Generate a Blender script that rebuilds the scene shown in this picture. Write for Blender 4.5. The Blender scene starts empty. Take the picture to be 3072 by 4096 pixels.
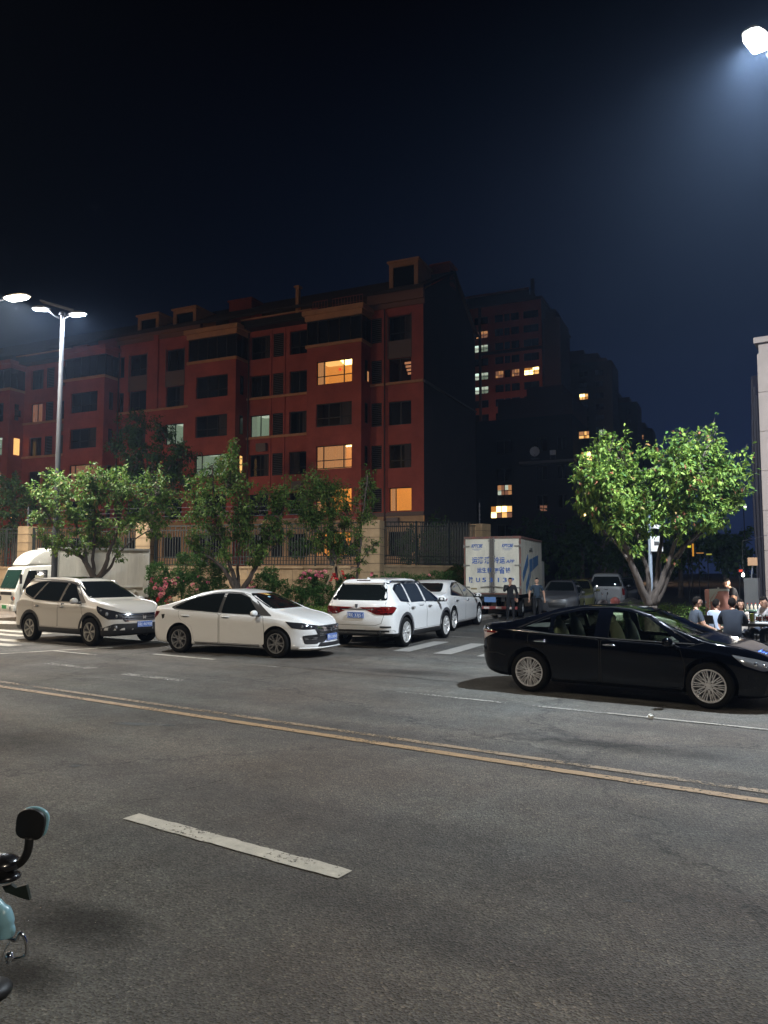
import bpy, bmesh, math, random
import numpy as np
from mathutils import Vector, Matrix
from mathutils.bvhtree import BVHTree
from mathutils.interpolate import poly_3d_calc

random.seed(7)
R = math.radians
SC = bpy.context.scene
COL = SC.collection

# ---------------------------------------------------------------- camera
FPX, PITCH, EYE = 3076.0, R(4.4), 2.0
cd = bpy.data.cameras.new('camera')
cam = bpy.data.objects.new('camera', cd)
COL.objects.link(cam)
cam.location = (0, 0, EYE)
cam.rotation_euler = (R(90) + PITCH, 0, 0)
cd.sensor_fit = 'VERTICAL'
cd.sensor_height = 36.0
cd.lens = 36.0 * FPX / 4096.0
cd.clip_start = 0.05
cd.clip_end = 1500
SC.camera = cam

# ---------------------------------------------------------------- world (night sky)
w = bpy.data.worlds.new('World')
SC.world = w
w.use_nodes = True
nt = w.node_tree
nt.nodes.clear()
out = nt.nodes.new('ShaderNodeOutputWorld')
bg = nt.nodes.new('ShaderNodeBackground')
tc = nt.nodes.new('ShaderNodeTexCoord')
sep = nt.nodes.new('ShaderNodeSeparateXYZ')
nt.links.new(tc.outputs['Generated'], sep.inputs[0])
# the glow of the town near the horizon, stronger towards the east (+X)
ramp = nt.nodes.new('ShaderNodeValToRGB')
cr = ramp.color_ramp
cr.elements[0].position = 0.0
cr.elements[0].color = (0.0070, 0.0125, 0.036, 1)
cr.elements[1].position = 0.62
cr.elements[1].color = (0.0002, 0.0003, 0.0010, 1)
e = cr.elements.new(0.30)
e.color = (0.0024, 0.0046, 0.0125, 1)
nt.links.new(sep.outputs['Z'], ramp.inputs[0])
mp = nt.nodes.new('ShaderNodeMapRange')
mp.inputs['From Min'].default_value = -0.45
mp.inputs['From Max'].default_value = 0.5
mp.inputs['To Min'].default_value = 0.22
mp.inputs['To Max'].default_value = 1.9
nt.links.new(sep.outputs['X'], mp.inputs[0])
vm = nt.nodes.new('ShaderNodeVectorMath')
vm.operation = 'SCALE'
nt.links.new(ramp.outputs[0], vm.inputs[0])
nt.links.new(mp.outputs[0], vm.inputs['Scale'])
nt.links.new(vm.outputs[0], bg.inputs['Color'])
bg.inputs['Strength'].default_value = 1.0
nt.links.new(bg.outputs[0], out.inputs[0])

SC.view_settings.view_transform = 'Standard'
SC.view_settings.look = 'None'
SC.view_settings.gamma = 1
SC.view_settings.exposure = 0.0
SC.view_settings.use_curve_mapping = False
cy = SC.cycles
cy.use_adaptive_sampling = True
cy.adaptive_threshold = 0.03
cy.use_denoising = True
cy.max_bounces = 5
cy.diffuse_bounces = 2
cy.glossy_bounces = 3
cy.transmission_bounces = 4
cy.transparent_max_bounces = 12
cy.volume_bounces = 0
cy.caustics_reflective = False
cy.caustics_refractive = False
cy.sample_clamp_indirect = 3.0
cy.volume_max_steps = 64

# ---------------------------------------------------------------- pixel helpers (place surveyed points on real planes)
_c, _s = math.cos(PITCH), math.sin(PITCH)
def ray(px, py):
    u = (px - 1536) / FPX
    v = (2048 - py) / FPX
    return (u, _c - v * _s, _s + v * _c)
def gnd(px, py, z=0.0):
    r = ray(px, py); t = (z - EYE) / r[2]
    return Vector((r[0] * t, r[1] * t, z))
def at(px, py, Y):
    r = ray(px, py); t = Y / r[1]
    return Vector((r[0] * t, Y, EYE + r[2] * t))

# ---------------------------------------------------------------- object helpers
def link(o, parent=None):
    COL.objects.link(o)
    if parent: o.parent = parent
    return o
def tag(o, label=None, cat=None, group=None, kind=None):
    if label: o['label'] = label
    if cat: o['category'] = cat
    if group: o['group'] = group
    if kind: o['kind'] = kind
    return o
def empty(name, loc=(0, 0, 0), rz=0.0, label=None, cat=None, group=None, scale=1.0):
    o = bpy.data.objects.new(name, None)
    o.empty_display_size = 0.2
    COL.objects.link(o)
    o.location = loc; o.rotation_euler = (0, 0, rz); o.scale = (scale,) * 3
    return tag(o, label, cat, group)
def copy_tree(o, parent=None):
    c = o.copy(); COL.objects.link(c); c.parent = parent
    for ch in list(o.children): copy_tree(ch, c)
    return c

class MB:
    def __init__(s): s.v = []; s.f = []; s.m = []
    def add(s, vs, fs, mi=0):
        b = len(s.v); s.v += [tuple(p) for p in vs]
        for f in fs: s.f.append(tuple(i + b for i in f)); s.m.append(mi)
    def box(s, c, d, rot=None, mi=0):
        x, y, z = d[0] / 2, d[1] / 2, d[2] / 2
        P = [Vector(p) for p in ((-x,-y,-z),(x,-y,-z),(x,y,-z),(-x,y,-z),(-x,-y,z),(x,-y,z),(x,y,z),(-x,y,z))]
        if rot is not None: P = [rot @ p for p in P]
        P = [p + Vector(c) for p in P]
        s.add(P, [(0,3,2,1),(4,5,6,7),(0,1,5,4),(1,2,6,5),(2,3,7,6),(3,0,4,7)], mi)
    def span(s, a, b, mi=0):
        s.box([(a[i] + b[i]) / 2 for i in range(3)], [abs(b[i] - a[i]) for i in range(3)], None, mi)
    def tube(s, pts, rad, n=8, mi=0, cap=True):
        pts = [Vector(p) for p in pts]
        if not isinstance(rad, (list, tuple)): rad = [rad] * len(pts)
        t0 = (pts[1] - pts[0]).normalized()
        a = t0.orthogonal().normalized(); vs = []
        for i, p in enumerate(pts):
            t = (pts[min(i + 1, len(pts) - 1)] - pts[max(i - 1, 0)])
            t = t.normalized() if t.length > 1e-9 else t0
            a = (a - t * a.dot(t)); a = a.normalized() if a.length > 1e-6 else t.orthogonal().normalized()
            b = t.cross(a)
            for k in range(n):
                g = 2 * math.pi * k / n
                vs.append(p + (a * math.cos(g) + b * math.sin(g)) * rad[i])
        fs = []
        for i in range(len(pts) - 1):
            for k in range(n):
                k2 = (k + 1) % n
                fs.append((i*n+k, i*n+k2, (i+1)*n+k2, (i+1)*n+k))
        if cap:
            fs.append(tuple(reversed(range(n)))); fs.append(tuple((len(pts)-1)*n + k for k in range(n)))
        s.add(vs, fs, mi)
    def lathe(s, prof, c=(0,0,0), n=24, axis='z', mi=0):
        # prof: list of (radius, height) ; closed ends if radius 0
        vs = []; fs = []
        for r, h in prof:
            for k in range(n):
                g = 2 * math.pi * k / n
                a, b = r * math.cos(g), r * math.sin(g)
                p = (a, b, h) if axis == 'z' else ((a, h, b) if axis == 'y' else (h, a, b))
                vs.append((p[0] + c[0], p[1] + c[1], p[2] + c[2]))
        for i in range(len(prof) - 1):
            for k in range(n):
                k2 = (k + 1) % n
                q = (i*n+k, i*n+k2, (i+1)*n+k2, (i+1)*n+k)
                fs.append(q if axis != 'y' else tuple(reversed(q)))
        s.add(vs, fs, mi)
    def prism(s, poly, z0, z1, mi=0, M=None):
        n = len(poly)
        vs = [Vector((p[0], p[1], z0)) for p in poly] + [Vector((p[0], p[1], z1)) for p in poly]
        if M is not None: vs = [M @ v for v in vs]
        fs = [tuple(reversed(range(n))), tuple(range(n, 2 * n))]
        fs += [(i, (i+1) % n, n + (i+1) % n, n + i) for i in range(n)]
        s.add(vs, fs, mi)
    def ball(s, c, r, n=10, mi=0, rot=None):
        if not isinstance(r, (list, tuple)): r = (r, r, r)
        vs = []; fs = []; m = n // 2 + 1
        for i in range(m + 1):
            th = math.pi * i / m
            for k in range(n):
                g = 2 * math.pi * k / n
                p = Vector((r[0]*math.sin(th)*math.cos(g), r[1]*math.sin(th)*math.sin(g), r[2]*math.cos(th)))
                if rot is not None: p = rot @ p
                vs.append(p + Vector(c))
        for i in range(m):
            for k in range(n):
                k2 = (k+1) % n
                fs.append((i*n+k, (i+1)*n+k, (i+1)*n+k2, i*n+k2))
        s.add(vs, fs, mi)
    def mesh(s, name, mats, smooth=None):
        me = bpy.data.meshes.new(name)
        me.from_pydata(s.v, [], s.f)
        for m in (mats if isinstance(mats, (list, tuple)) else [mats]): me.materials.append(m)
        if any(s.m): me.polygons.foreach_set('material_index', s.m)
        if smooth is not None:
            me.shade_smooth()
            if smooth < 180: me.set_sharp_from_angle(angle=R(smooth))
        me.update()
        return me
    def build(s, name, mats, parent=None, smooth=None, loc=None):
        o = bpy.data.objects.new(name, s.mesh(name, mats, smooth))
        link(o, parent)
        if loc is not None: o.location = loc
        return o
def ob(name, me, parent=None, loc=(0,0,0), rot=(0,0,0), scale=None):
    o = bpy.data.objects.new(name, me); link(o, parent)
    o.location = loc; o.rotation_euler = rot
    if scale is not None: o.scale = scale
    return o

# ---------------------------------------------------------------- materials
MATS = {}
def mat(name, col, rough=0.6, metal=0.0, emit=None, estr=0.0, coat=0.0, var=0.0, vscale=3.0, bump=0.0, bscale=40.0, spec=0.5, trans=0.0, stretch=None, col2=None, alpha=None):
    if name in MATS: return MATS[name]
    m = bpy.data.materials.new(name); m.use_nodes = True
    t = m.node_tree; b = t.nodes['Principled BSDF']
    b.inputs['Base Color'].default_value = (*col, 1)
    b.inputs['Roughness'].default_value = rough
    b.inputs['Metallic'].default_value = metal
    b.inputs['Specular IOR Level'].default_value = spec
    b.inputs['Coat Weight'].default_value = coat
    b.inputs['Coat Roughness'].default_value = 0.04
    b.inputs['Transmission Weight'].default_value = trans
    if emit is not None:
        b.inputs['Emission Color'].default_value = (*emit, 1)
        b.inputs['Emission Strength'].default_value = estr
    if var > 0 or bump > 0:
        tcn = t.nodes.new('ShaderNodeTexCoord'); mpn = t.nodes.new('ShaderNodeMapping')
        t.links.new(tcn.outputs['Object'], mpn.inputs[0])
        if stretch: mpn.inputs['Scale'].default_value = stretch
    if var > 0:
        nz = t.nodes.new('ShaderNodeTexNoise'); nz.inputs['Scale'].default_value = vscale
        nz.inputs['Detail'].default_value = 6; nz.inputs['Roughness'].default_value = 0.65
        t.links.new(mpn.outputs[0], nz.inputs['Vector'])
        rp = t.nodes.new('ShaderNodeValToRGB')
        rp.color_ramp.elements[0].position = 0.3; rp.color_ramp.elements[1].position = 0.7
        c2 = col2 if col2 else tuple(c * (1 - var) for c in col)
        rp.color_ramp.elements[0].color = (*c2, 1)
        rp.color_ramp.elements[1].color = (*[min(1, c * (1 + var * 0.5)) for c in col], 1)
        t.links.new(nz.outputs['Fac'], rp.inputs[0])
        t.links.new(rp.outputs[0], b.inputs['Base Color'])
    if bump > 0:
        n2 = t.nodes.new('ShaderNodeTexNoise'); n2.inputs['Scale'].default_value = bscale
        n2.inputs['Detail'].default_value = 4
        t.links.new(mpn.outputs[0], n2.inputs['Vector'])
        bp = t.nodes.new('ShaderNodeBump'); bp.inputs['Strength'].default_value = bump
        bp.inputs['Distance'].default_value = 0.02
        t.links.new(n2.outputs['Fac'], bp.inputs['Height'])
        t.links.new(bp.outputs[0], b.inputs['Normal'])
    MATS[name] = m
    return m

def asphalt_mat(name, base, sc=1.0):
    m = bpy.data.materials.new(name); m.use_nodes = True
    t = m.node_tree; b = t.nodes['Principled BSDF']; L = t.links.new
    tcn = t.nodes.new('ShaderNodeTexCoord')
    def noi(scale, detail=5, rough=0.6, st=None):
        n = t.nodes.new('ShaderNodeTexNoise'); n.inputs['Scale'].default_value = scale
        n.inputs['Detail'].default_value = detail; n.inputs['Roughness'].default_value = rough
        if st:
            mp_ = t.nodes.new('ShaderNodeMapping'); mp_.inputs['Scale'].default_value = st
            L(tcn.outputs['Object'], mp_.inputs[0]); L(mp_.outputs[0], n.inputs['Vector'])
        else: L(tcn.outputs['Object'], n.inputs['Vector'])
        return n
    def rmp(src, a, b_, ca, cb):
        r = t.nodes.new('ShaderNodeValToRGB'); r.color_ramp.elements[0].position = a; r.color_ramp.elements[1].position = b_
        r.color_ramp.elements[0].color = (*ca, 1); r.color_ramp.elements[1].color = (*cb, 1); L(src, r.inputs[0]); return r
    def mul(a, b_, f=1.0, mode='MULTIPLY'):
        x = t.nodes.new('ShaderNodeMix'); x.data_type = 'RGBA'; x.blend_type = mode; x.inputs[0].default_value = f
        L(a, x.inputs[6]); L(b_, x.inputs[7]); return x.outputs[2]
    c0 = rmp(noi(0.35, 6, 0.7).outputs['Fac'], 0.34, 0.66, tuple(x * f for x, f in zip(base, (.70, .66, .62))), tuple(x * 1.30 for x in base))
    # wheel tracks: streaks along the road
    tr = rmp(noi(1.0, 3, 0.5, (0.05, 1.1, 1)).outputs['Fac'], 0.35, 0.65, (0.76, 0.76, 0.78), (1.18, 1.17, 1.14))
    hu = rmp(noi(0.22, 4, 0.6).outputs['Fac'], 0.38, 0.62, (1.10, .97, .88), (.93, 1.0, 1.02))
    c1 = mul(mul(c0.outputs[0], tr.outputs[0]), hu.outputs[0])
    md = rmp(noi(5.0, 6, 0.7).outputs['Fac'], 0.35, 0.7, (0.78, 0.77, 0.76), (1.16, 1.16, 1.15))
    c2 = mul(c1, md.outputs[0])
    # aggregate stones
    vo = t.nodes.new('ShaderNodeTexVoronoi'); vo.inputs['Scale'].default_value = 75.0; L(tcn.outputs['Object'], vo.inputs['Vector'])
    sepc = t.nodes.new('ShaderNodeSeparateColor'); L(vo.outputs['Color'], sepc.inputs[0])
    ag = rmp(sepc.outputs[0], 0.0, 1.0, (0.45, 0.45, 0.45), (1.5, 1.48, 1.44))
    ag.color_ramp.elements.new(0.94).color = (1.2, 1.2, 1.18, 1)
    ag.color_ramp.elements[-1].color = (1.9, 1.8, 1.65, 1)
    c3 = mul(c2, ag.outputs[0])
    # oil stains
    st = rmp(noi(0.8, 3, 0.4).outputs['Fac'], 0.24, 0.36, (0.55, 0.54, 0.53), (1, 1, 1))
    c4 = mul(c3, st.outputs[0])
    # fine cracks
    v2 = t.nodes.new('ShaderNodeTexVoronoi'); v2.feature = 'DISTANCE_TO_EDGE'; v2.inputs['Scale'].default_value = 0.16
    wn = noi(1.3, 5, 0.7); wm = t.nodes.new('ShaderNodeVectorMath'); wm.operation = 'MULTIPLY_ADD'
    wm.inputs[1].default_value = (1.6, 1.6, 0); L(wn.outputs['Color'], wm.inputs[0]); L(tcn.outputs['Object'], wm.inputs[2]); L(wm.outputs[0], v2.inputs['Vector'])
    ck = rmp(v2.outputs['Distance'], 0.0, 0.006, (0.38, 0.38, 0.38), (1, 1, 1))
    c5 = mul(c4, ck.outputs[0])
    L(c5, b.inputs['Base Color'])
    b.inputs['Roughness'].default_value = 0.72
    rr = rmp(noi(0.5, 4).outputs['Fac'], 0.3, 0.7, (0.62,) * 3, (0.85,) * 3); L(rr.outputs[0], b.inputs['Roughness'])
    b.inputs['Specular IOR Level'].default_value = 0.45
    bp = t.nodes.new('ShaderNodeBump'); bp.inputs['Strength'].default_value = 1.0; bp.inputs['Distance'].default_value = 0.012
    L(vo.outputs['Distance'], bp.inputs['Height'])
    bp2 = t.nodes.new('ShaderNodeBump'); bp2.inputs['Strength'].default_value = 0.5; bp2.inputs['Distance'].default_value = 0.015
    L(noi(28.0, 5, 0.7).outputs['Fac'], bp2.inputs['Height']); L(bp.outputs[0], bp2.inputs['Normal']); L(bp2.outputs[0], b.inputs['Normal'])
    return m

def paint_line_mat(name, col, wear=0.5):
    # road paint, worn through to the asphalt in places (alpha)
    m = bpy.data.materials.new(name); m.use_nodes = True
    t = m.node_tree; b = t.nodes['Principled BSDF']; L = t.links.new
    tcn = t.nodes.new('ShaderNodeTexCoord')
    n = t.nodes.new('ShaderNodeTexNoise'); n.inputs['Scale'].default_value = 22; n.inputs['Detail'].default_value = 8; n.inputs['Roughness'].default_value = 0.75
    L(tcn.outputs['Object'], n.inputs['Vector'])
    n3 = t.nodes.new('ShaderNodeTexNoise'); n3.inputs['Scale'].default_value = 1.6; n3.inputs['Detail'].default_value = 4
    L(tcn.outputs['Object'], n3.inputs['Vector'])
    ad = t.nodes.new('ShaderNodeMath'); ad.operation = 'MULTIPLY_ADD'; ad.inputs[1].default_value = 0.55; L(n3.outputs['Fac'], ad.inputs[0]); L(n.outputs['Fac'], ad.inputs[2])
    r = t.nodes.new('ShaderNodeValToRGB'); r.color_ramp.elements[0].position = wear; r.color_ramp.elements[1].position = wear + .05
    r.color_ramp.elements[0].color = (0.04, 0.04, 0.04, 1); r.color_ramp.elements[1].color = (1, 1, 1, 1)
    L(ad.outputs[0], r.inputs[0]); L(r.outputs[0], b.inputs['Alpha'])
    cv = t.nodes.new('ShaderNodeValToRGB'); cv.color_ramp.elements[0].position = .3; cv.color_ramp.elements[1].position = .7
    cv.color_ramp.elements[0].color = (*[c * .62 for c in col], 1); cv.color_ramp.elements[1].color = (*[c * 1.1 for c in col], 1)
    n4 = t.nodes.new('ShaderNodeTexNoise'); n4.inputs['Scale'].default_value = 7; n4.inputs['Detail'].default_value = 8; n4.inputs['Roughness'].default_value = .8
    L(tcn.outputs['Object'], n4.inputs['Vector']); L(n4.outputs['Fac'], cv.inputs[0]); L(cv.outputs[0], b.inputs['Base Color'])
    b.inputs['Roughness'].default_value = 0.65
    bp = t.nodes.new('ShaderNodeBump'); bp.inputs['Strength'].default_value = 0.4; bp.inputs['Distance'].default_value = 0.004
    n2 = t.nodes.new('ShaderNodeTexNoise'); n2.inputs['Scale'].default_value = 90; L(tcn.outputs['Object'], n2.inputs['Vector']); L(n2.outputs['Fac'], bp.inputs['Height'])
    L(bp.outputs[0], b.inputs['Normal'])
    return m

def leaf_mat(name, c1, c2, c3=None, f3=0.06):
    m = bpy.data.materials.new(name); m.use_nodes = True
    t = m.node_tree; L = t.links.new; b = t.nodes['Principled BSDF']; o = t.nodes['Material Output']
    g = t.nodes.new('ShaderNodeNewGeometry')
    r = t.nodes.new('ShaderNodeValToRGB')
    r.color_ramp.elements[0].color = (*c1, 1); r.color_ramp.elements[1].color = (*c2, 1)
    if c3:
        r.color_ramp.elements[1].position = 1 - f3 - 0.01
        e_ = r.color_ramp.elements.new(1 - f3); e_.color = (*c3, 1)
    L(g.outputs['Random Per Island'], r.inputs[0]); L(r.outputs[0], b.inputs['Base Color'])
    b.inputs['Roughness'].default_value = 0.62; b.inputs['Specular IOR Level'].default_value = 0.3
    tr = t.nodes.new('ShaderNodeBsdfTranslucent'); L(r.outputs[0], tr.inputs[0])
    mx = t.nodes.new('ShaderNodeMixShader'); mx.inputs[0].default_value = 0.35
    L(b.outputs[0], mx.inputs[1]); L(tr.outputs[0], mx.inputs[2]); L(mx.outputs[0], o.inputs[0])
    return m

def glow(name, col, s, pattern=False):
    m = bpy.data.materials.new(name); m.use_nodes = True
    t = m.node_tree; b = t.nodes['Principled BSDF']
    b.inputs['Base Color'].default_value = (*[c * 0.3 for c in col], 1)
    b.inputs['Emission Color'].default_value = (*col, 1)
    b.inputs['Emission Strength'].default_value = s
    m.cycles.emission_sampling = 'NONE' if s < 4 else 'AUTO'
    return m

ASPHALT = asphalt_mat('asphalt', (0.098, 0.094, 0.087))
ASPHALT2 = asphalt_mat('side_asphalt', (0.07, 0.068, 0.064))
WLINE = paint_line_mat('white_road_paint', (0.48, 0.45, 0.38), 0.66)
ELINE = paint_line_mat('thin_edge_paint', (0.34, 0.31, 0.26), 0.66)
WLINE2 = paint_line_mat('worn_white_road_paint', (0.27, 0.26, 0.23), 0.77)
YLINE = paint_line_mat('yellow_road_paint', (0.31, 0.20, 0.10), 0.655)
YLINE2 = paint_line_mat('worn_yellow_road_paint', (0.25, 0.18, 0.11), 0.705)
KERB = mat('kerb_stone', (0.3, 0.28, 0.25), 0.8, var=0.3, vscale=6, bump=0.3)
PAVE = mat('pavement_stone', (0.22, 0.19, 0.16), 0.85, var=0.35, vscale=2, bump=0.3)
SOIL = mat('soil', (0.12, 0.075, 0.045), 0.95, var=0.5, vscale=5, bump=0.8, bscale=12)
GRASSG = mat('dark_ground', (0.03, 0.035, 0.02), 0.95, var=0.5, vscale=1.5, bump=0.6, bscale=8)
BLACKP = mat('black_plastic', (0.012, 0.012, 0.013), 0.5)
DARK = mat('dark_void', (0.008, 0.008, 0.008), 0.9)
RUBBER = mat('tyre_rubber', (0.007, 0.007, 0.007), 0.9, spec=.15)
GLASSD = mat('tinted_glass', (0.006, 0.008, 0.008), 0.04, spec=0.6, coat=1.0)
CHROME = mat('chrome', (0.75, 0.76, 0.78), 0.12, 1.0)
ALLOY = mat('alloy', (0.70, 0.69, 0.67), 0.38, 0.55)
ALLOYD = mat('dark_alloy', (0.10, 0.10, 0.11), 0.35, 0.9)
STEEL = mat('galvanised_steel', (0.10, 0.11, 0.13), 0.5, 0.25, var=0.12, vscale=4)
WHITEP = mat('white_car_paint', (0.74, 0.74, 0.73), 0.35, coat=1.0)
WHITEG = mat('warm_white_car_paint', (0.53, 0.505, 0.465), 0.36, coat=1.0)
BLACKC = mat('black_car_paint', (0.0015, 0.002, 0.004), 0.12, coat=0.5, spec=0.1)
HEADL = mat('headlight_glass', (0.30, 0.31, 0.33), 0.08, 0.6, coat=1.0)
HEADD = mat('dark_headlight', (0.03, 0.03, 0.035), 0.08, 0.3, coat=1.0)
TAILR = mat('red_tail_lamp', (0.13, 0.006, 0.005), 0.12, coat=1.0)
TAILD = mat('dark_red_tail_lamp', (0.035, 0.004, 0.005), 0.12, coat=1.0)
TAILC = mat('clear_tail_lamp', (0.5, 0.42, 0.40), 0.15, coat=1.0)
PLATEB = mat('blue_plate', (0.02, 0.10, 0.42), 0.4)
PLATET = mat('plate_text', (0.75, 0.78, 0.8), 0.5)
SKIN = mat('skin', (0.50, 0.29, 0.20), 0.5)
HAIR = mat('hair', (0.008, 0.006, 0.005), 0.9, spec=.15, bump=.6, bscale=160)
BARK = mat('bark', (0.075, 0.058, 0.048), 0.9, var=0.5, vscale=14, bump=0.9, bscale=30, stretch=(1, 1, 0.25))
# ================================================================ street lamps (the light of the scene)
LAMPCOOL = (0.80, 0.90, 1.0); LAMPWARM = (1.0, 0.88, 0.70)
GLOWLENS = {}
def lens_mat(col, s):
    k = (col, s)
    if k not in GLOWLENS:
        GLOWLENS[k] = glow('lamp_lens_glow', col, s)
        GLOWLENS[k].cycles.emission_sampling = 'NONE'
    return GLOWLENS[k]
def lamp_light(loc, aim, power, col, sx, sy, parent, name='lamp_light'):
    ld = bpy.data.lights.new(name, 'AREA'); ld.shape = 'RECTANGLE'; ld.size = sx; ld.size_y = sy
    ld.energy = power; ld.color = col; ld.spread = R(170)
    lo = bpy.data.objects.new(name, ld); COL.objects.link(lo)
    lo.parent = parent
    lo.location = loc
    lo.rotation_euler = Vector(aim).to_track_quat('-Z', 'Y').to_euler()
    return lo
def lamp_head(parent, c, ax, down, length, width, power, col, housing, light=True, shell=None):
    """cobra head: housing shell above, glowing lens below, light under the lens (all in the thing's own frame)"""
    ax = Vector(ax).normalized(); dn = Vector(down).normalized()
    sd = dn.cross(ax).normalized(); c = Vector(c)
    h = MB()
    rings = []
    for t, wv, hv in ((0, .30, .35), (.12, .72, .8), (.35, 1, 1), (.7, .98, .95), (.92, .72, .6), (1, .35, .25)):
        p = c + ax * (t - .5) * length
        rings.append([p + sd * width / 2 * wv * math.cos(g) - dn * (0.02 + 0.13 * hv * max(0, math.sin(g))) for g in [math.pi * k / 8 for k in range(9)]])
    vs = [q for r_ in rings for q in r_]; n = 9
    fs = [(i*n+k, i*n+k+1, (i+1)*n+k+1, (i+1)*n+k) for i in range(len(rings)-1) for k in range(n-1)]
    h.add(vs, fs); h.add([q for r_ in rings for q in (r_[0], r_[-1])], [(2*i, 2*i+1, 2*i+3, 2*i+2) for i in range(len(rings)-1)])
    hd = h.build('lamp_head', housing, parent, 60)
    l = MB(); rot = Matrix((ax, sd, -dn)).transposed() if True else None
    prof = [(-.36, .30), (-.3, .42), (.2, .44), (.36, .34), (.42, .0)]
    pl = [(c + ax * a * length + sd * b * width) for a, b in prof] + [(c + ax * a * length - sd * b * width) for a, b in reversed(prof[:-1])]
    k = len(pl)
    l.add([p + dn * 0.0 for p in pl] + [p + dn * 0.03 for p in pl], [tuple(range(k)), tuple(reversed(range(k, 2*k)))] + [(i, (i+1) % k, k + (i+1) % k, k + i) for i in range(k)])
    le = l.build('lens', lens_mat(col, 60.0 if power > 600 else 25.0), parent)
    le.parent = hd
    if light and power: lamp_light(c + dn * 0.05, dn, power, col, length * .7, width * .7, hd)
    return hd
HOUS = mat('lamp_housing', (0.55, 0.56, 0.58), 0.4, 0.3)
HOUSO = mat('lamp_housing_cream', (0.75, 0.66, 0.52), 0.4)
DD = Vector((math.cos(R(-33.8)), math.sin(R(-33.8)), 0)); NN = Vector((math.sin(R(33.8)), math.cos(R(33.8)), 0))
def RN(s, n, z=0.0): return DD * s + NN * n + Vector((0, 0, z))

def cobra_lamp(name, head, pole, label, power, col, shell, group=None, hl=.85, hw=.42, tilt=0.12):
    """single-arm street lamp: pole foot at 'pole', head centre at 'head' (world points)"""
    root = empty(name, (pole.x, pole.y, 0.12), 0, label, 'street lamp', group)
    hd = head - root.location
    flat = Vector((hd.x, hd.y, 0)).normalized()
    m = MB(); top = hd.z - 0.55
    m.tube([(0, 0, 0), (0, 0, 0.25), (0, 0, 0.3), (0, 0, top * .5), (0, 0, top)], [.14, .14, .10, .085, .065], 12)
    m.build('pole', STEEL, root, 40)
    b = MB(); b.box((0, 0, .015), (.42, .42, .03)); 
    for sx in (-1, 1):
        for sy in (-1, 1): b.tube([(sx*.16, sy*.16, .03), (sx*.16, sy*.16, .07)], .02, 6)
    b.build('base_plate', STEEL, root)
    a = MB(); e_ = hd - flat * hl * .45
    pts = [Vector((0, 0, top - .1)), Vector((0, 0, top)) + flat * .12 + Vector((0, 0, .22)), (Vector((0, 0, top)) * .35 + e_ * .65) + Vector((0, 0, .16)), e_ + Vector((0, 0, .03))]
    a.tube(pts, [.05, .045, .04, .035], 10); a.build('arm', STEEL, root, 60)
    lamp_head(root, hd, flat, Vector((0, 0, -1)) + flat * tilt, hl, hw, power, col, shell)
    return root

P_R, P_L = 6000, 3400
hR = at(3030, 165, 13.8)
cobra_lamp('street_lamp', hR, hR + Vector((1.9, 1.9, 0)), 'street lamp at the upper right whose single bright head hangs over the parked black car', P_R, LAMPCOOL, HOUSO, tilt=-.35)
hL = at(66, 1192, 27.5)
cobra_lamp('street_lamp', hL, hL + Vector((-2.6, 1.0, 0)), 'street lamp with a big cream head, left of the two-armed pole', P_L, (1.0, .93, .80), HOUSO, hl=1.15, hw=.5, tilt=-.3)
# two-armed pole behind the silver-white suv
pt = at(250, 1262, 29.6)
root = empty('street_lamp', (at(215, 2350, 29.6).x, 29.6, .12), 0, 'tall two-armed street lamp with a flat top bar, rising behind the crossover', 'street lamp')
m = MB(); T = pt.z - .12
m.tube([(0, 0, 0), (0, 0, .4), (0, 0, .45), (0, 0, T)], [.17, .17, .12, .075], 14); m.build('pole', mat('grey_painted_pole', (.035, .04, .05), .55), root, 40)
m = MB(); m.box((0, 0, .02), (.5, .5, .04)); m.build('base_plate', STEEL, root)
for sgn, px_, py_ in ((-1, 165, 1238), (1, 310, 1259)):
    q = at(px_, py_, 29.6) - root.location
    m = MB(); m.tube([(0, 0, T - .15), (q.x * .35, 0, T - .02), (q.x * .8, 0, q.z + .06)], [.05, .045, .035], 8); m.build('arm', STEEL, root, 60)
    lamp_head(root, q, (sgn, 0, .05), (0, 0, -1), .75, .3, 750, (0.86, .92, 1.0), HOUS)
a0, a1 = at(165, 1205, 29.6) - root.location, at(300, 1244, 29.6) - root.location
m = MB(); M_ = Matrix.Rotation(math.atan2(-(a1.z - a0.z), (a1.x - a0.x)), 3, 'Y')
m.box(((a0.x + a1.x) / 2, 0, (a0.z + a1.z) / 2), ((a1 - a0).length, .28, .06), M_); m.build('top_bar', STEEL, root)
m = MB(); m.lathe([(0, T), (.14, T), (.11, T + .12), (0, T + .16)], n=12); m.build('pole_cap', STEEL, root)
# unseen lamps along both kerbs; the last two are added to light the facade
for i, (s_, n_, hn, pw, cl) in enumerate(((11, -3.2, -1.2, 1500, LAMPWARM), (-13, -3.2, -1.2, 1350, LAMPWARM), (-36, -3.2, -1.2, 3000, (1., .78, .56)), (-52, 17.6, 15.4, 9000, (1., .74, .50)))):
    cobra_lamp('street_lamp', RN(s_, hn, 12), RN(s_, n_), tilt=(.15, .75, 1.0, .12)[i], label= ['street lamp on the near kerb, to the right of the viewer', 'street lamp on the near kerb, to the left of the viewer', 'added unseen lamp on the near kerb, tilted towards the red block', 'added unseen lamp on the far kerb, lighting the red block from the left'][i], power=pw, col=cl, shell=HOUSO)

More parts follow.
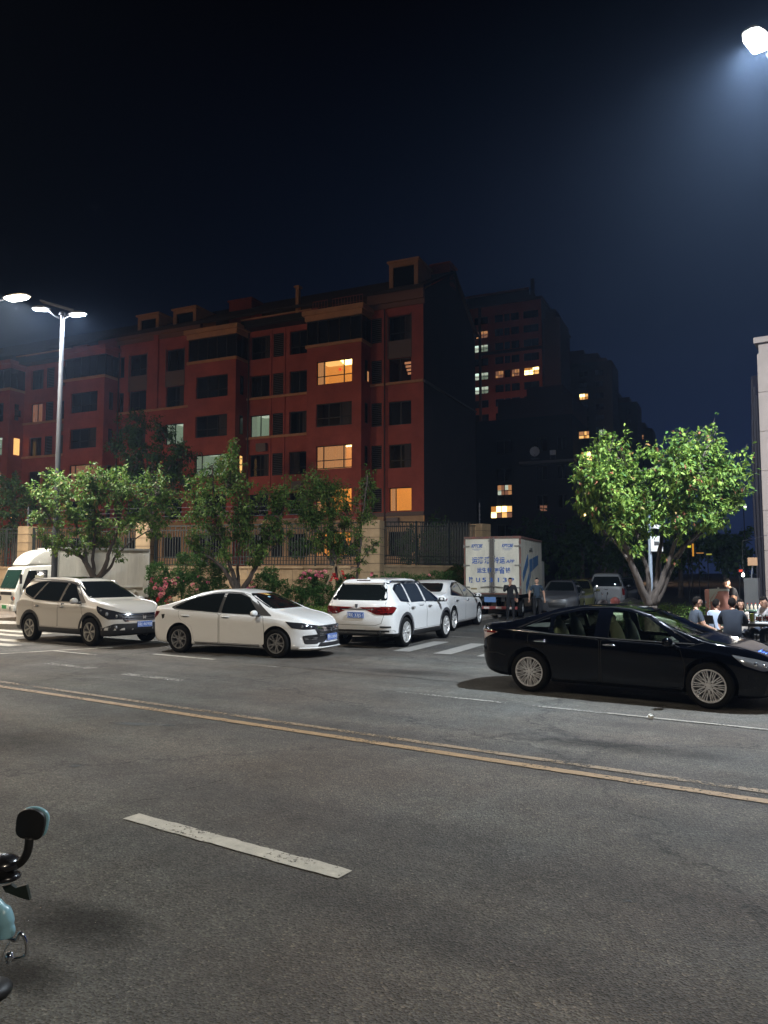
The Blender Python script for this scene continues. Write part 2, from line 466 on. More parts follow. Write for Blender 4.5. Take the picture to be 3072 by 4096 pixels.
# ================================================================ ground
def sheet(name, poly, z, m_, kind='structure', rz=-33.8, thick=None):
    mb = MB()
    if thick: mb.prism(poly, z - thick, z)
    else: mb.add([(p[0], p[1], z) for p in poly], [tuple(range(len(poly)))])
    o = mb.build(name, m_)
    o.rotation_euler = (0, 0, R(rz)); o['kind'] = kind
    return o
sheet('ground', [(-600, -300), (600, -300), (600, 700), (-600, 700)], -0.02, GRASSG)
sheet('main_road', [(-220, -3.0), (220, -3.0), (220, 17.0), (-220, 17.0)], 0.0, ASPHALT)
# side road: between the fenced estate (left) and the shop (right); local frame of the main road
def loc(P): return (P.dot(DD), P.dot(NN))
sdir = Vector((.42, .9075, 0)).normalized()      # heading of the side road
SL0, SR0 = Vector((-1.35, 21.9, 0)), Vector((9.6, 15.6, 0))
a_, b_ = loc(SL0), loc(SR0)
far = [loc(SL0 + sdir * 120), loc(SR0 + sdir * 120)]
sheet('side_road', [(a_[0] - .2, 16.9), (b_[0] + 1.5, 16.9), far[1], far[0]], 0.004, ASPHALT2)
# near pavement where the viewer stands
sheet('near_pavement', [(-220, -9), (220, -9), (220, -3.12), (-220, -3.12)], 0.13, PAVE, thick=.3)
# far pavement left with raised planting bank; right pavement with the food stall
sheet('left_pavement', [(-220, 17.12), (a_[0] - .5, 17.12), (a_[0] + .8, 18.4), (far[0][0], far[0][1]), (-220, 80)], 0.12, PAVE, thick=.3)
sheet('right_pavement', [(b_[0] + 1.7, 17.12), (220, 17.12), (220, 120), (far[1][0] + .5, far[1][1])], 0.12, PAVE, thick=.3)
def line(name, s0, s1, n, wd, m_, z=0.008, jag=.006):
    # ragged edges: the paint is chipped where tyres cross it
    a0, a1 = max(s0, -24), min(s1, 14); k = max(2, int((a1 - a0) / .09)) if a1 > a0 else 2
    ss = ([s0] if s0 < a0 else []) + ([a0 + (a1 - a0) * i / k for i in range(k + 1)] if a1 > a0 else [s0, s1]) + ([s1] if s1 > a1 else [])
    rj = random.Random(int(n * 100)); mb = MB(); vs = []
    for s_ in ss: vs += [(s_, n - wd/2 + rj.uniform(-jag, jag * .5), z), (s_, n + wd/2 + rj.uniform(-jag * 1.6, jag * .5), z)]
    mb.add(vs, [(2*i, 2*i+2, 2*i+3, 2*i+1) for i in range(len(ss) - 1)]); o = mb.build(name, m_); o.rotation_euler = (0, 0, R(-33.8)); o['kind'] = 'structure'; return o
# kerbs: individual kerb stones where they can be seen
def kerb_run(name, p0, p1, ln=1.0, w_=.13, h=.14):
    p0, p1 = Vector(p0), Vector(p1); d = p1 - p0; n = max(1, int(d.length / ln)); L_ = d.length / n
    root = empty(name, (p0.x, p0.y, 0), math.atan2(d.y, d.x)); root['kind'] = 'structure'
    mb = MB(); mb.box((L_ / 2, 0, h/2 - .01), (L_ - .012, w_, h + .02)); me = mb.mesh('kerb_stone', KERB)
    for i in range(n): ob('kerb_stone', me, root, (i * L_, 0, random.uniform(-.004, .004)))
    return root
kerb_run('left_kerb', RN(-60, 17.06), RN(a_[0] - .6, 17.06))
kerb_run('side_kerb', RN(a_[0] - .55, 17.1), RN(a_[0] + .75, 18.35), .6)
kerb_run('side_kerb_far', RN(a_[0] + .75, 18.4), SL0 + sdir * 30)
kerb_run('right_kerb', RN(b_[0] + 1.7, 17.06), RN(40, 17.06))
# rounded kerb island at far left
isl = gnd(75, 2515)
mb = MB(); pl = [(math.cos(g) * (.9 if math.cos(g) > 0 else 3.2), math.sin(g) * .55) for g in [2 * math.pi * k / 28 for k in range(28)]]
mb.prism(pl, 0, .17); o = mb.build('kerb_island', KERB); o.location = isl + Vector((-.4, .5, 0)); o.rotation_euler[2] = R(-30); o['kind'] = 'structure'

# markings (main-road frame)
line('yellow_line', -70, 40, 7.87, .115, YLINE2)
line('yellow_line', -70, 40, 7.55, .14, YLINE)
_a, _b = loc(gnd(510, 3268)), loc(gnd(1400, 3500)); _o = line('lane_dash', _a[0] + .02, _b[0] - .02, (_a[1] + _b[1]) / 2, .165, WLINE, jag=.011)
for k in (-4, -3, -2, 1, 2, 3, 4, 5): line('lane_dash', -3.4 + k * 6.2, -1.0 + k * 6.2, 4.24, .16, WLINE)
line('edge_line', -7.6, 40, 10.9, .10, WLINE2); line('edge_line', -3.5, 20, 10.9, .06, ELINE, .012)
for p, q, n_ in ((180, 385, 2662), (510, 720, 2712)):
    A, B = loc(gnd(p, 2655 if p < 300 else 2695)), loc(gnd(q, 2674 if p < 300 else 2725))
    line('worn_lane_dash', A[0], B[0], (A[1] + B[1]) / 2, .22, WLINE2)
A, B = loc(gnd(615, 2617)), loc(gnd(850, 2640)); line('parking_line', A[0], B[0], A[1], .13, WLINE)
A, B = loc(gnd(1010, 2660)), loc(gnd(1120, 2668)); line('parking_line', A[0], B[0], A[1], .1, WLINE2)
A, B = loc(gnd(215, 2604)), loc(gnd(386, 2622)); line('parking_line', A[0], B[0], A[1], .09, WLINE)
A, B = gnd(0, 2616), gnd(450, 2590)
mb = MB(); d_ = (B - A).normalized(); p_ = Vector((-d_.y, d_.x, 0)) * .07; mb.add([A - p_, B - p_, B + p_, A + p_], [(0, 1, 2, 3)])
o = mb.build('stop_line', WLINE); o.location.z = .008; o['kind'] = 'structure'
# zebra over the side road (stripes along the side road) and over the main road at the far left
zr = empty('zebra_crossing', (0, 0, .010)); zr['kind'] = 'structure'
zm = MB(); pp = Vector((-sdir.y, sdir.x, 0)) * .23
zm.add([-pp, sdir * 2.9 - pp, sdir * 2.9 + pp, pp], [(0, 1, 2, 3)]); zme = zm.mesh('stripe', WLINE2)
zmb = zm.mesh('stripe_clear', paint_line_mat('zebra_paint', (.26, .25, .23), .56))
for k in range(-1, 7): ob('stripe', zme if k in (-1, 3) else zmb, zr, (0.42 + .98 * k, 19.4 - .62 * k, 0))
z2 = empty('zebra_crossing', (0, 0, .008)); z2['kind'] = 'structure'
zm = MB(); zm.add([RN(-3.6, -.2), RN(0, -.2), RN(0, .2), RN(-3.6, .2)], [(0, 1, 2, 3)]); zme = zm.mesh('stripe', WLINE)
for k, (px_, py_) in enumerate(((95, 2545), (80, 2566), (62, 2584))):
    g_ = gnd(px_, py_); ob('stripe', zme, z2, (g_.x, g_.y, 0))
for k in (1, 2, 3, 4): g_ = gnd(95, 2545) + NN * (1.0 * k) ; ob('stripe', zme, z2, (g_.x - .2, g_.y, 0))
A = loc(gnd(1800, 2546)); line('stop_line', A[0], A[0] + 4, A[1], .22, WLINE2)
# dark tar seam
sm = MB(); pts = []
for i in range(60):
    s_ = -20 + i * .75; pts.append((s_, 12.45 + .03 * math.sin(i * 1.7) + random.uniform(-.02, .02)))
vs = [];
for s_, n_ in pts: vs += [(s_, n_ - .014, .006), (s_, n_ + .014, .006)]
sm.add(vs, [(2*i, 2*i+2, 2*i+3, 2*i+1) for i in range(59)]); o = sm.build('tar_seam', mat('tar', (.012, .012, .012), .7)); o.rotation_euler[2] = R(-33.8); o['kind'] = 'structure'
# pale puddle-dried patches and a scrap of paper
def soft_blotch(name, col, amax, r_):
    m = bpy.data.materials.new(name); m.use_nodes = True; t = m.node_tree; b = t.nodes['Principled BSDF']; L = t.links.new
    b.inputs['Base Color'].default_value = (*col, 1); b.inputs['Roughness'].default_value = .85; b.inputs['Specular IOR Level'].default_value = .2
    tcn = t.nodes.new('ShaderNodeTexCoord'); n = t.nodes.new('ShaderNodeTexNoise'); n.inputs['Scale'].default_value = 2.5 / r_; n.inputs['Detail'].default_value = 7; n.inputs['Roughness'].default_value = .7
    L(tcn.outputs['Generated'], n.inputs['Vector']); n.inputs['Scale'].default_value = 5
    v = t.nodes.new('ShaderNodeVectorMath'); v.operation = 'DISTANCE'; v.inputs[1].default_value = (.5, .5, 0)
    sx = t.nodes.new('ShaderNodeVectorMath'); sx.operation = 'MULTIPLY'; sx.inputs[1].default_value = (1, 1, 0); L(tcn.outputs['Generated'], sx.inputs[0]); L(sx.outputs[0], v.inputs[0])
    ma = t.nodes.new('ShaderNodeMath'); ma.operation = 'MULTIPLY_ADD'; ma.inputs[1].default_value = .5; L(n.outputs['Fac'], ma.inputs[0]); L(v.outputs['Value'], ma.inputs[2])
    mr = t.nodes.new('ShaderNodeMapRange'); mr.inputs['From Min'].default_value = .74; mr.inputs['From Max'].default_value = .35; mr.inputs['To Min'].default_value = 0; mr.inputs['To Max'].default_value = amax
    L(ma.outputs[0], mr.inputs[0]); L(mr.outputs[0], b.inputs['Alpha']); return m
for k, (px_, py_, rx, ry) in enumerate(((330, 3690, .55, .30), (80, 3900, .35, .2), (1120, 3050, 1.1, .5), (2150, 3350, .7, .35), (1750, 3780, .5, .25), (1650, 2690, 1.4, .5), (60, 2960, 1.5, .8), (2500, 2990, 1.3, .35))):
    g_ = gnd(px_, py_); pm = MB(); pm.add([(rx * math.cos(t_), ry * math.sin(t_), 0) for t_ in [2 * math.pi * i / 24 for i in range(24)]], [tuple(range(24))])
    o = pm.build('dark_blotch', soft_blotch('dark_blotch_%d' % k, (.022, .021, .02), (.5, .6, .0, .0, .1, .4, .2, .3)[k], rx)); o.location = (g_.x, g_.y, .0045 + .0004 * k); o.rotation_euler[2] = R(-25); o['kind'] = 'structure'  # irregular dark blotches fading out towards their edges
def crack(pts, wd=.012):
    P_ = [gnd(*p) for p in pts]; q = []
    for a, b in zip(P_[:-1], P_[1:]):
        n_ = max(2, int((b - a).length / .07)); q += [a.lerp(b, i / n_) + Vector((random.uniform(-.012, .012), random.uniform(-.015, .015), 0)) for i in range(n_)]
    vs = []
    for i, p in enumerate(q): w_ = wd * random.uniform(.35, 1) * (.2 if i in (0, len(q) - 1) else 1); vs += [(p.x, p.y - w_, .0075), (p.x, p.y + w_, .0075)]
    mb = MB(); mb.add(vs, [(2*i, 2*i+2, 2*i+3, 2*i+1) for i in range(len(q) - 1)]); o = mb.build('road_crack', mat('crack_shadow', (.018, .017, .016), .95, spec=.1)); o['kind'] = 'structure'
crack([(210, 3400), (330, 3340), (430, 3275), (530, 3210), (640, 3195), (730, 3165), (850, 3135), (925, 3105)], .007)
crack([(1800, 3390), (1850, 3330), (1905, 3290)], .004); crack([(620, 2688), (900, 2712), (1180, 2704)], .010); crack([(1180, 2560 + 105), (1500, 2705), (1700, 2712)], .008)
PATCH = mat('dried_cement_stain', (.085, .088, .088), .8, var=.35, vscale=14)
for k, (px_, py_, rx, ry) in enumerate(((540, 2897, .38, .13), (298, 3065, .1, .07), (2510, 3606, .05, .03), (668, 2902, .12, .05))):
    g_ = gnd(px_, py_); pm = MB()
    pm.add([(rx * math.cos(t_) * (1 + .25 * math.sin(3 * t_ + k)), ry * math.sin(t_) * (1 + .2 * math.cos(5 * t_)), 0) for t_ in [2 * math.pi * i / 24 for i in range(24)]], [tuple(range(24))])
    o = pm.build('road_stain', soft_blotch('pale_stain_%d' % k, (.12, .13, .135), .55, rx)); o.location = (g_.x, g_.y, .005); o['kind'] = 'structure'; o.rotation_euler[2] = R(-10)
g_ = gnd(2602, 2878); pm = MB()
pm.ball((0, 0, .03), (.05, .035, .03), 7); 
pm.v = [(x + random.uniform(-.012, .012), y + random.uniform(-.012, .012), max(0, z + random.uniform(-.012, .012))) for x, y, z in pm.v]
o = pm.build('paper_scrap', mat('paper', (.7, .7, .66), .8)); o.location = (g_.x, g_.y, .008)
tag(o, 'crumpled scrap of white paper lying on the white edge line', 'litter')
# ================================================================ buildings
FANG = math.atan2(.416, -.909)
REDW = mat('terracotta_render', (0.38, 0.08, 0.058), 0.85, var=.30, vscale=.6, bump=.15, bscale=60)
TRIM = mat('sand_stone_trim', (0.50, 0.24, 0.12), 0.8, var=.15, vscale=2)
STONE = mat('beige_base_stone', (0.44, 0.27, 0.15), 0.8, var=.2, vscale=1.2, bump=.2)
GREYP = mat('grey_spandrel', (0.15, 0.10, 0.085), 0.7)
GABLE = mat('shaded_gable_render', (0.055, 0.05, 0.055), 0.9, var=.15, vscale=.4)  # shade of the gable put into a darker paint than the facade
ROOFM = mat('dark_roof_tile', (0.045, 0.03, 0.028), 0.8, var=.3, vscale=3, bump=.4, bscale=10)
FRAMEM = mat('dark_window_frame', (0.016, 0.014, 0.014), 0.5)
PANEM = mat('dark_window_pane', (0.012, 0.013, 0.016), 0.12, spec=.5)
CURT = mat('curtain', (0.10, 0.075, 0.07), 0.9)
LOUV = mat('louvre_slat', (0.10, 0.09, 0.095), 0.6)
W_WARM = glow('room_wall_warm', (1.0, .40, .08), .55); W_CEIL = glow('room_ceiling_warm', (1.0, .55, .17), 1.15)  # room surfaces glow themselves instead of being lit by lamps inside
W_COVE = glow('room_cove_light', (1.0, .75, .25), 5.5); W_CURT = glow('room_curtain_lit', (1.0, .46, .18), .42)
W_PALE = glow('room_wall_pale', (.55, .68, .50), .26); W_PALC = glow('room_ceiling_pale', (.75, .85, .68), .6)
W_DIM = glow('room_dim_blind', (.85, .38, .22), .22); W_RED = glow('red_lantern_glow', (1.0, .10, .03), 1.0)
W_GRN = glow('room_cool_white', (.75, 1.0, .85), 1.1)
CLEAR = bpy.data.materials.new('clear_pane'); CLEAR.use_nodes = True
_t = CLEAR.node_tree; _t.nodes.clear()
_o = _t.nodes.new('ShaderNodeOutputMaterial'); _a = _t.nodes.new('ShaderNodeBsdfTransparent'); _g = _t.nodes.new('ShaderNodeBsdfGlossy'); _x = _t.nodes.new('ShaderNodeMixShader'); _f = _t.nodes.new('ShaderNodeFresnel')
_a.inputs[0].default_value = (.86, .88, .87, 1); _g.inputs['Roughness'].default_value = .03; _f.inputs[0].default_value = 1.5
_t.links.new(_f.outputs[0], _x.inputs[0]); _t.links.new(_a.outputs[0], _x.inputs[1]); _t.links.new(_g.outputs[0], _x.inputs[2]); _t.links.new(_x.outputs[0], _o.inputs[0])

def wall(mb, s0, s1, z0, z1, y, openings, mi=0, rev=.28, rmi=None):
    cs = sorted({s0, s1} | {v for o in openings for v in (o[0], o[1]) if s0 < v < s1})
    cz = sorted({z0, z1} | {v for o in openings for v in (o[2], o[3]) if z0 < v < z1})
    for i in range(len(cs) - 1):
        for j in range(len(cz) - 1):
            a, b, c, d = cs[i], cs[i+1], cz[j], cz[j+1]; mx, mz = (a+b)/2, (c+d)/2
            if any(o[0] < mx < o[1] and o[2] < mz < o[3] for o in openings): continue
            mb.add([(a, y, c), (b, y, c), (b, y, d), (a, y, d)], [(3, 2, 1, 0)], mi)
    for o in openings:
        a, b, c, d = o[:4]; yb = y - rev; r_ = mi if rmi is None else rmi
        mb.add([(a,y,c),(b,y,c),(b,y,d),(a,y,d),(a,yb,c),(b,yb,c),(b,yb,d),(a,yb,d)], [(0,1,5,4),(1,2,6,5),(2,3,7,6),(3,0,4,7)], r_)

def window(root, a, b, c, d, y, vs=(.5,), hs=(), lit=None, name='window', curtain=0, fr=.055):
    """frame (with mullions) > pane, and what is seen behind it"""
    m = MB(); t = .06
    m.span((a, y - t, c), (b, y, c + fr)); m.span((a, y - t, d - fr), (b, y, d)); m.span((a, y - t, c + fr), (a + fr, y, d - fr)); m.span((b - fr, y - t, c + fr), (b, y, d - fr))
    for v in vs: x = a + (b - a) * v; m.span((x - fr*.6, y - t + .003, c + fr), (x + fr*.6, y - .003, d - fr))
    for h in hs: z = c + (d - c) * h; m.span((a + fr, y - t + .006, z - fr*.5), (b - fr, y - .006, z + fr*.5))
    w_ = m.build(name, FRAMEM, root)
    p = MB(); p.add([(a, y - .035, c), (b, y - .035, c), (b, y - .035, d), (a, y - .035, d)], [(3, 2, 1, 0)])
    p.build('pane', CLEAR if (lit or curtain) else PANEM, w_)
    D = 2.6
    def quad(mb, pts, mi): mb.add(pts, [(0, 1, 2, 3)], mi)
    if lit:
        r_ = MB(); x0, x1 = a - .5, b + .5; zc = d + .35; zf = c - .8
        wallm, ceilm = {'warm': (W_WARM, W_CEIL), 'curt': (W_CURT, W_CEIL), 'pale': (W_PALE, W_PALC), 'dim': (W_DIM, W_DIM), 'cool': (W_GRN, W_GRN), 'low': (CURT, CURT)}[lit]
        quad(r_, [(x0, y - D, zf), (x1, y - D, zf), (x1, y - D, zc), (x0, y - D, zc)], 0)
        quad(r_, [(x0, y - D, zc), (x1, y - D, zc), (x1, y - .12, zc), (x0, y - .12, zc)], 1)
        for x in (x0, x1): quad(r_, [(x, y - D, zf), (x, y - .12, zf), (x, y - .12, zc), (x, y - D, zc)], 0)
        if lit in ('warm', 'curt'):
            for k in range(3):  # stepped ceiling tray with a light cove
                r_.span((a - .1, y - D + .35 + .55*k, zc - .12 - .05*k), (a + (b - a) * (.62 - .06*k), y - D + .62 + .55*k, zc - .04), 2)
        rm = r_.build('room', [wallm, ceilm, W_COVE], w_)
        cu = MB()
        def drape(xa, xb, yy):
            n = max(6, int((xb - xa) / .05)); vs_ = []
            for i in range(n + 1):
                x = xa + (xb - xa) * i / n; yo = yy + .035 * math.sin(i * 1.9)
                vs_ += [(x, yo, c - .1), (x, yo, d + .05)]
            cu.add(vs_, [(2*i, 2*i+2, 2*i+3, 2*i+1) for i in range(n)])
        if lit == 'warm': drape(b - (b - a) * .2, b, y - .22)
        elif lit == 'curt': drape(a + (b-a)*.22, b, y - .22)
        elif lit == 'dim': drape(a + (b-a)*.05, b - (b-a)*.05, y - .2)
        elif lit == 'pale': drape(b - (b - a) * .22, b, y - .22)
        if cu.v: cu.build('curtain', W_CURT if lit in ('warm', 'curt') else W_DIM if lit == 'dim' else W_PALE, w_, 60)
    elif curtain:
        cu = MB(); n = 14; xa, xb = (a, a + (b - a) * .38) if curtain == 1 else (b - (b - a) * .42, b); vs_ = []
        for i in range(n + 1):
            x = xa + (xb - xa) * i / n; yo = y - .18 + .03 * math.sin(i * 1.9); vs_ += [(x, yo, c), (x, yo, d)]
        cu.add(vs_, [(2*i, 2*i+2, 2*i+3, 2*i+1) for i in range(n)])
        cu.build('curtain', CURT, w_, 60)
        r_ = MB(); [quad(r_, [(x, y - 1.2, c - .3), (x, y - .08, c - .3), (x, y - .08, d + .3), (x, y - 1.2, d + .3)], 0) for x in (a - .2, b + .2)]; quad(r_, [(a - .2, y - 1.2, d + .3), (b + .2, y - 1.2, d + .3), (b + .2, y - .08, d + .3), (a - .2, y - .08, d + .3)], 0); quad(r_, [(a - .2, y - 1.2, c - .3), (b + .2, y - 1.2, c - .3), (b + .2, y - 1.2, d + .3), (a - .2, y - 1.2, d + .3)], 0); r_.build('room', DARK, w_)
    return w_

B = empty('apartment_building', (2.70, 51.6, 0), FANG, 'long terracotta red five and six storey apartment block behind the fence, some windows lit orange', 'apartment building')
FLOORS = [(18.0, 19.78), (15.06, 16.75), (12.06, 13.72), (9.06, 10.72), (6.08, 7.72), (3.0, 4.7)]
W1 = [(.92, 2.62), (20.42, 22.25), (24.25, 26.1), (43.6, 45.3)]
WM = [(9.15, 10.66), (12.38, 14.14), (35.9, 37.4), (32.5, 34.0)]
WN = [(26.65, 27.2), (19.1, 19.6)]
LV = [(3.14, 4.0 - .06), (11.1, 12.1), (34.6, 35.5)]
seg0 = [(0, 4.0), (8.3, 14.4), (18.8, 27.3), (31.7, 38.2), (42.5, 56)]
ops = [(a, b, z0, z1) for (a, b) in W1 + WM + WN + LV for (z0, z1) in FLOORS]
mbw = MB()
for a, b in seg0:
    o_ = [o for o in ops if a <= o[0] < b]
    wall(mbw, a, b, 5.84, 21.25, 0, [o for o in o_ if o[2] > 5.84], 0)
    wall(mbw, a, b, 0, 5.84, .05, [o for o in o_ if o[2] < 5.84], 1)
mbw.add([(0, .05, 5.84), (56, .05, 5.84), (56, 0, 5.84), (0, 0, 5.84)], [(0, 1, 2, 3)], 1)
mbw.build('wall', [REDW, STONE], B)
lit0 = {(.92, 1): 'low', (20.42, 2): 'pale', (35.9, 1): 'dim', (.92, 3): None, (.92, 4): 'warm', (12.38, 2): 'pale'}
for (a, b) in W1 + WM + WN:
    for k, (z0, z1) in enumerate(FLOORS):
        li = lit0.get((a, k))
        if a > 42 and k in (2, 4): li = 'dim'
        cur = 0 if li else (1 if (int(a * 7) + k * 3) % 5 < 2 else 2 if (int(a * 5) + k) % 4 == 0 else 0)
        vs = (.5,) if b - a > 1 else ()
        if (a, k) == (.92, 4): vs = (.72,)
        window(B, a, b, z0, z1, -.18, vs, (.33,) if (k + int(a)) % 3 == 0 and not li else (), li, curtain=cur)
# special glimpses: warm ceiling sweep in the fifth floor right window, pendant lamp on the third
m = MB()
for k in range(4):
    m.span((.95, -.9 + .1*k, 16.5 - .28*k), (1.75 - .12*k, -.82 + .1*k, 16.64 - .28*k))
m.build('ceiling_sweep', glow('dim_orange_ceiling', (1.0, .42, .2), .45), B)
m = MB(); m.tube([(1.75, -1.1, 9.55), (1.75, -1.1, 10.0)], .075, 8); m.build('pendant_lamp', glow('pendant_glow', (1.0, .62, .15), 3.0), B)
# grey spandrels between sixth and fifth floor windows
for a, b in W1:
    m = MB(); m.span((a, -.14, 16.75), (b, -.02, 18.0)); 
    m.span((a - .06, -.0, 16.7), (a - .001, .035, 19.85)); m.span((b + .001, -.0, 16.7), (b + .06, .035, 19.85))
    # cut look: panel stands in its own recess
    m.v = [(x, y + .022, z) for x, y, z in m.v]; m.build('spandrel_panel', GREYP, B)
# louvres for the air conditioners
for (a, b) in LV:
    sl = MB(); sl.box((0, 0, 0), (b - a - .1, .10, .022), Matrix.Rotation(R(-32), 3, 'X')); sme = sl.mesh('slat', LOUV)
    for k, (z0, z1) in enumerate(FLOORS):
        m = MB(); t = .05
        m.span((a, -.12, z0), (a + t, -.02, z1)); m.span((b - t, -.12, z0), (b, -.02, z1)); m.span((a + t, -.12, z1 - t), (b - t, -.02, z1)); m.span((a + t, -.12, z0), (b - t, -.02, z0 + t))
        m.add([(a, -.2, z0), (b, -.2, z0), (b, -.2, z1), (a, -.2, z1)], [(3, 2, 1, 0)], 1)
        lo = m.build('louvre', [FRAMEM, DARK], B); n = 12 if k < 5 else 0
        for i in range(n): ob('slat', sme, lo, ((a + b) / 2, -.06, z0 + .12 + (z1 - z0 - .2) * i / (n - 1)))
# mouldings
def mould(a, b, z, y=0, h=.14, d=.14, m_=TRIM, name='moulding', w0=0, w1=0):
    m = MB(); m.span((a - w0, y, z - h), (b + w1, y + d, z)); m.span((a - w0, y, z), (b + w1, y + d * .6, z + h * .35)); return m.build(name, m_, B)
for a, b in ((0.0, 4.0), (8.3, 14.4), (18.8, 27.3), (31.7, 38.2), (42.5, 56)): mould(a, b, 15.03)
for a, b in ((8.3, 14.4), (31.7, 38.2)): mould(a, b, 12.02)
mould(0, 4.0, 5.95, h=.2, m_=GREYP)
for s_, zz in ((2.86, 20.3), (8.45, 20.2), (14.2, 20.2), (19.75, 20.7), (27.1, 20.7)):
    m = MB(); m.tube([(s_, .16, .2), (s_, .16, zz)], .055, 8); [m.box((s_, .1, z_), (.14, .1, .05)) for z_ in range(3, 20, 3)]; m.build('downpipe', mat('brown_pipe', (.07, .03, .025), .6), B)
for s_, z_ in ((2.2, 5.35), (12.9, 11.2), (9.8, 8.2), (24.9, 11.2), (21.1, 8.2), (33.2, 14.3)):
    m = MB(); m.box((s_, .22, z_), (.85, .32, .58)); m.lathe([(0, .385), (.2, .385), (.22, .375)], (s_ - .14, 0, z_), 14, 'y'); m.build('air_conditioner', mat('ac_unit', (.16, .12, .11), .6), B)
m = MB(); m.span((23.0, 0, 15.03), (23.45, .18, 21.2)); m.build('pilaster', REDW, B)
# pilasters + recess lines
for s_ in (2.72, 8.6, 11.0, 12.2):
    m = MB(); m.span((s_, 0, 5.9), (s_ + .14, .09, 20.1)); m.build('pilaster', REDW, B)
# eaves fascia
for a, b, z0, z1 in ((-.12, 4.15, 20.35, 21.6), (18.7, 27.4, 20.75, 21.6), (42.5, 56, 20.75, 21.6)):
    m = MB(); m.span((a, .0, z0 + .35), (b, .30, z1)); m.span((a, 0, z0), (b, .12, z0 + .35)); m.build('fascia', mat('brown_fascia', (.20, .095, .065), .8), B)
for a, b in ((8.3, 14.4), (31.7, 38.2)):
    m = MB(); m.span((a, .0, 20.2), (b, .9, 20.35)); m.span((a, .86, 20.35), (b, .95, 20.75)); m.build('eaves_slab', FRAMEM, B)
    m = MB(); m.tube([(a, .98, 20.85), (b, .98, 20.85)], .05, 6); m.build('gutter', TRIM, B)
# bays
for bi, (a, b) in enumerate(((4.0, 8.3), (14.4, 18.8), (27.3, 31.7), (38.2, 42.5))):
    Y = 1.5; m = MB()
    wa, wb = a + .72, b - .75
    o_ = [(wa, wb, z0, z1) for z0, z1 in FLOORS[1:5]]
    wall(m, a, b, 5.5, 17.8, Y, o_); 
    wall(m, a, b, 0, 5.5, Y + .02, [(wa, wb, 3.0, 4.7)], 1)
    sidew = [(.62, .98, z0 + .2, z1 - .1) for z0, z1 in FLOORS[1:5]]
    for x, sg in ((a, -1), (b, 1)):
        m.add([(x, 0, 0), (x, Y, 0), (x, Y, 17.8), (x, 0, 17.8)], [(0, 1, 2, 3)])
    m.add([(a, 0, 17.8), (b, 0, 17.8), (b, Y, 17.8), (a, Y, 17.8)], [(0, 1, 2, 3)])
    m.build('bay_wall', [REDW, STONE], B)
    # narrow side windows of the bay
    for k, (z0, z1) in enumerate(FLOORS[1:5]):
        m = MB(); m.span((a - .03, .55, z0 + .15), (a + .0, .95, z1 - .1)); 
        m.build('side_window', [FRAMEM], B)
        m = MB(); m.span((a - .045, .60, z0 + .2), (a - .031, .90, z1 - .15))
        lit = (bi, k) in ((0, 0), (3, 1), (3, 3), (1, 2))
        if (bi, k) == (0, 0): m = MB(); m.span((a - .045, .40, 15.2), (a - .031, .62, 15.9))
        if bi == 3: m = MB(); m.span((a - .045, .35, z0 + (.1 if k == 1 else .5)), (a - .031, .95, z1 - (.1 if k == 1 else .6)))
        m.build('side_pane', W_CURT if (bi, k) == (0, 0) else W_CEIL if lit else PANEM, B)
    for (z, hh) in ((17.98, .2),):
        m = MB(); m.span((a - .10, 0, z - hh), (b + .10, Y + .12, z)); m.build('moulding', TRIM, B)
    # glazed top-floor loggia
    m = MB(); t = .07; gz0, gz1 = 17.98, 19.72
    for x in [a + (b - a) * k / 5 for k in range(6)]: m.span((x - t/2, Y - .08, gz0), (x + t/2, Y, gz1))
    for x in (a, b): m.span((x - t/2, 0, gz0), (x + t/2, .1, gz1)); m.span((x - t/2, .75, gz0), (x + t/2, .82, gz1))
    m.span((a, Y - .075, gz0), (b, Y - .005, gz0 + .07)); m.span((a, Y - .075, gz1 - .07), (b, Y - .005, gz1))
    lg = m.build('loggia_frame', FRAMEM, B)
    p = MB(); p.add([(a, Y - .04, gz0), (b, Y - .04, gz0), (b, Y - .04, gz1), (a, Y - .04, gz1)], [(3, 2, 1, 0)])
    for x in (a, b): p.add([(x, 0, gz0), (x, Y - .04, gz0), (x, Y - .04, gz1), (x, 0, gz1)], [(0, 1, 2, 3)])
    p.build('pane', PANEM, lg)
    m = MB(); m.span((a - .12, 0, 19.72), (b + .12, Y + .14, 20.1)); m.span((a - .28, 0, 20.1), (b + .28, Y + .32, 20.42)); m.build('cornice', TRIM if bi < 2 else REDW, B)
    # roof terrace parapet rail
    for k, (z0, z1) in enumerate(FLOORS[1:5]):
        li = {(0, 0): 'warm', (0, 2): 'curt', (0, 3): 'warm', (1, 2): 'pale', (2, 2): 'dim'}.get((bi, k))
        if bi == 3: li = {1: 'pale', 2: 'dim'}.get(k)
        window(B, wa, wb, z0 + (.05 if k else .0), z1, Y - .14, (.24, .80) if li else (.33, .66), (.36,), li, curtain=0 if li else (k % 3))
    window(B, wa, wb, 3.0, 4.7, Y - .14, (.24, .80), (.36,), None if bi else 'warm')
m = MB(); m.ball((5.9, 1.0, 16.15), .13, 8); m.build('lantern', W_RED, B)
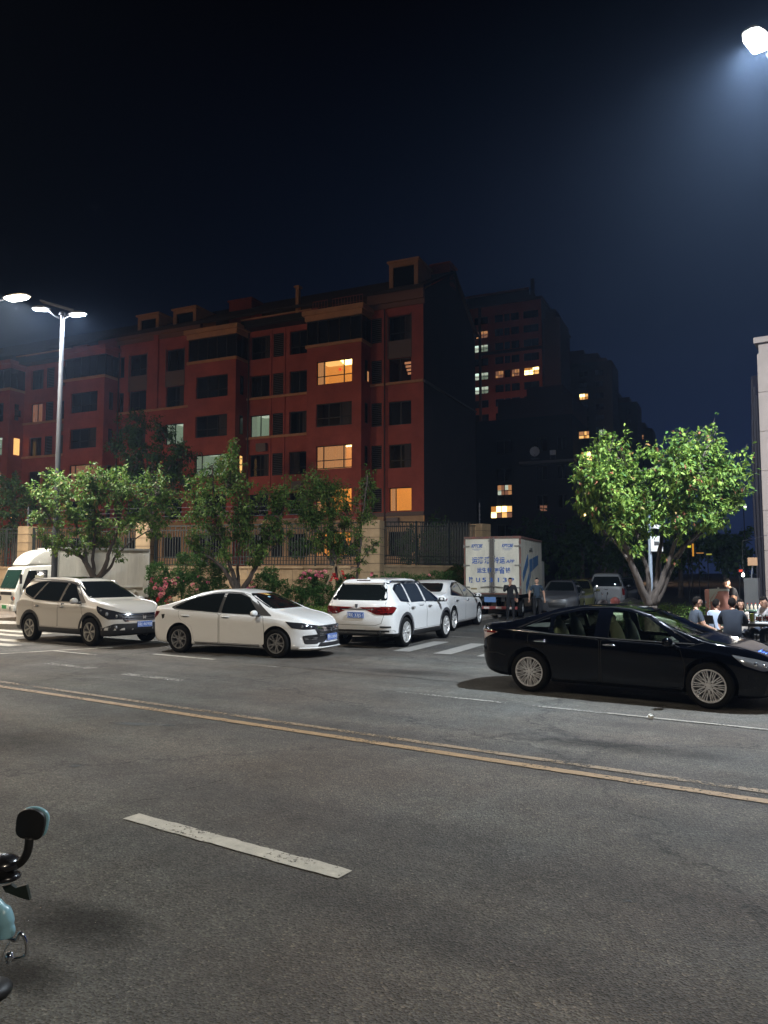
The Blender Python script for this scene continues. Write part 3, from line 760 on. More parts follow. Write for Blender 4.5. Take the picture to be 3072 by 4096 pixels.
# gable wall, roof, far walls
m = MB(); RZ = 24.7; DP = 11.5
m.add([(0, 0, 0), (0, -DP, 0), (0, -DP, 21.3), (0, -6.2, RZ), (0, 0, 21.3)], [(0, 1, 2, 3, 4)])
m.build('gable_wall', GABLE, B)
m = MB(); m.span((-.1, -DP, 14.88), (0, 0, 15.03)); m.span((-.12, -DP, 21.0), (0, -DP + .6, 21.4)); m.build('gable_moulding', mat('shaded_gable_trim', (.16, .14, .14), .8), B)  # trim darkened with the gable in place of shade
m = MB(); m.add([(56, 0, 0), (56, -DP, 0), (56, -DP, 21.3), (56, -6.2, RZ), (56, 0, 21.3)], [(4, 3, 2, 1, 0)]); m.add([(0, -DP, 0), (56, -DP, 0), (56, -DP, 21.3), (0, -DP, 21.3)], [(0, 1, 2, 3)]); m.build('back_wall', REDW, B)
m = MB(); T_ = .18
m.add([(-.2, .45, 21.3), (56, .45, 21.3), (56, -6.2, RZ), (-.2, -6.2, RZ), (-.2, -DP - .4, 21.3), (56, -DP - .4, 21.3)], [(0, 1, 2, 3), (3, 2, 5, 4)])
m.v += [(x, y, z + T_) for x, y, z in m.v]; m.f += [(6, 7, 8, 9), (9, 8, 11, 10), (0, 6, 9, 3), (3, 9, 10, 4), (0, 1, 7, 6)]; m.m += [0] * 5
rf = m.build('roof', ROOFM, B)
# rows of roof tiles near the eaves
tl = MB(); tl.span((0, 0, 0), (27.5, .05, .05)); 
for k in range(14):
    t_ = k / 14; tm = MB(); tm.span((-.2, -.02, 0), (56, .06, .06)); o = tm.build('tile_row', ROOFM, rf); o.location = (0, .45 - 6.65 * t_, 21.48 + 3.4 * t_)
def dormer(a, b, z0, z1, y=-.4, m_=None):
    m = MB(); t = .3; m_ = TRIM
    m.span((a, y - 2.6, z0), (a + t, y, z1)); m.span((b - t, y - 2.6, z0), (b, y, z1)); m.span((a + t, y - 2.6, z1 - t), (b - t, y, z1)); m.span((a + t, y - .2, z0 - .1), (b - t, y, z0 + .12))
    m.span((a - .12, y - 2.7, z1), (b + .12, y + .14, z1 + .13))
    d_ = m.build('dormer', m_, B)
    p = MB(); p.add([(a + t, y - .15, z0), (b - t, y - .15, z0), (b - t, y - .15, z1), (a + t, y - .15, z1)], [(3, 2, 1, 0)]); p.build('pane', PANEM, d_)
dormer(.55, 2.75, 21.7, 23.75); dormer(19.7, 22.0, 21.6, 23.1); dormer(23.5, 25.7, 21.6, 23.1)
def chim(a, b, y0, y1, z0, z1, name='chimney', m_=REDW):
    m = MB(); m.span((a, y0, z0), (b, y1, z1)); m.span((a - .1, y0 - .1, z1), (b + .1, y1 + .1, z1 + .14)); m.build(name, m_, B)
chim(.0, 1.5, -6.9, -5.4, 23.5, 25.2); chim(9.9, 10.15, -.2, .1, 20.9, 23.0, 'vent_stack', TRIM)
chim(16.2, 18.4, -4.5, -3.0, 22, 24.1); chim(27.6, 29.8, -1.5, -.2, 20.5, 21.7, 'roof_box'); chim(31.0, 32.4, -.9, -.1, 20.4, 21.2, 'roof_box')
# roof-terrace railings above the bays
for a, b in ((4.2, 6.6), (7.0, 8.2)):
    m = MB(); n = int((b - a) / .22)
    for i in range(n + 1): m.tube([(a + (b-a)*i/n, .9, 20.42), (a + (b-a)*i/n, .9, 21.35)], .02, 4)
    m.tube([(a, .9, 21.35), (b, .9, 21.35)], .03, 5); m.tube([(a, .9, 20.9), (b, .9, 20.9)], .02, 5)
    m.build('terrace_railing', mat('rust_rail', (.25, .07, .05), .6), B)

# --- distant towers
def tower(name, label, px0, px1, pxs, ytop, Y, floors, cols, lits=(), wallm=None, roof_step=True, sidem=None, toprow=.4, fh=3.0, wh=1.6, depth=None, winm=None):
    """front face spans px0..px1 (right corner at px1), right side face seen to pxs"""
    cr_ = at(px1, 2000, Y); top = at(px1, ytop, Y).z
    root = empty(name, (cr_.x, Y, 0), FANG, label, 'tower block')
    F = Vector((math.cos(FANG), math.sin(FANG)))
    def s_of(px, y=Y):
        r = ray(px, 2000); k = r[0] / r[1]   # X = k*Y
        return (k * Y - cr_.x) / (F.x - k * F.y)
    W_ = s_of(px0)
    k = ray(pxs, 2000)[0] / ray(pxs, 2000)[1]; S = Vector((-F.y, F.x)) * -1
    dp = (k * Y - cr_.x) / (S.x - k * S.y) if depth is None else depth
    dp = max(4, min(dp, 30))
    m = MB(); rows = [top - 1.2 - fh * (i + 1) + .5 for i in range(floors)]
    o_ = []
    for (c0, c1) in cols:
        a, b = sorted((s_of(c0), s_of(c1)))
        for z in rows: o_.append((a, b, z, z + wh))
    wall(m, 0, W_, 0, top, 0, o_, 0, rev=.25)
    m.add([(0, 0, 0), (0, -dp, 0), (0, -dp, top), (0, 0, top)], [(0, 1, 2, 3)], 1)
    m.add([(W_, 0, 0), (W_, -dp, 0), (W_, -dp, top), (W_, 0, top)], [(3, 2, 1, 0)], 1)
    m.add([(0, -dp, 0), (W_, -dp, 0), (W_, -dp, top), (0, -dp, top)], [(0, 1, 2, 3)], 1)
    m.add([(0, 0, top), (W_, 0, top), (W_, -dp, top), (0, -dp, top)], [(0, 1, 2, 3)], 1)
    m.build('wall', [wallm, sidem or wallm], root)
    n = len(rows)
    for i, (a, b, z0, z1) in enumerate(o_):
        ci, ri = i // n, i % n
        lt = dict(lits).get((ci, ri))
        if lt:
            fm = MB(); t = .08
            fm.span((a, -.2, z0), (b, -.1, z0 + t)); fm.span((a, -.2, z1 - t), (b, -.1, z1)); fm.span((a, -.2, z0 + t), (a + t, -.1, z1 - t)); fm.span((b - t, -.2, z0 + t), (b, -.1, z1 - t))
            for v in (.33, .66): x = a + (b - a) * v; fm.span((x - t/2, -.195, z0 + t), (x + t/2, -.105, z1 - t))
            z = z0 + (z1 - z0) * .42; fm.span((a + t, -.19, z - t/2), (b - t, -.11, z + t/2))
            f_ = fm.build('window', FRAMEM, root)
            pm = MB(); h1 = z0 + (z1 - z0) * random.uniform(.45, .75); x1 = a + (b - a) * random.uniform(.3, .7)
            for (xa, xb, za, zb, mi) in ((a, x1, z0, h1, 0), (x1, b, z0, h1, 1), (a, x1, h1, z1, 1), (x1, b, h1, z1, 2)):
                pm.add([(xa, -.24, za), (xb, -.24, za), (xb, -.24, zb), (xa, -.24, zb)], [(3, 2, 1, 0)], mi)
            pm.build('pane', {'w': [W_WARM, W_CEIL, W_COVE], 'g': [W_PALE, W_PALC, W_GRN], 'd': [W_DIM, W_CURT, W_DIM], 'y': [W_CEIL, W_COVE, W_WARM]}[lt], f_)
        else:
            fm = MB(); fm.span((a, -.24, z0), (b, -.16, z0 + .08)); fm.span((a, -.24, z1 - .08), (b, -.16, z1)); x = (a + b) / 2; fm.span((x - .04, -.235, z0 + .08), (x + .04, -.165, z1 - .08))
            f_ = fm.build('window', FRAMEM, root)
            pm = MB(); pm.add([(a, -.23, z0), (b, -.23, z0), (b, -.23, z1), (a, -.23, z1)], [(3, 2, 1, 0)]); pm.build('pane', winm or PANEM, f_)
    return root, W_, dp, top
def cx(x): return 1800 + x / 1.843
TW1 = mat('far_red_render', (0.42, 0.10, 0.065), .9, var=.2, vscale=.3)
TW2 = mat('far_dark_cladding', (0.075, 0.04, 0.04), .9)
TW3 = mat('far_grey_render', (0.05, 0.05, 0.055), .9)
cols1 = [(cx(190), cx(292)), (cx(343), cx(406)), (cx(414), cx(456)), (cx(465), cx(526)), (cx(558), cx(672))]
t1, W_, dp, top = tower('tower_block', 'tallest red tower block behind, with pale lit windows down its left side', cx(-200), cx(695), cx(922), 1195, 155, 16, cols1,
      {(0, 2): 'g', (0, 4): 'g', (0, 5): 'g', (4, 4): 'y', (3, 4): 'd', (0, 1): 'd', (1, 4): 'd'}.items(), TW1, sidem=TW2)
m = MB(); m.span((-.3, -dp, top), (W_, .5, top + .5)); m.span((1.5, -dp + 2, top + .5), (W_ - 1, -1, top + 1.6)); m.span((3, -dp + 3, top + 1.6), (W_ - 9, -2, top + 3.1)); m.span((2.0, -3.0, top + .5), (2.7, -2.3, top + 5.5)); m.build('roof', TW2, t1)
m = MB(); m.span((3, -2, top + 3.1), (W_ - 9, -1.6, top + 3.5)); m.build('roof_edge', TW1, t1)
# dark cladding of its top storeys and the set-back right wing
m = MB(); m.span((0, .002, top - 10.5), (13.2, .25, top - 9.9)); 
m.span((12.9, 0, top - 60), (13.4, .4, top - .2)); m.build('band', TW2, t1)
m = MB(); m.span((-3.4, -11, 0), (0 - .01, -2.0, top - 3.6)); m.span((-2.2, -10, top - 3.6), (-.01, -3.5, top - 1.4)); m.build('side_wing', TW2, t1)
m = MB(); m.span((-3.3, -1.98, 0), (-.02, -1.2, top - 26)); m.build('low_wing', TW1, t1)
for r_ in range(4):
    for c_ in range(2):
        m = MB(); m.span((-3.0 + 1.55 * c_, -1.19, top - 31 - 3 * r_), (-1.9 + 1.55 * c_, -1.1, top - 29.4 - 3 * r_)); m.build('window', PANEM, t1)
def stepped(name, label, px0, px1, ytop, Y, lits, cols, steps):
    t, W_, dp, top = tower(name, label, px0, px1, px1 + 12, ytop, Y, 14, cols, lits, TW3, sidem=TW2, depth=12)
    m = MB()
    for (a, b, h) in steps: m.span((W_ * a, -11, top), (W_ * b, -.3, top + h))
    m.build('roof', TW2, t)
stepped('tower_block', 'second dark tower block, lower than the tallest, with one lit window', cx(880), cx(1215), 1440, 195, {(0, 2): 'w'}.items(), [(cx(968), cx(1034)), (cx(1090), cx(1150))], ((.62, 1, 3.6), (.3, .62, 2.4), (.12, .3, .9)))
stepped('tower_block', 'third dark tower block stepping down behind the right tree', cx(1180), cx(1396), 1605, 230, {(0, 5): 'd', (0, 3): 'y'}.items(), [(cx(1213), cx(1262)), (cx(1310), cx(1345))], ((.6, 1, 3.2), (.25, .6, 1.6)))
stepped('tower_block', 'smallest and farthest dark tower block, its top just above the right tree', cx(1370), cx(1505), 1712, 260, {(0, 0): 'd'}.items(), [(cx(1400), cx(1440))], ((.4, 1, 2.2),))
# nearer dark block with a balcony slab carrying a dish, and its right part with lit windows
t0, W_, dp, top = tower('dark_building', 'dark mid-rise block right of the red block, satellite dish on its balcony slab', cx(150), cx(912), cx(960), 1655, 78, 7,
      [(cx(345), cx(455)), (cx(640), cx(720)), (cx(800), cx(860))], (), mat('dark_block_render', (.022, .020, .026), .9), depth=10, wh=1.5)
t0['category'] = 'building'
m = MB(); m.span((0, -9, top), (W_ * .72, -.3, top + 2.2)); m.span((W_ * .1, -9, top + 2.2), (W_ * .45, -1, top + 3.4)); m.build('roof', TW2, t0)
p_ = at(cx(760), cx(0) and 1835, 78)
def bz(py): return at(cx(760), py, 77).z
m = MB(); m.span((-.4, 0, bz(1846)), (W_ * .48, 1.3, bz(1836))); m.build('balcony_slab', mat('slab', (.2, .18, .18), .9), t0)
def t0win(cx0, cx1, y0, y1, mats_):
    F = Vector((math.cos(FANG), math.sin(FANG))); O_ = t0.location
    def s_of(px): r = ray(px, 2000); k = r[0] / r[1]; return (k * O_.y - O_.x) / (F.x - k * F.y)
    a, b = sorted((s_of(cx0), s_of(cx1))); z0, z1 = at(cx0, y1, 78).z, at(cx0, y0, 78).z
    f_ = MB(); t = .07
    f_.span((a - t, 0, z0 - t), (b + t, .1, z0)); f_.span((a - t, 0, z1), (b + t, .1, z1 + t)); f_.span((a - t, 0, z0), (a, .1, z1)); f_.span((b, 0, z0), (b + t, .1, z1)); f_.span(((a+b)/2 - .03, .01, z0), ((a+b)/2 + .03, .09, z1))
    f_.span((a, .012, z0 + (z1-z0)*.4), (b, .085, z0 + (z1-z0)*.4 + .06))
    fo = f_.build('window', FRAMEM, t0)
    p = MB()
    n = 4
    for i in range(n):
        for j in range(2): p.add([(a + (b-a)*i/n, .03, z0 + (z1-z0)*j/2), (a + (b-a)*(i+1)/n, .03, z0 + (z1-z0)*j/2), (a + (b-a)*(i+1)/n, .03, z0 + (z1-z0)*(j+1)/2), (a + (b-a)*i/n, .03, z0 + (z1-z0)*(j+1)/2)], [(3, 2, 1, 0)], random.randrange(len(mats_)))
    p.build('pane', mats_, fo)
t0win(1992, 2048, 1928, 1968, [W_DIM, W_CURT, W_PALC]); t0win(1965, 2048, 2015, 2062, [W_WARM, W_COVE, W_CEIL, W_DIM]); t0win(2160, 2188, 2018, 2040, [W_DIM])
t0win(2322, 2362, 1730, 1757, [W_CURT, W_CEIL, W_WARM]); t0win(2330, 2372, 1812, 1845, [W_WARM, W_COVE]); t0win(2405, 2428, 1728, 1748, [W_PALC, W_PALE]); t0win(2325, 2368, 2044, 2066, [W_COVE, W_WARM])
d0 = empty('satellite_dish', at(2140, 1836, 76.2), FANG, 'small white satellite dish standing on the dark block balcony slab', 'satellite dish')
m = MB(); m.lathe([(0, -.1), (.25, -.06), (.5, .08), (.5, .1), (.25, -.03), (0, -.07)], n=16, axis='y'); m.v = [(x, y, z + .75) for x, y, z in m.v]; m.build('reflector', mat('dish_white', (.7, .7, .75), .5), d0, 60)
m = MB(); m.tube([(0, 0, 0), (0, 0, .45)], .06, 6); m.box((0, 0, .03), (.8, .5, .06)); m.build('stand', STEEL, d0)
d1 = empty('rooftop_box', at(2212, 1836, 76.2), FANG, 'small white framed box beside the satellite dish', 'equipment box')
m = MB(); m.box((0, 0, .65), (.55, .3, .45)); m.build('cabinet', mat('dish_white', (1, 1, 1)), d1); m = MB(); [m.box((x, 0, .2), (.05, .05, .42)) for x in (-.24, .24)]; m.build('stand', STEEL, d1)

cobra_lamp('street_lamp', Vector((19, 118, 14)), Vector((17, 116, 0)), 'added unseen lamp lighting the tallest tower, behind the dark mid-rise block', 16000, (1.0, .66, .42), HOUSO, tilt=1.3)  # lamp added out of sight to brighten the tower front
# --- shop building at the right edge
sb = at(3054, 2000, 24.0); top = at(3054, 1375, 24.0).z
S = empty('shop_building', (sb.x, 24.0, 0), R(-33.8), 'beige shop building corner at the right edge behind the diners', 'building')
BEI = mat('beige_stone_cladding', (.25, .20, .17), .75, var=.12, vscale=1.5, bump=.15)
m = MB(); m.span((.02, .02, 0), (12, 9, top - .03)); m.build('wall', BEI, S)
ph = 1.25; nrow = int(top / ph) + 1
pl_ = MB(); pl_.span((.0, 0, .008), (1.18, .03, ph - .008)); pme = pl_.mesh('panel', BEI)
for i in range(nrow):
    for j in range(8):
        if (i + 1) * ph < top + .6: ob('panel', pme, S, (j * 1.19 - .01, -.03, i * ph + .14))
for i in range(nrow):
    if (i + 1) * ph < top + .6:
        q = MB(); q.span((-.03, 0, .008), (0, 1.18, ph - .008)); 
        if i == 0: qme = q.mesh('panel', BEI)
        for j in range(4): ob('panel', qme, S, (-.0, j * 1.19, i * ph + .14))
m = MB(); m.span((-.1, -.12, top), (12, 9, top + .18)); m.build('coping', BEI, S)
m = MB()
for k, x in enumerate((-.10, -.20, -.30)):
    m.tube([(x, .25 + .12*k, .14), (x - .02, .3, top * .5), (x + .03 * (k - 1), .25 + .12*k, top - 1.6 + .3*k)], .035 + .015 * (k % 2), 8)
m.build('downpipe', mat('grey_pipe', (.018, .016, .02), .8, spec=.15), S, 60)
m = MB(); m.span((-.30, .5, .14), (-.05, 2.0, top - .9)); m.build('dark_pilaster', mat('dark_brown_cladding', (.008, .007, .012), .9, spec=.08), S)
def onsb(px, py, Y): return at(px, py, Y)
p_ = at(3010, 2390, 23.0); c_ = empty('utility_cabinet', (p_.x, 23.0, .12), R(-33.8), 'tall grey cabinet at the foot of the beige shop corner', 'cabinet')
hz = at(3010, 2312, 23).z; m = MB(); m.span((-.19, -.2, 0), (.19, .2, hz - .12)); m.build('body', mat('grey_cabinet', (.055, .055, .055), .7), c_); m = MB(); m.span((-.16, -.215, .1), (.16, -.2, hz - .2)); m.build('door', mat('grey_cabinet', (1, 1, 1)), c_)
p_ = at(3010, 2246, 22.9); c_ = empty('wall_sign', (p_.x, 22.9, p_.z), R(-20), 'small blank brown board fixed to a pole above the grey cabinet', 'sign')
m = MB(); m.box((0, 0, 0), (.26, .04, .24)); m.build('board', mat('brown_board', (.30, .17, .09), .8), c_)
m = MB(); m.tube([(0, .06, -.12), (-.05, .06, -.6)], .02, 6); m.build('pole', STEEL, c_)
# ================================================================ fence with stone pillars on a stone plinth
P3 = at(1490, 2300, 33.0); P1 = at(104, 2300, 37.2); P4 = at(1921, 2300, 39.5)
FD = (P1 - P3); FD.z = 0; FL = FD.length; FD.normalize()
P2 = P3 + FD * (FL * .625); P0 = P1 + FD * 9.0
IRON = mat('dark_green_iron', (0.02, 0.026, 0.024), 0.5)
BLOCKM = mat('sandstone_block', (0.36, 0.25, 0.14), 0.85, var=.3, vscale=1.7, bump=.35, bscale=25)
MORT = mat('mortar_joint', (0.14, 0.10, 0.07), .9)
def pillar(P, wd, ztop, nb, ang, label, rod=0.0):
    root = empty('stone_pillar', (P.x, P.y, .12), ang, label, 'pillar', 'stone pillars of the fence')
    m = MB(); m.span((-wd/2 + .02, -wd/2 + .02, 0), (wd/2 - .02, wd/2 - .02, ztop - .13)); m.build('core', MORT, root)
    h = (ztop - .12) / nb; b = MB(); b.box((0, 0, h/2), (wd, wd, h - .022)); me = b.mesh('block', BLOCKM)
    for i in range(nb): ob('block', me, root, (random.uniform(-.004, .004), random.uniform(-.004, .004), i * h), (0, 0, R(random.uniform(-.3, .3))))
    if rod:
        m = MB(); m.tube([(0, 0, ztop - .12), (0, 0, ztop - .12 + rod)], .022, 6)
        for k in range(4): m.tube([(0, 0, ztop + .1 + rod * .2 * k), (.0, -.0, ztop + .16 + rod * .2 * k)], .05, 8)
        m.build('wire_post', STEEL, root)
    return root
aL = math.atan2(-FD.y, -FD.x)
HP = at(1490, 2082, 33.0).z
pillar(P3, .84, HP, 11, aL, 'widest stone pillar, right of the leaning sapling, nearest the side road')
pillar(P2, .74, at(487, 2088, P2.y).z, 11, aL, 'stone pillar half hidden by the leaves of the left tree', .95)
pillar(P1, .60, at(104, 2105, 37.2).z, 10, aL, 'stone pillar behind the cab of the white box truck', .95)
pillar(P4, .80, at(1921, 2096, 39.5).z, 12, math.atan2((P4-P3).y, (P4-P3).x), 'stone pillar rising behind the refrigerated truck', 1.1)
def plinth(a, b, h, label, wd=.45):
    d = b - a; d.z = 0; L_ = d.length
    root = empty('plinth_wall', (a.x, a.y, .12), math.atan2(d.y, d.x), label, 'wall', 'stone plinth walls under the fence')
    m = MB(); m.span((0, -wd/2 + .03, 0), (L_, wd/2 - .03, h - .16)); m.build('core', MORT, root)
    n = max(1, round(L_ / .54)); bl = L_ / n; ch = (h - .12 - .1) / 4
    bm_ = MB(); bm_.box((0, 0, ch/2), (bl - .016, wd, ch - .014)); me = bm_.mesh('block', BLOCKM)
    for r_ in range(4):
        if r_ < 1: continue
        for i in range(n):
            ob('block', me, root, (bl * (i + .5), random.uniform(-.006, .006), r_ * ch))
    cm = MB(); cm.box((0, 0, .05), (bl * 2 - .012, wd + .08, .1)); cme = cm.mesh('coping_stone', BLOCKM)
    for i in range(n // 2): ob('coping_stone', cme, root, (bl * (2*i + 1), 0, h - .12 - .1))
def fence(a, b, z0, z1a, z1b, label, sp=.135):
    d = b - a; d.z = 0; L_ = d.length
    root = empty('iron_fence', (a.x, a.y, 0), math.atan2(d.y, d.x), label, 'fence', 'iron fence sections')
    n = int(L_ / sp); bm_ = MB(); bm_.box((0, 0, .5), (.032, .032, 1.0)); me = bm_.mesh('bar', IRON)
    for i in range(1, n):
        t = i / n; zt = z1a + (z1b - z1a) * t
        o = ob('bar', me, root, (L_ * t, 0, z0 + .04)); o.scale = (1, 1, zt - z0 - .04 - (.14 if i % 2 else 0))
    def rail(h, th, from_top=True, nm='rail'):
        m = MB(); p0 = (0, 0, (z1a - h) if from_top else z0 + h); p1 = (L_, 0, (z1b - h) if from_top else z0 + h)
        m.tube([p0, p1], th, 4); m.build(nm, IRON, root)
    rail(0.0, .035); rail(.2, .026); rail(.08, .03, False); rail(.42, .022, False); rail(.25, .016, False)
    for k in range(int(L_ / 2.6) + 1):
        m = MB(); x = min(L_ - .05, .05 + 2.6 * k); m.span((x - .035, -.035, z0), (x + .035, .035, z1a + (z1b - z1a) * x / L_ + .05)); m.build('post', IRON, root)
zf = 2.22
fz3, fz1, fz4 = at(1540, 2090, 33.0).z, at(250, 2112, 36.5).z, at(1690, 2098, 35.6).z
ex = FD * .3
zt = lambda t: fz3 + (fz1 - fz3) * t
plinth(P2 - FD * .34, P3 + FD * .38, zf, 'sandstone plinth wall behind the rose bushes, left of the widest pillar')
plinth(P1 - FD * .3, P2 + FD * .34, zf, 'sandstone plinth wall hidden mostly behind the white box truck')
D34 = (P4 - P3); D34.z = 0; D34.normalize()
plinth(P3 + D34 * .45, P4 - D34 * .42, zf + .05, 'sandstone plinth wall between the widest pillar and the refrigerated truck')
plinth(P0, P1 + FD * .3, zf, 'sandstone plinth wall at the far left edge')
fence(P2 - FD * .37, P3 + FD * .42, zf, zt(.6), fz3, 'iron fence section behind the two staked saplings, left of the widest pillar')
fence(P1 - FD * .3, P2 + FD * .37, zf, fz1, zt(.6), 'iron fence section above the white box truck')
fence(P3 + D34 * .42, P4 - D34 * .4, zf + .05, fz4 - .03, fz4 + .35, 'iron fence section between the widest pillar and the refrigerated truck')
fence(P0, P1 + FD * .3, zf, fz1, fz1, 'iron fence section at the far left, in the dark')
# thin security wires over the fence
sw = empty('security_wire', (P2.x, P2.y, HP), aL, 'thin security wires strung above the iron fence', 'wire')
for k in range(4):
    m = MB(); L_ = FL * .625; m.tube([(0, 0, .15 + .2*k), (L_ * .5, 0, .12 + .2*k), (L_, 0, .15 + .2*k)], .008, 4); m.build('strand', STEEL, sw)
    m = MB(); L_ = -FL * .375; m.tube([(0, 0, .15 + .2*k), (L_ * .5, 0, .12 + .2*k), (L_, 0, .15 + .2*k)], .008, 4); m.build('strand', STEEL, sw)

# planting bank between the pavement and the plinth
def strip(name, ptsA, ptsB, z0, z1, m_, kind='structure', sub=3):
    m = MB(); n = len(ptsA); vs = []
    for i in range(n):
        for k in range(sub + 1):
            t = k / sub; p = ptsA[i].lerp(ptsB[i], t); vs.append((p.x, p.y, z0 + (z1 - z0) * t + random.uniform(-.03, .03) * (0 < t < 1)))
    m.add(vs, [(i*(sub+1)+k, (i+1)*(sub+1)+k, (i+1)*(sub+1)+k+1, i*(sub+1)+k+1) for i in range(n-1) for k in range(sub)])
    o = m.build(name, m_, None, 180); o['kind'] = kind; return o
def bank_pts(px, n_):  # point on the ground seen at column px at cross distance n_
    u = (px - 1536) / FPX; Y = n_ / (NN.x * u + NN.y); return Vector((u * Y, Y, 0))
colsx = list(range(430, 1400, 60))
fr = [bank_pts(x, 18.3) for x in colsx]
def wall_at(px):
    u = (px - 1536) / FPX; t = (P3.x - u * P3.y) / (u * FD.y - FD.x); return Vector((P3.x + FD.x * t, P3.y + FD.y * t, 0))
bk = [wall_at(x) - Vector((0, .25, 0)) for x in colsx]
strip('planting_bank', fr, bk, .135, .62, SOIL, sub=6)
bb = [Vector((p.x, p.y, 0)) for p in (fr[-1], SL0 + sdir * 3 + Vector((-.6, 0, 0)), SL0 + sdir * 9 + Vector((-.9, 0, 0)), SL0 + sdir * 15 + Vector((-1, 0, 0)))]
bc = [bk[-1], P3 + D34 * .9 + Vector((.1, -.3, 0)), P3 + D34 * 3.2 + Vector((.1, -.3, 0)), P4 + Vector((-.6, -.5, 0))]
bc = [Vector((p.x, p.y, 0)) for p in bc]
strip('planting_bank', bb, bc, .135, .62, SOIL, sub=6)

# ================================================================ foliage
def leaves(P, Dr, Ln, Wd, name, material, parent=None, fold=.25):
    """P, Dr: (n,3) arrays of leaf bases and directions; two folded triangles pairs per leaf"""
    P = np.asarray(P, float); Dr = np.asarray(Dr, float); n = len(P)
    Dr /= np.linalg.norm(Dr, axis=1)[:, None]
    rnd = np.random.RandomState(len(P) % 9973); up = rnd.normal(0, .45, (n, 3)) + np.array([0, 0, 1.0])
    sd = np.cross(Dr, up); sd /= (np.linalg.norm(sd, axis=1)[:, None] + 1e-9); nm = np.cross(sd, Dr)
    Ln = np.asarray(Ln).reshape(-1, 1) * np.ones((n, 1)); Wd = np.asarray(Wd).reshape(-1, 1) * np.ones((n, 1))
    mid = P + Dr * Ln * .45
    V = np.stack([P, mid + sd * Wd / 2 + nm * Wd * fold, P + Dr * Ln - nm * Ln * .12, mid - sd * Wd / 2 + nm * Wd * fold, mid], 1).reshape(-1, 3)
    b = (np.arange(n) * 5)[:, None]
    F = np.concatenate([b + [0, 1, 4], b + [1, 2, 4], b + [0, 4, 3], b + [4, 2, 3]], 1).reshape(-1, 3)
    me = bpy.data.meshes.new(name)
    me.vertices.add(len(V)); me.vertices.foreach_set('co', V.astype(np.float32).ravel())
    me.loops.add(F.size); me.loops.foreach_set('vertex_index', F.astype(np.int32).ravel())
    me.polygons.add(len(F)); me.polygons.foreach_set('loop_start', np.arange(0, F.size, 3, dtype=np.int32))
    me.update(calc_edges=True); me.materials.append(material)
    return ob(name, me, parent)
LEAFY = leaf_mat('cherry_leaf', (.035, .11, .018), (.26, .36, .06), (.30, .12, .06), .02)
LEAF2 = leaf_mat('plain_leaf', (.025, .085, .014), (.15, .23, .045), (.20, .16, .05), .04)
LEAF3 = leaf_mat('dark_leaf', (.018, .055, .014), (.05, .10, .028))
LEAFH = leaf_mat('hedge_leaf', (.05, .12, .02), (.16, .24, .04))
LEAFR = leaf_mat('rose_leaf', (.03, .09, .02), (.09, .18, .04))

def tree(name, base, limbs, blobs, nleaf, ll, lw, lm, label, group=None, trunk_r=.16, seed=1, droop=.5, twigs=5, cat='tree'):
    """limbs: list of (points, r0, r1) in world space; blobs: (centre, (rx, ry, rz), share)"""
    rs = np.random.RandomState(seed)
    root = empty(name, base, 0, label, cat, group); b0 = Vector(base)
    m = MB(); lp = []
    for pts, r0, r1 in limbs:
        pts = [Vector(p) - b0 for p in pts]
        # smooth + wobble
        q = []
        for i in range(len(pts) - 1):
            for k in range(4):
                t = k / 4; a = pts[max(i-1, 0)]; b_ = pts[i]; c = pts[i+1]; d = pts[min(i+2, len(pts)-1)]
                q.append(0.5 * ((2*b_) + (c - a) * t + (2*a - 5*b_ + 4*c - d) * t*t + (3*b_ - a - 3*c + d) * t**3) + Vector(rs.normal(0, .012, 3)))
        q.append(pts[-1]); n = len(q)
        m.tube(q, [r0 + (r1 - r0) * (i / (n-1)) ** .8 for i in range(n)], 8 if r0 > .04 else 5)
        lp += q[n // 3:] if r0 < .12 else q[2 * n // 3:]
    tr = m.build('trunk', BARK, root, 180)
    lpa = np.array([list(p) for p in lp])
    tw = MB(); LP, LD, LL = [], [], []
    tot = sum(b[2] for b in blobs)
    for c, r_, sh in blobs:
        c = np.array(list(Vector(c) - b0)); r_ = np.array(r_ if isinstance(r_, (tuple, list)) else (r_,) * 3)
        nl = int(nleaf * sh / tot); ntw = max(2, nl // 26)
        for j in range(ntw):
            v = rs.normal(0, 1, 3); v /= np.linalg.norm(v); e_ = c + v * r_ * (rs.uniform(.2, 1.35) ** .6)
            dist = np.linalg.norm(lpa - e_, axis=1); s_ = lpa[np.argsort(dist)[rs.randint(0, 3)]]
            mid = (s_ + e_) / 2 + rs.normal(0, .08, 3) - np.array([0, 0, .03])
            if np.linalg.norm(e_ - s_) > .05: tw.tube([s_, mid, e_], [.012, .008, .004], 3, cap=False)
            k = nl // ntw
            # leaves crowd the outer half of the twig in whorls
            t = rs.uniform(.35, 1.05, k)[:, None]
            base_ = (1-t)**2 * s_ + 2*t*(1-t) * mid + t*t * e_ + rs.normal(0, .055, (k, 3)) * (r_.mean() / .5) ** .5
            d = rs.normal(0, 1, (k, 3)) + v * .9; d[:, 2] -= droop
            LP.append(base_); LD.append(d); LL.append(ll * rs.uniform(.6, 1.2, k))
    tw.build('twigs', BARK, tr)['kind'] = 'stuff'
    LP, LD, LL = np.concatenate(LP), np.concatenate(LD), np.concatenate(LL)
    cr = leaves(LP, LD, LL, LL * lw / ll, 'crown', lm, root)
    return root
def pxb(px, py, Y, r, rd=None, share=None):
    p = at(px, py, Y); s = Y / FPX
    return (p, (r * s, (rd or r) * s, r * s * .8), share or r * r)

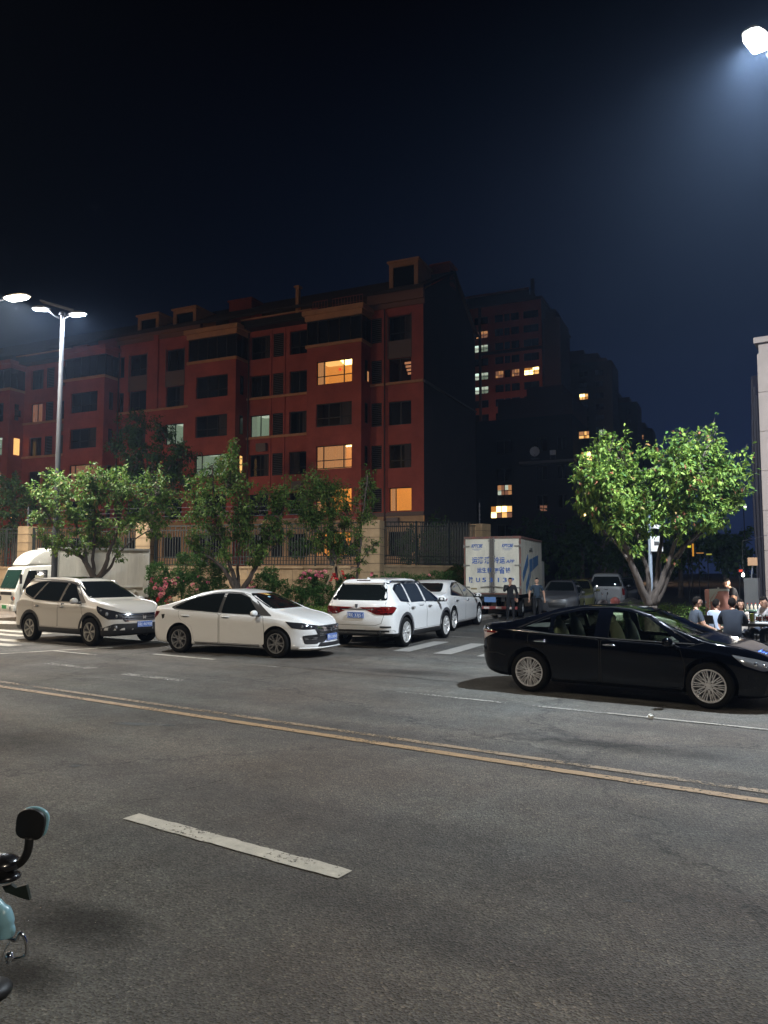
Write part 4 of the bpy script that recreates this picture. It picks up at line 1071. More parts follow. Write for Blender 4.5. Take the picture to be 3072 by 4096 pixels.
# right tree (large, strongly lit)
Y = 19.0; bs = at(2602, 2300, Y); bs = (bs.x, Y, .12)
def L(*pp): return [at(x, y, Y + d) for x, y, d in pp]
limbs = [([Vector(bs), Vector(bs) + Vector((0, 0, .5)), at(2602, 2420, Y)], .21, .17),
         (L((2600, 2425, 0), (2560, 2340, -.1), (2530, 2260, -.15), (2490, 2150, -.2), (2440, 2040, -.3), (2400, 1900, -.3)), .115, .025),
         (L((2598, 2420, 0), (2590, 2300, .1), (2560, 2180, .15), (2530, 2050, .2), (2500, 1850, .2)), .08, .018),
         (L((2606, 2420, 0), (2630, 2330, .2), (2640, 2200, .3), (2655, 2080, .35), (2690, 1860, .3)), .11, .02),
         (L((2606, 2420, 0), (2650, 2320, -.1), (2690, 2200, -.2), (2730, 2080, -.25), (2800, 1850, -.3)), .10, .02),
         (L((2612, 2425, 0), (2680, 2280, .0), (2740, 2180, .1), (2830, 2080, .1), (2910, 1950, .1)), .11, .02),
         (L((2530, 2260, -.15), (2440, 2150, .4), (2350, 2060, .5)), .05, .015), (L((2740, 2180, .1), (2860, 2090, .5), (2960, 1990, .5)), .05, .015)]
bl = [(2370,1830,75),(2340,1930,75),(2420,1920,90),(2400,2020,85),(2500,1900,85),(2480,2010,90),(2560,1960,85),(2540,2080,80),(2470,2110,60),(2640,1900,80),(2620,2010,90),
      (2700,1830,85),(2720,1930,100),(2710,2040,90),(2790,1800,85),(2810,1900,100),(2800,2010,95),(2870,1830,75),(2890,1930,85),(2880,2030,75),(2950,1930,55),(2930,1990,50),(2830,2100,55),(2740,2130,45),(2570,2200,36),(2630,2110,40),
      (2690,2230,24),(2395,1760,45),(2385,1725,22),(2480,1770,30),(2482,1735,20),(2540,1800,35),(2640,1760,30),(2695,1745,30),(2760,1715,26),(2850,1710,30),(2845,1690,16),(2905,1755,30),(2975,1790,26),(2985,1900,28),(3003,1890,14),(2600,1800,30),(2950,1850,50),(2320,1990,40),(2890,2100,30)]
tree('cherry_tree', bs, limbs, [pxb(x, y, Y + (random.uniform(-.45, .45)), r, 110) for x, y, r in bl], 16500, .145, .066, LEAFY,
     'large round-crowned cherry tree at the right, brightly lit bright green with reddish young leaves', 'street trees', seed=3, droop=.9)
# left tree
Y = 28.2; q = at(385, 2320, Y); bs = (q.x, Y, .13)
limbs = [([Vector(bs), Vector(bs) + Vector((0, 0, .8)), at(383, 2322, Y)], .2, .17),
         (L((383, 2325, 0), (350, 2265, 0), (320, 2225, .1), (260, 2200, .2), (200, 2190, .3)), .13, .03),
         (L((350, 2265, 0), (335, 2180, .2), (300, 2080, .3), (260, 1960, .3)), .07, .02),
         (L((383, 2320, 0), (372, 2260, .2), (378, 2160, .3), (380, 2050, .3), (390, 1920, .3)), .09, .02),
         (L((388, 2320, 0), (420, 2270, -.1), (440, 2200, -.1), (470, 2120, -.2), (500, 1960, -.2)), .12, .02),
         (L((392, 2320, 0), (445, 2265, .1), (462, 2225, .2), (520, 2170, .4), (600, 2120, .5)), .07, .02),
         (L((470, 2120, -.2), (560, 2060, -.2), (640, 1960, -.1)), .05, .015), (L((320, 2225, .1), (220, 2100, -.2), (150, 2000, -.2)), .05, .015)]
bl = [(165,1940,48),(200,1910,45),(220,1980,55),(160,2055,40),(250,2050,60),(200,2120,55),(230,2190,42),(290,1930,55),(300,2010,65),(310,2100,60),(290,2180,50),(370,1900,50),(360,1980,70),(390,2070,75),(380,2150,50),(440,1900,45),(460,1880,35),(450,1980,65),(470,2080,70),(450,2160,50),(540,1950,55),(560,2030,65),(560,2120,60),(610,1900,45),(640,1960,50),(650,2050,55),(640,2120,45),(500,1890,40),(670,1910,22),(625,1870,24),(480,2230,22),(690,2020,35),(250,1900,22)]
tree('cherry_tree', bs, limbs, [pxb(x, y, Y + random.uniform(-.8, .8), r, 75) for x, y, r in bl], 9800, .155, .072, LEAF2,
     'spreading street tree at the left, its trunk forking behind the crossover roof', 'street trees', seed=5, droop=.6)
# middle tree
Y = 28.6; q = at(955, 2375, Y); bs = (q.x, Y, .3)
limbs = [([Vector(bs), Vector(bs) + Vector((0, 0, .6)), at(955, 2370, Y)], .19, .17),
         (L((955, 2372, 0), (920, 2320, 0), (890, 2270, .1), (840, 2230, .2), (780, 2210, .3)), .12, .03),
         (L((955, 2372, 0), (930, 2290, .1), (900, 2200, .1), (860, 2060, .1), (850, 1860, .1)), .11, .02),
         (L((958, 2370, 0), (950, 2280, .3), (960, 2180, .3), (980, 2060, .2)), .08, .02),
         (L((960, 2372, 0), (1000, 2310, 0), (1040, 2240, .1), (1080, 2150, .2), (1150, 2000, .2)), .12, .02),
         (L((962, 2372, 0), (1010, 2290, .2), (1060, 2220, .5), (1160, 2140, .6)), .07, .02), (L((860, 2060, .1), (920, 1900, .1), (930, 1790, 0)), .04, .012)]
bl = [(930,1790,34),(920,1850,45),(870,1850,42),(960,1870,40),(850,1920,55),(930,1940,65),(780,1990,50),(850,2010,65),(930,2040,70),(740,2060,50),(800,2100,60),(880,2120,65),(960,2130,65),(750,2150,45),(830,2190,45),(720,1990,35),(1010,1950,50),(1010,2050,60),(1050,2130,60),(1000,2200,45),(1080,1980,55),(1100,2060,60),(1130,2130,55),(1060,2210,40),(1140,1940,45),(1150,2010,50),(770,1940,35),(900,2200,45),(960,1770,18)]
tree('cherry_tree', bs, limbs, [pxb(x, y, Y + random.uniform(-.8, .8), r, 75) for x, y, r in bl], 10200, .15, .070, LEAF2,
     'dense multi-stemmed street tree in the middle, behind the white sedan roof', 'street trees', seed=9, droop=.6)
# staked sapling and slim sapling
Y = 29.5; q = at(1347, 2400, Y); bs = (q.x, Y, .3)
limbs = [([Vector(bs), at(1345, 2300, Y), at(1342, 2235, Y), at(1325, 2120, Y), at(1310, 1960, Y)], .07, .02), (L((1342, 2240, 0), (1370, 2150, .1), (1390, 2050, .1)), .035, .01), (L((1342, 2230, 0), (1290, 2150, .1), (1250, 2060, .2)), .035, .01)]
bl = [(1240,1900,50),(1220,1960,60),(1300,1930,55),(1280,2000,70),(1350,1990,50),(1230,2060,60),(1310,2080,70),(1370,2060,45),(1290,2150,65),(1350,2150,50),(1340,2210,30),(1380,1940,35),(1200,2020,45),(1390,2110,30),(1260,1880,25),(1400,2000,30)]
tr_ = tree('young_tree', bs, limbs, [pxb(x, y, Y + random.uniform(-.6, .6), r, 60) for x, y, r in bl], 8500, .13, .055, LEAF2, 'young tree held by crossed wooden stakes among the red roses', 'saplings by the fence', seed=12, droop=.6)
m = MB()
for (x0, x1) in ((1298, 1352), (1392, 1336)):
    a, b = at(x0, 2360, Y - .5), at(x1, 2235, Y); m.tube([Vector((a.x, a.y, .4)) - Vector(bs), a - Vector(bs), b - Vector(bs)], .035, 6)
m.build('stake', mat('stake_wood', (.28, .2, .12), .9), tr_)
Y = 29.0; q = at(1425, 2400, Y); bs = (q.x, Y, .3)
limbs = [([Vector(bs), at(1428, 2300, Y), at(1440, 2200, Y), at(1450, 2060, Y), at(1470, 1900, Y)], .06, .02), (L((1432, 2260, 0), (1480, 2200, .1), (1510, 2170, .1)), .02, .008)]
bl = [(1480,1870,22),(1470,1930,40),(1490,1990,38),(1450,1990,42),(1440,2060,40),(1480,2060,38),(1420,2130,35),(1450,2180,38),(1440,2250,30),(1500,2190,24),(1520,2165,16),(1405,2200,25),(1425,2290,14)]
tree('young_tree', bs, limbs, [pxb(x, y, Y + random.uniform(-.4, .4), r, 40) for x, y, r in bl], 2600, .12, .05, LEAF2, 'slim young tree standing just left of the widest stone pillar', 'saplings by the fence', seed=15, droop=.7)
# dark trees inside the estate
for k, (x0, y0, Yd, bls, nl, lab) in enumerate((
    (610, 1900, 44, [(520,1700,60),(580,1680,60),(480,1780,70),(570,1760,80),(660,1730,60),(640,1810,80),(730,1790,60),(760,1850,60),(520,1870,90),(640,1900,100),(740,1930,80),(460,1900,60),(440,1960,60),(600,1990,90),(560,1650,26)], 9000, 'tall dark tree inside the fence, in front of the red block'),
    (60, 2000, 42, [(20,1930,70),(90,1950,70),(50,2020,80),(150,1990,60),(-20,2010,70),(120,2070,60),(0,2120,80),(60,2180,70)], 4200, 'dark leafless-looking tree at the far left edge behind the fence'),
    (1690, 2150, 42, [(1640,2140,45),(1600,2190,45),(1700,2180,50),(1755,2070,30),(1740,2130,50),(1790,2160,50),(1650,2230,45),(1760,2220,60)], 3600, 'dark bushy tree behind the iron fence right of the widest pillar'),
    (1330, 2150, 42, [(1250,2180,45),(1330,2170,50),(1400,2190,50),(1180,2200,40)], 2500, 'low dark tree behind the fence, seen between its bars'))):
    base = at(x0, 2200, Yd); base = (base.x, Yd, 0)
    lb = [([Vector(base), at(x0, 2200, Yd), at(x0 - 5, y0 + 60, Yd), at(x0, y0 - 60, Yd)], .2, .05)]
    for bx, by, br in bls[::2]: lb.append(([at(x0 - 3, y0 + 100, Yd), at((x0 + bx) / 2, (y0 + by) / 2 + 40, Yd), at(bx, by, Yd)], .07, .02))
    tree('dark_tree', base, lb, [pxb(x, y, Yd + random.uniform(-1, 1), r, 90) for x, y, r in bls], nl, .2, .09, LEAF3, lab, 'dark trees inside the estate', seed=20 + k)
# far dark trees behind the parking row on the right
for k, (x0, yt, Yd, wpx, lab) in enumerate(((2120, 2030, 66, 130, 'dark distant tree behind the refrigerated truck roof'), (2330, 2010, 62, 130, 'dark distant tree behind the parked cars, left of the white van'),
    (2500, 2080, 60, 110, 'dark distant tree behind the white van'), (2720, 2090, 58, 120, 'dark distant tree seen under the crown of the right tree'), (2900, 2100, 52, 110, 'dark distant tree behind the diners, near the shop wall'))):
    base = at(x0, 2250, Yd); base = (base.x, Yd, 0); bls = []
    rr = random.Random(k)
    for j in range(16): bls.append((x0 + rr.uniform(-wpx, wpx) * .8, rr.uniform(yt + 50, 2290), rr.uniform(50, 80)))
    lb = [([Vector(base), at(x0, 2200, Yd), at(x0, yt + 60, Yd)], .25, .05)]
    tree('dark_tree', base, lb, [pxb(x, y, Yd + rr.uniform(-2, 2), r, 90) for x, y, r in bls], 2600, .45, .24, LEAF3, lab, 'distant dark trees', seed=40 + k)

# rose bushes (stuffed with leaves) carrying single roses
def rosemesh(col, nm):
    m = MB(); rs = random.Random(3)
    for k in range(9):
        a = 2 * math.pi * k / 9 * 1.7; r_ = .018 + .022 * (k / 9); z = .015 * (1 - k / 9)
        c = Vector((math.cos(a) * r_, math.sin(a) * r_, z)); t = Vector((-math.sin(a), math.cos(a), 0)) * .03; o_ = Vector((math.cos(a), math.sin(a), .9)).normalized() * .045
        m.add([c - t, c + t, c + t * .9 + o_, c - t * .9 + o_], [(0, 1, 2, 3)])
    return m.mesh('rose', mat(nm, col, .6))
ROSE = [rosemesh((.55, .10, .17), 'pink_rose'), rosemesh((.60, .03, .03), 'red_rose'), rosemesh((.72, .24, .24), 'pale_pink_rose')]
def bush(name, label, blobs, nleaf, material, ll=.075, flowers=(), group=None, cat='bush', kind=None, Yj=.4, zmin=.15):
    rs = np.random.RandomState(int(blobs[0][0]) % 997)
    c0 = blobs[0]; q = at(c0[0], 2300, c0[2]); root = empty(name, (q.x, c0[2], .15), 0, label, cat, group); b0 = np.array([q.x, c0[2], .15])
    LP, LD, LL = [], [], []; tot = sum(b[3] ** 2 for b in blobs); stems = MB()
    for px, py, Yb, r in blobs:
        c = np.array(list(at(px, py, Yb))); s_ = Yb / FPX; k = int(nleaf * r * r / tot)
        v = rs.normal(0, 1, (k, 3)); v /= np.linalg.norm(v, axis=1)[:, None]
        # clumpy: displace radially by smooth noise
        rad = (rs.uniform(.35, 1, k) ** .5) * (1 + .22 * np.sin(v[:, 0] * 7 + px) * np.cos(v[:, 2] * 6 + py))
        p = c + v * rad[:, None] * np.array([r * s_, min(r * s_, .9), r * s_ * .95])
        p[:, 2] = np.maximum(p[:, 2], zmin)
        d = v * 1.2 + rs.normal(0, .8, (k, 3)); d[:, 2] += .1
        LP.append(p - b0); LD.append(d); LL.append(ll * rs.uniform(.6, 1.3, k))
        for j in range(4):
            e_ = c + rs.normal(0, 1, 3) * r * s_ * .5; g_ = np.array([c[0] + rs.uniform(-.1, .1), c[1], .15]); stems.tube([g_ - b0, (g_ + e_) / 2 - b0 + rs.normal(0, .05, 3), e_ - b0], [.014, .01, .005], 4, cap=False)
    leaves(np.concatenate(LP), np.concatenate(LD), np.concatenate(LL), np.concatenate(LL) * .62, 'foliage', material, root)
    stems.build('stems', BARK, root)
    for fx, fy, fk in flowers:
        near = min(blobs, key=lambda b: (b[0]-fx)**2 + (b[1]-fy)**2); s_ = near[2] / FPX
        dpx = math.hypot(near[0]-fx, near[1]-fy); dz = math.sqrt(max(0, near[3]**2 - dpx**2)) * s_
        p = at(fx, fy, near[2] - min(dz, .9) - .03); sc = random.uniform(.85, 1.35)
        ob('rose', ROSE[fk], root, Vector(p) - Vector(b0), (R(random.uniform(30, 80)), R(random.uniform(-30, 30)), R(random.uniform(-40, 40))), (sc,) * 3)
    return root
rr = random.Random(11)
def fl(n, x0, x1, y0, y1, ks): return [(rr.uniform(x0, x1), rr.uniform(y0, y1), rr.choice(ks)) for _ in range(n)]
bush('rose_bush', 'big rose bush with many pink roses beside the white truck box', [(630,2290,29.5,45),(640,2360,29,50),(700,2330,29.5,50)], 6500, LEAFR,
     flowers=fl(26, 605, 690, 2315, 2390, (0, 2, 2)) + fl(9, 600, 680, 2390, 2420, (1,)) + fl(7, 690, 760, 2300, 2360, (0, 2)), group='rose bushes below the fence')
bush('rose_bush', 'tall dark green rose bush between the truck box and the middle tree', [(760,2270,30,60),(830,2300,29.5,65),(770,2350,29,60),(860,2370,29,55),(730,2230,30,22),(880,2290,30,40)], 10500, LEAFR,
     flowers=fl(5, 760, 880, 2290, 2390, (0, 2)), group='rose bushes below the fence')
bush('rose_bush', 'rose bush with a few pink blooms right of the middle tree', [(1060,2340,29.5,55),(1030,2400,29,50),(1110,2370,29,55),(990,2390,29,40),(1080,2300,30,35)], 8500, LEAFR,
     flowers=fl(8, 980, 1020, 2330, 2360, (0, 2)) + fl(3, 1000, 1100, 2330, 2400, (0,)), group='rose bushes below the fence')
bush('rose_bush', 'rose bush with pink and red roses at the foot of the staked sapling', [(1230,2340,29.5,50),(1280,2330,29.5,45),(1240,2400,29,55),(1300,2390,29,50),(1180,2390,29,45)], 8500, LEAFR,
     flowers=fl(13, 1205, 1300, 2285, 2330, (0, 0, 2)) + fl(7, 1320, 1350, 2295, 2320, (1,)), group='rose bushes below the fence')
bush('rose_bush', 'rose bush with bright red roses left of the widest pillar', [(1385,2340,29.5,45),(1360,2400,29,45),(1420,2390,29,40)], 5200, LEAFR,
     flowers=[(1335,2300,1),(1345,2308,1),(1372,2300,1),(1377,2312,1),(1408,2322,1),(1412,2318,1),(1368,2290,1),(1346,2318,1)], group='rose bushes below the fence')
bush('rose_bush', 'low dark rose bush with two coral roses right of the widest pillar', [(1500,2330,30.5,30),(1560,2335,31,45),(1620,2330,32,45),(1680,2340,32.5,45),(1740,2330,34,50),(1800,2330,35,50),(1840,2300,36,45)], 9000, LEAFR,
     flowers=[(1490,2298,0),(1716,2302,2)], group='rose bushes below the fence')
# low hedge in front of the roses
def hedge(label, xs, n_, z0, z1, dep, dens, material=LEAFH, ll=.06, ypos=None, shag=.04):
    pts = [ypos(x) if ypos else bank_pts(x, n_) for x in xs]; c = pts[0]
    root = empty('hedge', (c.x, c.y, z0), 0, label, 'hedge', None)
    rs = np.random.RandomState(int(abs(c.x) * 100)); LP, LD = [], []
    for a, b in zip(pts[:-1], pts[1:]):
        d = b - a; L_ = d.length; k = int(dens * L_)
        t = rs.uniform(0, 1, k)[:, None]; nrm = Vector((-d.y, d.x, 0)).normalized()
        y_ = rs.uniform(-.5, .5, k); zz = rs.uniform(0, 1, k) ** .6; y_ *= np.sqrt(np.maximum(0.05, 1 - .6 * zz ** 4))
        hgt = z1 - z0 + .06 * np.sin(t[:, 0] * L_ * 5 + c.x) + rs.normal(0, shag, k)
        p = np.array(list(a - c)) + t * np.array(list(d)) + y_[:, None] * dep * np.array(list(nrm)); p[:, 2] = zz * hgt
        dd = rs.normal(0, .7, (k, 3)); dd[:, 2] += .8; LP.append(p); LD.append(dd)
    LP, LD = np.concatenate(LP), np.concatenate(LD)
    leaves(LP, LD, ll * rs.uniform(.7, 1.3, len(LP)), ll * .5, 'foliage', material, root)
    m = MB()
    for a, b in zip(pts[:-1], pts[1:]):
        for t in (.1, .3, .5, .7, .9): p = a.lerp(b, t) - c; m.tube([(p.x, p.y, 0), (p.x + .05, p.y, (z1 - z0) * .7)], .012, 4)
    m.build('stems', BARK, root)
    return root
hedge('low clipped hedge of yellowish green leaves in front of the rose bushes', list(range(590, 1400, 45)), 20.2, .18, .80, 1.3, 1500)
hedge('short yellowish green hedge seen between the crossover and the white sedan', [560, 600, 660, 700], 19.2, .16, .75, .9, 1300)
Yh = lambda x: Vector((at(x, 2400, 20.6).x, 20.6 - (x - 2480) * .004, 0))
hedge('bright green clipped hedge behind the black car, right of the right tree trunk', [2470, 2530, 2590, 2650, 2700, 2755], 0, .13, 1.06, 1.5, 2600, ypos=Yh, ll=.055)
# weeds / ground cover on the bank
rs = np.random.RandomState(5); gp = []
for a, b in zip(fr, bk):
    for _ in range(420): t = rs.uniform(.02, .75); p = a.lerp(b, t) + Vector((rs.uniform(-.6, .6), 0, 0)); gp.append((p.x, p.y, .13 + .5 * t))
gp = np.array(gp); dd = rs.normal(0, .5, (len(gp), 3)); dd[:, 2] += 1
o = leaves(gp, dd, .10 * rs.uniform(.5, 1.4, len(gp)), .03, 'ground_cover', LEAF3); tag(o, 'sparse weeds and ground cover on the planting bank', 'ground cover', kind='stuff')
# ================================================================ vehicles
def pw(pts, x, sm=0.0):
    """piecewise linear through pts, rounded by averaging over +-sm"""
    def f(t):
        if t <= pts[0][0]: return pts[0][1]
        for (a, b), (c, d) in zip(pts[:-1], pts[1:]):
            if t <= c: return b + (d - b) * (t - a) / (c - a)
        return pts[-1][1]
    if not sm: return f(x)
    return sum(f(x + sm * k / 4) for k in range(-4, 5)) / 9
def crspline(pts, sub):
    out_ = []
    for i in range(len(pts) - 1):
        a, b, c, d = (Vector(pts[max(i-1, 0)]), Vector(pts[i]), Vector(pts[i+1]), Vector(pts[min(i+2, len(pts)-1)]))
        for k in range(sub):
            t = k / sub; out_.append(.5 * ((2*b) + (c-a)*t + (2*a-5*b+4*c-d)*t*t + (3*b-a-3*c+d)*t**3))
    out_.append(Vector(pts[-1])); return out_
def round_poly(pts, r, n=3):
    o = []; N = len(pts)
    for i in range(N):
        p, a, b = Vector(pts[i]), Vector(pts[i-1]), Vector(pts[(i+1) % N])
        da, db = (a-p), (b-p); ra = min(r, da.length*.45); rb = min(r, db.length*.45)
        A = p + da.normalized()*ra; B_ = p + db.normalized()*rb
        for k in range(n+1):
            t = k/n; o.append(A*(1-t)**2 + p*2*t*(1-t) + B_*t*t)
    return o
class Car:
    def __init__(s, sp, name, label, cat, a, b, near='right', paint=WHITEP, group=None):
        """a, b: ground points under the near-side rear and front wheels"""
        s.sp = sp; wb, W = sp['wb'], sp['W']
        d = Vector((b.x - a.x, b.y - a.y, 0)); sc = d.length / wb; d.normalize()
        left = Vector((-d.y, d.x, 0)); sg = 1 if near == 'right' else -1
        c = (Vector((a.x, a.y, 0)) + Vector((b.x, b.y, 0))) / 2 + left * sg * (sp['yt'] + sp.get('tw', .215)/2 * .0) * sc
        s.root = empty(name, (c.x, c.y, sp.get('z', 0.0)), math.atan2(d.y, d.x), label, cat, group, sc)
        s.paint = paint; s.make_body()
    def make_body(s):
        sp = s.sp; xr, xf, W = sp['xr'], sp['xf'], sp['W']; Lf, Lr = sp.get('Lf', .75), sp.get('Lr', .6)
        te = [0, .012, .035, .07, .12, .18, .26, .36, .48, .62, .8, 1.0]
        xs = [xr + t * Lr for t in te]; n = int((xf - Lf - xr - Lr) / .09)
        xs += [xr + Lr + (xf - Lf - xr - Lr) * (i + 1) / (n + 1) for i in range(n)] + [xf - t * Lf for t in reversed(te)]
        sub = 3; rows = None; vs = []
        pf, pr = sp.get('pf', 2.6), sp.get('pr', 3.2)
        for x in xs:
            w = W / 2
            if x > xf - Lf: t = (xf - x) / Lf; w *= max(0, 1 - (1 - t) ** pf) ** .46
            if x < xr + Lr: t = (x - xr) / Lr; w *= max(0, 1 - (1 - t) ** pr) ** .42
            zt = pw(sp['top'], x, .07); zb = pw(sp['bot'], x, .04); zs = min(pw(sp['belt'], x, .1), zt - .045)
            w *= pw(sp.get('plan', [(xr, 1), (xf, 1)]), x, .2)
            H_ = zs - zb; h = zt - zs; yb = w * .955; k_ = sp.get('tumble', .60)
            kk = min(1, w / (W / 2) * 1.4)
            yc = max(yb - k_ * h * kk, yb * .55)
            cl = sp.get('clad', .18 * H_ + zb)
            P = [(0, zb), (.5 * w, zb), (.86 * w, zb + .005), (.955 * w, zb + .03), (.985 * w, min(cl, zb + H_ * .4)), (.99 * w, zb + .5 * H_), (1.0 * w, zb + .74 * H_), (.995 * w, zb + .86 * H_), (.975 * w, zs - .018), (yb, zs + .004)]
            P += [(yb + (yc - yb) * .35, zs + h * .36), (yb + (yc - yb) * .72, zs + h * .70), (yc * .985, zs + h * .86 if h > .1 else zs + h * .7), (yc * .93, zt - .045 * min(1, h * 6) * 1.0), (yc * .80, zt - .016 * min(1, h * 6)), (yc * .4, zt - .003), (0, zt)]
            Q = crspline([(p[0], p[1], 0) for p in P], sub)
            rr_ = []
            for q in Q:
                z = q.y; X = x
                if x > xf - .6: t = (x - xf + .6) / .6; X += pw(sp['nose'], z, .03) * t ** 1.6
                if x < xr + .6: t = (xr + .6 - x) / .6; X -= pw(sp['tail'], z, .03) * t ** 1.6
                rr_.append((X, max(q.x, 0), z))
            vs.append(rr_)
        bm = bmesh.new(); nr = len(vs[0])
        G = [[bm.verts.new(p) for p in r_] for r_ in vs]
        G2 = [[bm.verts.new((p[0], -p[1], p[2])) for p in r_] for r_ in vs]
        nclad = sub * 4; nunder = sub * 2
        for i in range(len(vs) - 1):
            for j in range(nr - 1):
                mi = 1 if j < nunder else (2 if (j < nclad and 'clad' in sp) else 0)
                for GG, fl in ((G, 0), (G2, 1)):
                    q = [GG[i][j], GG[i+1][j], GG[i+1][j+1], GG[i][j+1]]
                    if fl: q.reverse()
                    try: f = bm.faces.new(q); f.material_index = mi; f.smooth = True
                    except ValueError: pass
        bmesh.ops.remove_doubles(bm, verts=bm.verts, dist=.0006)
        bmesh.ops.dissolve_degenerate(bm, dist=.0004, edges=bm.edges)
        bmesh.ops.recalc_face_normals(bm, faces=bm.faces)
        bm.normal_update(); bm.verts.ensure_lookup_table(); bm.faces.ensure_lookup_table()
        s.bvh = BVHTree.FromBMesh(bm)
        s.fv = [[(v.co.copy(), v.normal.copy()) for v in f.verts] for f in bm.faces]
        me = bpy.data.meshes.new('body'); bm.to_mesh(me); bm.free()
        for m_ in (s.paint, DARK, sp.get('cladm', BLACKP)): me.materials.append(m_)
        tmp = bpy.data.objects.new('tmp', me); COL.objects.link(tmp)
        cut = MB(); r = sp['r']; ra = sp.get('ra', r + .055)
        for x in (-sp['wb'] / 2, sp['wb'] / 2):
            for sg in (-1, 1):
                y0, y1 = sg * (W / 2 - .34), sg * (W / 2 + .2)
                cut.lathe([(0, min(y0, y1)), (ra, min(y0, y1)), (ra, max(y0, y1)), (0, max(y0, y1))], (x, 0, r + .01), 36, 'y', 1)
        cme = cut.mesh('cut', [s.paint, DARK])
        bmc = bmesh.new(); bmc.from_mesh(cme); bmesh.ops.remove_doubles(bmc, verts=bmc.verts, dist=1e-4); bmesh.ops.recalc_face_normals(bmc, faces=bmc.faces); bmc.to_mesh(cme); bmc.free()
        co = bpy.data.objects.new('cut', cme); COL.objects.link(co)
        md = tmp.modifiers.new('b', 'BOOLEAN'); md.operation = 'DIFFERENCE'; md.object = co; md.solver = 'EXACT'; md.material_mode = 'INDEX'
        cuts = [co]
        for pr_ in sp.get('open', ()):    # openings for real glazing: prisms cut through a hollow shell
            pass
        dg = bpy.context.evaluated_depsgraph_get(); me2 = bpy.data.meshes.new_from_object(tmp.evaluated_get(dg)); me2.name = 'body'
        bpy.data.objects.remove(tmp); bpy.data.objects.remove(co)
        me2.shade_smooth(); me2.set_sharp_from_angle(angle=R(50))
        s.body = ob('body', me2, s.root)
        if sp.get('hollow'): s.hollow()
    def hollow(s):
        """real window openings: a solidified shell cut by prisms"""
        sp = s.sp; o = s.body
        # drop the roofed-over glass area: delete and rebuild by boolean with prisms
        md0 = o.modifiers.new('s', 'SOLIDIFY'); md0.thickness = .03; md0.offset = -1; md0.material_offset = 0; md0.use_quality_normals = False
        tmp = []
        for ax, poly in sp['hollow']:
            m = MB(); poly = round_poly(poly, .035)
            if ax == 'side': m.prism([(p[0], p[1]) for p in poly], -2, 2); m.v = [(x, z, y) for x, y, z in m.v]
            elif ax == 'front': m.prism([(p[0], p[1]) for p in poly], .15, 1.6); m.v = [(z, x, y) for x, y, z in m.v]
            elif ax == 'rear': m.prism([(p[0], p[1]) for p in poly], -2.05, -.45); m.v = [(z, x, y) for x, y, z in m.v]
            me = m.mesh('c', [s.paint]); b_ = bmesh.new(); b_.from_mesh(me); bmesh.ops.recalc_face_normals(b_, faces=b_.faces); b_.to_mesh(me); b_.free()
            co = bpy.data.objects.new('c', me); COL.objects.link(co); co.parent = s.root; tmp.append(co)
            md = o.modifiers.new('b', 'BOOLEAN'); md.operation = 'DIFFERENCE'; md.object = co; md.solver = 'EXACT'
        dg = bpy.context.evaluated_depsgraph_get(); me2 = bpy.data.meshes.new_from_object(o.evaluated_get(dg))
        o.modifiers.clear(); o.data = me2; me2.shade_smooth(); me2.set_sharp_from_angle(angle=R(40))
        for c in tmp: bpy.data.objects.remove(c)
    def cast(s, ax, a, b):
        if ax == 'R': o, d = Vector((a, -4, b)), Vector((0, 1, 0))
        elif ax == 'L': o, d = Vector((a, 4, b)), Vector((0, -1, 0))
        elif ax == 'F': o, d = Vector((6, a, b)), Vector((-1, 0, 0))
        elif ax == 'B': o, d = Vector((-6, a, b)), Vector((1, 0, 0))
        else: o, d = Vector((a, b, 5)), Vector((0, 0, -1))
        h, n, i, _ = s.bvh.ray_cast(o, d)
        if h is None:
            h, n, i, _ = s.bvh.find_nearest(o + d * (3.2 if ax in 'RL' else 3.8 if ax in 'FB' else 3.8))
        fv = s.fv[i]; w_ = poly_3d_calc([v[0] for v in fv], h)
        nn = Vector((0, 0, 0))
        for (c, vn), k in zip(fv, w_): nn += vn * k
        nn = nn.normalized() if nn.length > 1e-6 else n
        if nn.dot(d) > 0: nn = n if n.dot(d) < 0 else -n
        return h, nn
    def patch(s, name, ax, poly, m_, off=.003, parent=None, rad=.03, skirt=.012, rings=(0, .25, .5, .72, .88, 1.0), step=.05):
        poly = round_poly(poly, rad) if rad else [Vector(p) for p in poly]
        # resample
        P = []
        for i in range(len(poly)):
            a, b = poly[i], poly[(i+1) % len(poly)]; k = max(1, int((b-a).length / step))
            P += [a.lerp(b, j/k) for j in range(k)]
        c = sum(P, Vector((0, 0))) / len(P); N = len(P); vs, ns = [], []
        for r_ in rings[1:]:
            for p in P:
                q = c + (p - c) * r_; h, n = s.cast(ax, q.x, q.y); vs.append(h + n * off); ns.append(n)
        h, n = s.cast(ax, c.x, c.y); vs.append(h + n * off); ns.append(n); ci = len(vs) - 1
        fs = [(ci, (k+1) % N, k) for k in range(N)]
        R_ = len(rings) - 1
        for i in range(R_ - 1):
            fs += [(i*N+k, i*N+(k+1) % N, (i+1)*N+(k+1) % N, (i+1)*N+k) for k in range(N)]
        for k in range(N): vs.append(vs[(R_-1)*N+k] - ns[(R_-1)*N+k] * skirt); ns.append(ns[(R_-1)*N+k])
        fs += [((R_-1)*N+k, (R_-1)*N+(k+1) % N, ci+1+(k+1) % N, ci+1+k) for k in range(N)]
        # orient
        f0 = fs[N]; e1 = vs[f0[1]] - vs[f0[0]]; e2 = vs[f0[2]] - vs[f0[0]]
        if e1.cross(e2).dot(ns[f0[0]]) < 0: fs = [tuple(reversed(f)) for f in fs]
        me = bpy.data.meshes.new(name); me.from_pydata(vs, [], fs); me.materials.append(m_); me.shade_smooth()
